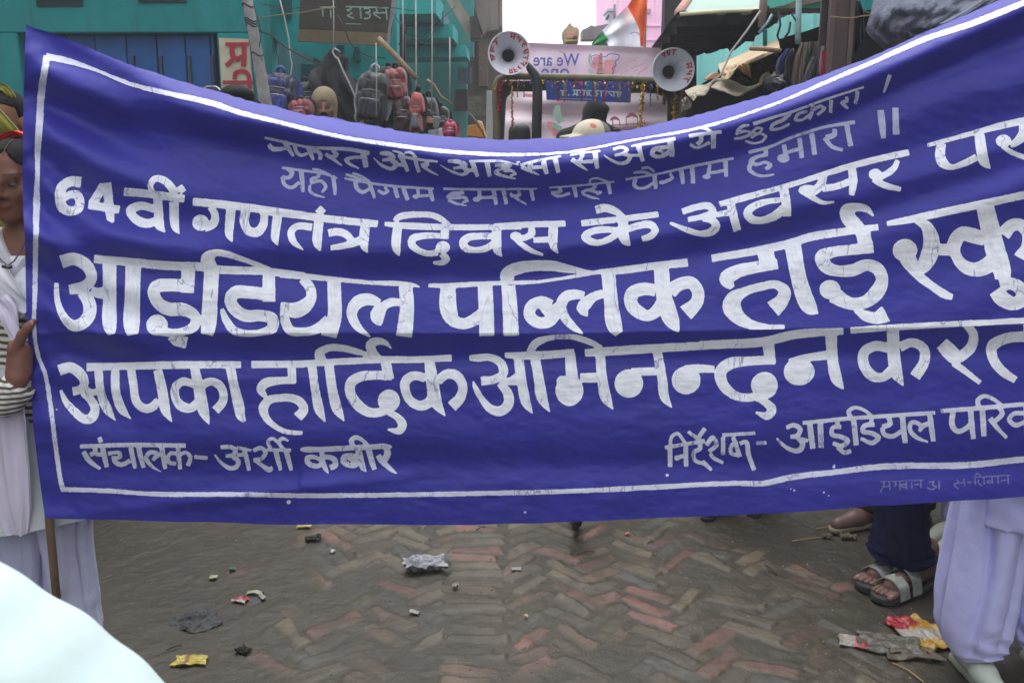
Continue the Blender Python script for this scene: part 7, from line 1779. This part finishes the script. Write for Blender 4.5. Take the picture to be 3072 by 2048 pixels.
sag('scrap', [[(20, 1190, 5.5), (80, 1150, 5.5), (140, 1220, 5.5)], [(25, 1260, 5.5), (80, 1230, 5.5), (130, 1260, 5.5)], [(15, 1330, 5.5), (60, 1300, 5.5), (110, 1280, 5.5)]], mat('speckled_scrap', lin(150, 142, 132), .9, .6, 30))
tag(MB().slab(T5((310, 920), (400, 850), (455, 845), (470, 890), (430, 920), (320, 945)), 5.7, .08).build('cardboard', mat('crushed_card', lin(176, 140, 116), .9, .3, 14, .4, 30), None, bevel=.01), 'crushed tan cardboard lodged at the left of the sacking canopy', 'cardboard')
# brown steel column
co = thing('steel_column', 'tall dark brown steel column beside the hanging clothes', 'column', (xat(2517, 5.1), 5.1, 0))
brn = mat('brown_red_paint', lin(74, 60, 60), .6, .2, 6, .15, 40); xa, xb_ = xat(2482, 5.1), xat(2554, 5.1)
cb = MB().box((xa, 5.10, 0), (xb_, 5.12, 5)).box((xa, 5.24, 0), (xb_, 5.26, 5)).box(((xa*2+xb_)/3-.006, 5.12, 0), ((xa*2+xb_)/3+.006, 5.24, 5)).build('flanges', brn, co)
for u in (.0, .80): MB().box((xa+(xb_-xa)*u, 5.085, 0), (xa+(xb_-xa)*(u+.20), 5.0985, 5)).build('edge_strip', mat('brown_edge', lin(92, 74, 72), .6), co)
# hanging clothes
def garment(label, q, Y, m, name='garment', wv=.02, dens=30, cat='clothing'):
    """hanging cloth: left edge and right edge as photo points"""
    l, r = [np.array(T5(*e), float) for e in q]; n, k = 36, 22; V = []
    it = lambda e: np.stack([np.interp(np.linspace(0, 1, n), np.linspace(0, 1, len(e)), e[:, i]) for i in (0, 1)], -1); l, r = it(l), it(r)
    for i in range(n):
        for j in range(k): u = j/(k-1); p = l[i]+(r[i]-l[i])*u; V.append(A(p[0], p[1], Y+wv*math.sin(u*11+i*.13)+wv*.7*math.sin(u*23+i*.09)))
    V = np.array(V); B = V+np.array((0, .015, 0)); F = [(i*k+j, (i+1)*k+j, (i+1)*k+j+1, i*k+j+1) for i in range(n-1) for j in range(k-1)]; F += [tuple(x+n*k for x in f[::-1]) for f in F]
    o = mesh_obj(name, np.vstack([V, B]), F, m, None, True); tag(o, label, cat, 'clothes hanging at the right-hand stall'); return o
garment('navy jeans hanging left of the brown column', ([(1240, 575), (1150, 680), (1130, 800), (1180, 960), (1160, 1120)], [(1345, 570), (1310, 700), (1300, 850), (1290, 1000), (1300, 1120)]), 5.35, cloth('navy_denim', lin(36, 44, 92), .3))
garment('black trousers hanging just right of the navy jeans', ([(1290, 590), (1240, 700), (1240, 900), (1270, 1100)], [(1345, 590), (1330, 700), (1310, 900), (1310, 1100)]), 5.30, cloth('black_denim', lin(16, 16, 24), .3))
garment('brown shirt hanging in the middle of the clothes row', ([(1420, 505), (1370, 640), (1340, 800), (1310, 1000), (1310, 1100)], [(1480, 500), (1455, 640), (1440, 800), (1450, 950), (1450, 1080)]), 5.32, cloth('brown_wool', lin(120, 104, 90), .2))
garment('olive-grey shirt hanging behind the brown one', ([(1460, 500), (1450, 700), (1440, 1000)], [(1640, 480), (1610, 700), (1560, 1000)]), 5.42, cloth('olive_grey', lin(86, 86, 66), .3))
garment('black and white checked scarf hanging slantwise', ([(1555, 660), (1500, 800), (1455, 960)], [(1610, 660), (1570, 800), (1500, 980)]), 5.26, mat('checked_cloth', lin(96, 98, 104), .9, .95, 70), 'scarf', .006)
garment('pale grey towel hanging next to the red strip', ([(1670, 540), (1650, 700), (1640, 880)], [(1700, 540), (1685, 700), (1670, 860)]), 5.22, cloth('pale_grey_towel', lin(150, 150, 160), .15), 'towel', .006)
garment('narrow red cloth strip hanging against the brown column', ([(1680, 600), (1675, 760), (1660, 920)], [(1715, 590), (1710, 750), (1708, 920)]), 5.19, cloth('red_cloth', lin(190, 30, 60), .1), 'cloth_strip', .004)
garment('black coat hanging right of the brown column', ([(2040, 0), (2030, 300), (2020, 700)], [(2120, 20), (2160, 150), (2170, 420)]), 5.3, cloth('black_coat_wool', (.008, .009, .010), .4))
bag('small black bag with tan straps under the navy jeans', 2320, 245, 34, 40, 5.4, blk_n, None, .3, strapm=bambo)
# woven grey tarpaulin, far right
wt_ = bpy.data.materials.new('woven'); tarp = mat('woven_grey_tarp', lin(112, 116, 132), .9, .3, 8, .5, 90, spec=.1)
tt_ = thing('woven_tarpaulin', 'grey woven plastic tarpaulin bunched above the banner at the far right', 'tarpaulin', tuple(A(2700, 120, 4.9)))
cn_keep = cn; cn = tt_
V4 = lambda *pts: [((2000+x/2.194-2040)*3.92, y/2.194*3.92, Y) for x, y, Y in pts]
sag('sheet', [V4((1380, -80, 5.3), (1600, -60, 5.1), (1900, -60, 4.9), (2300, -80, 4.8)), V4((1350, 90, 5.0), (1500, 60, 4.85), (1750, 70, 4.8), (2100, 40, 4.7)), V4((1310, 210, 5.0), (1450, 200, 4.9), (1650, 190, 4.8), (1900, 150, 4.7)), V4((1430, 330, 5.0), (1550, 300, 4.95), (1700, 220, 4.9), (1900, 180, 4.8))], tarp, am=.045, fq=.8)
cn = cn_keep
tag(MB().slab([(2555, -200), (3300, -200), (3300, 560), (2555, 560)], 6.6, .1).build('dark_backing_slab', dark, None), 'dark upright slab behind the woven tarpaulin at the far right', 'wall')  # near-black slab closing the view behind the tarpaulin
tag(MB().slab(T4((1270, -20), (1365, -20), (1360, 60), (1300, 70)), 6.4, .08).build('teal_board', wallmat('teal_scrap', lin(30, 140, 140)), None), 'small teal board at the top beside the brown column', 'board')
# unseen street houses added behind the camera to close off the low sky
for (lo, hi, lb) in (((-9, -9, 0), (-4.2, 4.5, 6.5), 'plain plastered house on the left of the street, added unseen behind the viewer'), ((4.4, -9, 0), (9, 3.4, 7.0), 'plain plastered house on the right of the street, added unseen behind the viewer')):
    hb = thing('street_house', lb, 'building', ((lo[0]+hi[0])/2, (lo[1]+hi[1])/2, 0)); MB().box(lo, hi).build('wall', wallmat('dull_plaster', lin(150, 140, 120), .25), hb)
    xf = hi[0] if lo[0] < 0 else lo[0]; q = 1 if lo[0] < 0 else -1
    for yy in (-7, -4, -1, 2): MB().box((xf-.02*q if q > 0 else xf-.02, yy, 0.1), (xf+.02 if q > 0 else xf+.02, yy+1.8, 2.2)).build('shutter', mat('grey_shutter', lin(70, 84, 96), .6), hb)

# ------------------------------------------------------------------ litter on the road
def scrap(label, x, y, wpx, hpx, m, cat='litter', name='wrapper', rot=0, crump=.008, seed=0, cols=None, n=16, up=.010, disc=False):
    if wpx < 60: wpx, hpx = wpx*.82, hpx*.75
    c = gnd(x, y); d = math.hypot(c.x, c.y, c.z-CAM_H)/1.0; wd = wpx/FPX*d; hg = hpx/FPX*d/.50
    V = []; r = random.Random(seed); z0 = max(gz(c.x+dx*wd/2, c.y+dy*hg/2) for dx in (-1, 0, 1) for dy in (-1, 0, 1))
    cr, sr = math.cos(rot), math.sin(rot); C = []
    for i in range(n):
        for j in range(n):
            u, v = i/(n-1)-.5, j/(n-1)-.5; e = 1+.16*vnoise(np.array([u*4+seed]), np.array([v*4.]), 3)[0]; X, Y = u*wd*e, v*hg*e
            if disc: X, Y = X*math.sqrt(1-2*v*v), Y*math.sqrt(1-2*u*u)
            zz = z0-(.003 if disc else 0)+up*.4+crump*((1-2*(u*u+v*v)) if disc else 1)*(1+vnoise(np.array([u*5+seed*3.1]), np.array([v*5.]), 7)[0]+.6*vnoise(np.array([u*11+seed]), np.array([v*11.]), 8)[0])*.6
            V.append((c.x+X*cr-Y*sr, c.y+X*sr+Y*cr, zz)); C.append(tuple(q*.62 for q in cols(u, v)) if cols else (1, 1, 1))
    V = np.array(V); B = V-np.array((0, 0, .004)); F = [(i*n+j, (i+1)*n+j, (i+1)*n+j+1, i*n+j+1) for i in range(n-1) for j in range(n-1)]; F += [tuple(x+n*n for x in f[::-1]) for f in F]
    o = mesh_obj(name, np.vstack([V, B]), F, m, None, True, np.vstack([C, C])); tag(o, label, cat, 'litter on the road'); return o
foil = mat('printed_foil', (1, 1, 1), .35, .1, 30, .3, 80, attr='col', spec=.6); poly = mat('grey_polythene', lin(150, 150, 156), .45, .2, 20, .4, 60); dung = mat('grey_dung', lin(60, 62, 62), .75, .45, 30, 1.0, 45)
scrap('crumpled grey polythene bag lying on the bricks left of centre', 1275, 1710, 116, 34, poly, 'plastic bag', 'plastic_bag', .15, .034, 3, n=22)
scrap('flattened dark grey crumpled lump on the earth at the left', 594, 1862, 132, 62, dung, 'litter', 'crumpled_lump', .1, .026, 5, n=40, up=.0, disc=True)
scrap('yellow foil wrapper at the bottom left', 572, 1985, 86, 24, foil, rot=.05, seed=7, cols=lambda u, v: lin(200, 180, 60) if abs(u+.12) > .08 else lin(150, 90, 70))
scrap('red and white wrapper on the earth near the grey lump', 722, 1806, 48, 18, foil, rot=-.3, seed=9, cols=lambda u, v: lin(190, 60, 56) if v > -.1 else lin(190, 186, 186))
scrap('bent cream paper strip above the red and white wrapper', 766, 1784, 54, 9, foil, rot=-.1, seed=11, cols=lambda u, v: lin(176, 170, 142), n=8)
scrap('short grey card piece below the cream strip', 787, 1797, 16, 20, foil, rot=.6, seed=12, cols=lambda u, v: lin(160, 156, 150), n=8)
scrap('torn yellow and red snack packet beside the lavender trouser leg', 2766, 1906, 108, 84, foil, rot=.35, seed=13, n=24, crump=.018, cols=lambda u, v: lin(188, 40, 52) if (v > .22 and u < .25) else (lin(196, 190, 180) if abs(v+.05+.3*u) < .16 else lin(206, 160, 44)))
scrap('red and silver wrapper end in front of the snack packet', 2560, 1932, 74, 28, foil, rot=-.35, seed=15, cols=lambda u, v: lin(186, 58, 52) if u > .05 else lin(176, 168, 156))
scrap('dirty clear plastic film stretched between the two wrappers', 2668, 1938, 150, 46, mat('dirty_film', lin(84, 81, 74), .4, .35, 20, .4, 50), rot=-.25, seed=17, name='plastic_film', n=20, crump=.012)
scrap('second piece of dirty film near the snack packet', 2738, 1962, 130, 36, mat('dirty_film_tan', lin(84, 76, 66), .5, .35, 20, .4, 50), rot=-.1, seed=18, name='plastic_film', n=16, crump=.012)
scrap('yellow-green sweet wrapper just under the banner edge', 912, 1581, 46, 12, foil, rot=0, seed=19, cols=lambda u, v: lin(196, 190, 70) if abs(v) > .15 else lin(190, 120, 100), n=10)
scrap('small white paper square at the middle of the bricks', 1549, 1717, 32, 12, foil, rot=.1, seed=21, cols=lambda u, v: lin(160, 160, 156), n=6, crump=.003)
scrap('folded cream paper scrap on the earth, left', 641, 1738, 26, 13, foil, rot=.2, seed=23, cols=lambda u, v: lin(176, 172, 140), n=8)
scrap('small green scrap beside the cream one', 698, 1713, 20, 12, foil, rot=.2, seed=24, cols=lambda u, v: lin(20, 84, 44), n=8)
scrap('grey crumpled leaf litter near the top of the bricks', 940, 1620, 56, 18, mat('dry_leaf_heap', lin(54, 51, 46), .9, .5, 40, .8, 60), name='leaf_litter', rot=.4, seed=26, crump=.016, n=20)
scrap('dark twig litter on the lower left bricks', 728, 1955, 46, 20, mat('dark_twigs', lin(46, 42, 36), .9, .5, 50, .9, 60), name='twig_litter', rot=-.3, seed=28, crump=.014, n=18)
scrap('pale dry leaves near the brown shoe', 2545, 1616, 50, 14, mat('pale_dry_leaf', lin(100, 92, 76), .9, .5, 40, .6, 60), name='leaf_litter', rot=-.2, seed=30, crump=.018, n=12)
scrap('pale leaf scraps left of the brown shoe', 2482, 1614, 36, 11, mat('pale_leaf_scrap', lin(96, 88, 74), .9, .5, 40, .6, 60), name='leaf_litter', rot=.2, seed=31, crump=.014, n=12)
scrap('small orange plastic scrap near the bicycle tyre', 1882, 1612, 18, 8, foil, rot=0, seed=33, cols=lambda u, v: lin(190, 110, 90), n=6)
scrap('white paper shred on the left bricks', 1244, 1846, 36, 11, foil, rot=-.3, seed=34, cols=lambda u, v: lin(180, 176, 166), n=8)
scrap('torn white paper bit in the middle bricks', 998, 1657, 18, 10, foil, rot=.3, seed=35, cols=lambda u, v: lin(186, 182, 170), n=6)
scrap('pale round pebble-like paper ball near the plastic bag', 1366, 1767, 20, 11, foil, rot=.3, seed=36, cols=lambda u, v: lin(170, 160, 140), n=8, crump=.016)
scrap('small brass-coloured foil bit on the lower bricks', 1578, 1857, 12, 8, foil, rot=.7, seed=37, cols=lambda u, v: lin(220, 200, 130), n=6)
for lb, a, b_ in (('long yellow straw lying at the bottom right', (2676, 1990), (2770, 2046)), ('thin straw stretching left of the pale dry leaves', (2376, 1628), (2470, 1615)), ('thin stick by the brown shoe toe', (2448, 1590), (2505, 1582)), ('short dark stick on the right-hand bricks', (2295, 1700), (2330, 1730)), ('bent twig on the middle bricks', (1728, 1668), (1782, 1660)), ('small twig at the top of the bricks', (1428, 1592), (1455, 1586)), ('broken twig at the lower left', (500, 1954), (545, 1940))):
    p, q = gnd(*a), gnd(*b_); p.z = gz(p.x, p.y)+.006; q.z = gz(q.x, q.y)+.006; mid_ = (p+q)/2; mid_.z = gz(mid_.x, mid_.y)+.010
    tag(MB().tube([p, mid_+Vector((.004, .004, 0)), q], .0022, 6).build('straw', mat('dry_straw', lin(150, 126, 84) if 'dark' not in lb and 'twig' not in lb else lin(60, 52, 44), .8), None, True), lb, 'straw', 'straws and twigs on the road')
# pale grit: one scattered layer
mb = MB(); r_ = random.Random(12)
for i in range(1500):
    x, y = r_.uniform(-2.3, 2.6), 2.2+2.9*r_.random(); a = r_.choice((.0012, .0016, .0022, .003, .0045)); z = gz(x, y)+a*.4
    V = [(x+a*r_.uniform(.6, 1.2), y, z), (x, y+a*r_.uniform(.6, 1.4), z), (x-a*r_.uniform(.6, 1.3), y, z), (x, y-a, z), (x, y, z+a*.8), (x, y, z-a)]
    mb.add(V, [(0, 1, 4), (1, 2, 4), (2, 3, 4), (3, 0, 4), (1, 0, 5), (2, 1, 5), (3, 2, 5), (0, 3, 5)])
g = mb.build('road_grit', mat('pale_grit', lin(125, 120, 108), .8, .6, 3), None); g['kind'] = 'stuff'; g['label'] = 'pale grit and crumbs scattered over the muddy brick road'; g['category'] = 'grit'

# ------------------------------------------------------------------ damp winter air
hz = bpy.data.materials.new('street_haze'); hz.use_nodes = True; n = hz.node_tree.nodes; n.remove(n['Principled BSDF']); pv = n.new('ShaderNodeVolumePrincipled')
pv.inputs['Color'].default_value = (.93, .95, 1, 1); pv.inputs['Density'].default_value = .005; hz.node_tree.links.new(pv.outputs[0], n['Material Output'].inputs['Volume'])
b = MB().box((-85, -45, -1.1), (85, 165, 12)); hb = b.build('haze', hz, None); hb['kind'] = 'stuff'; hb['label'] = 'thin pale winter haze filling the street'; hb['category'] = 'haze'
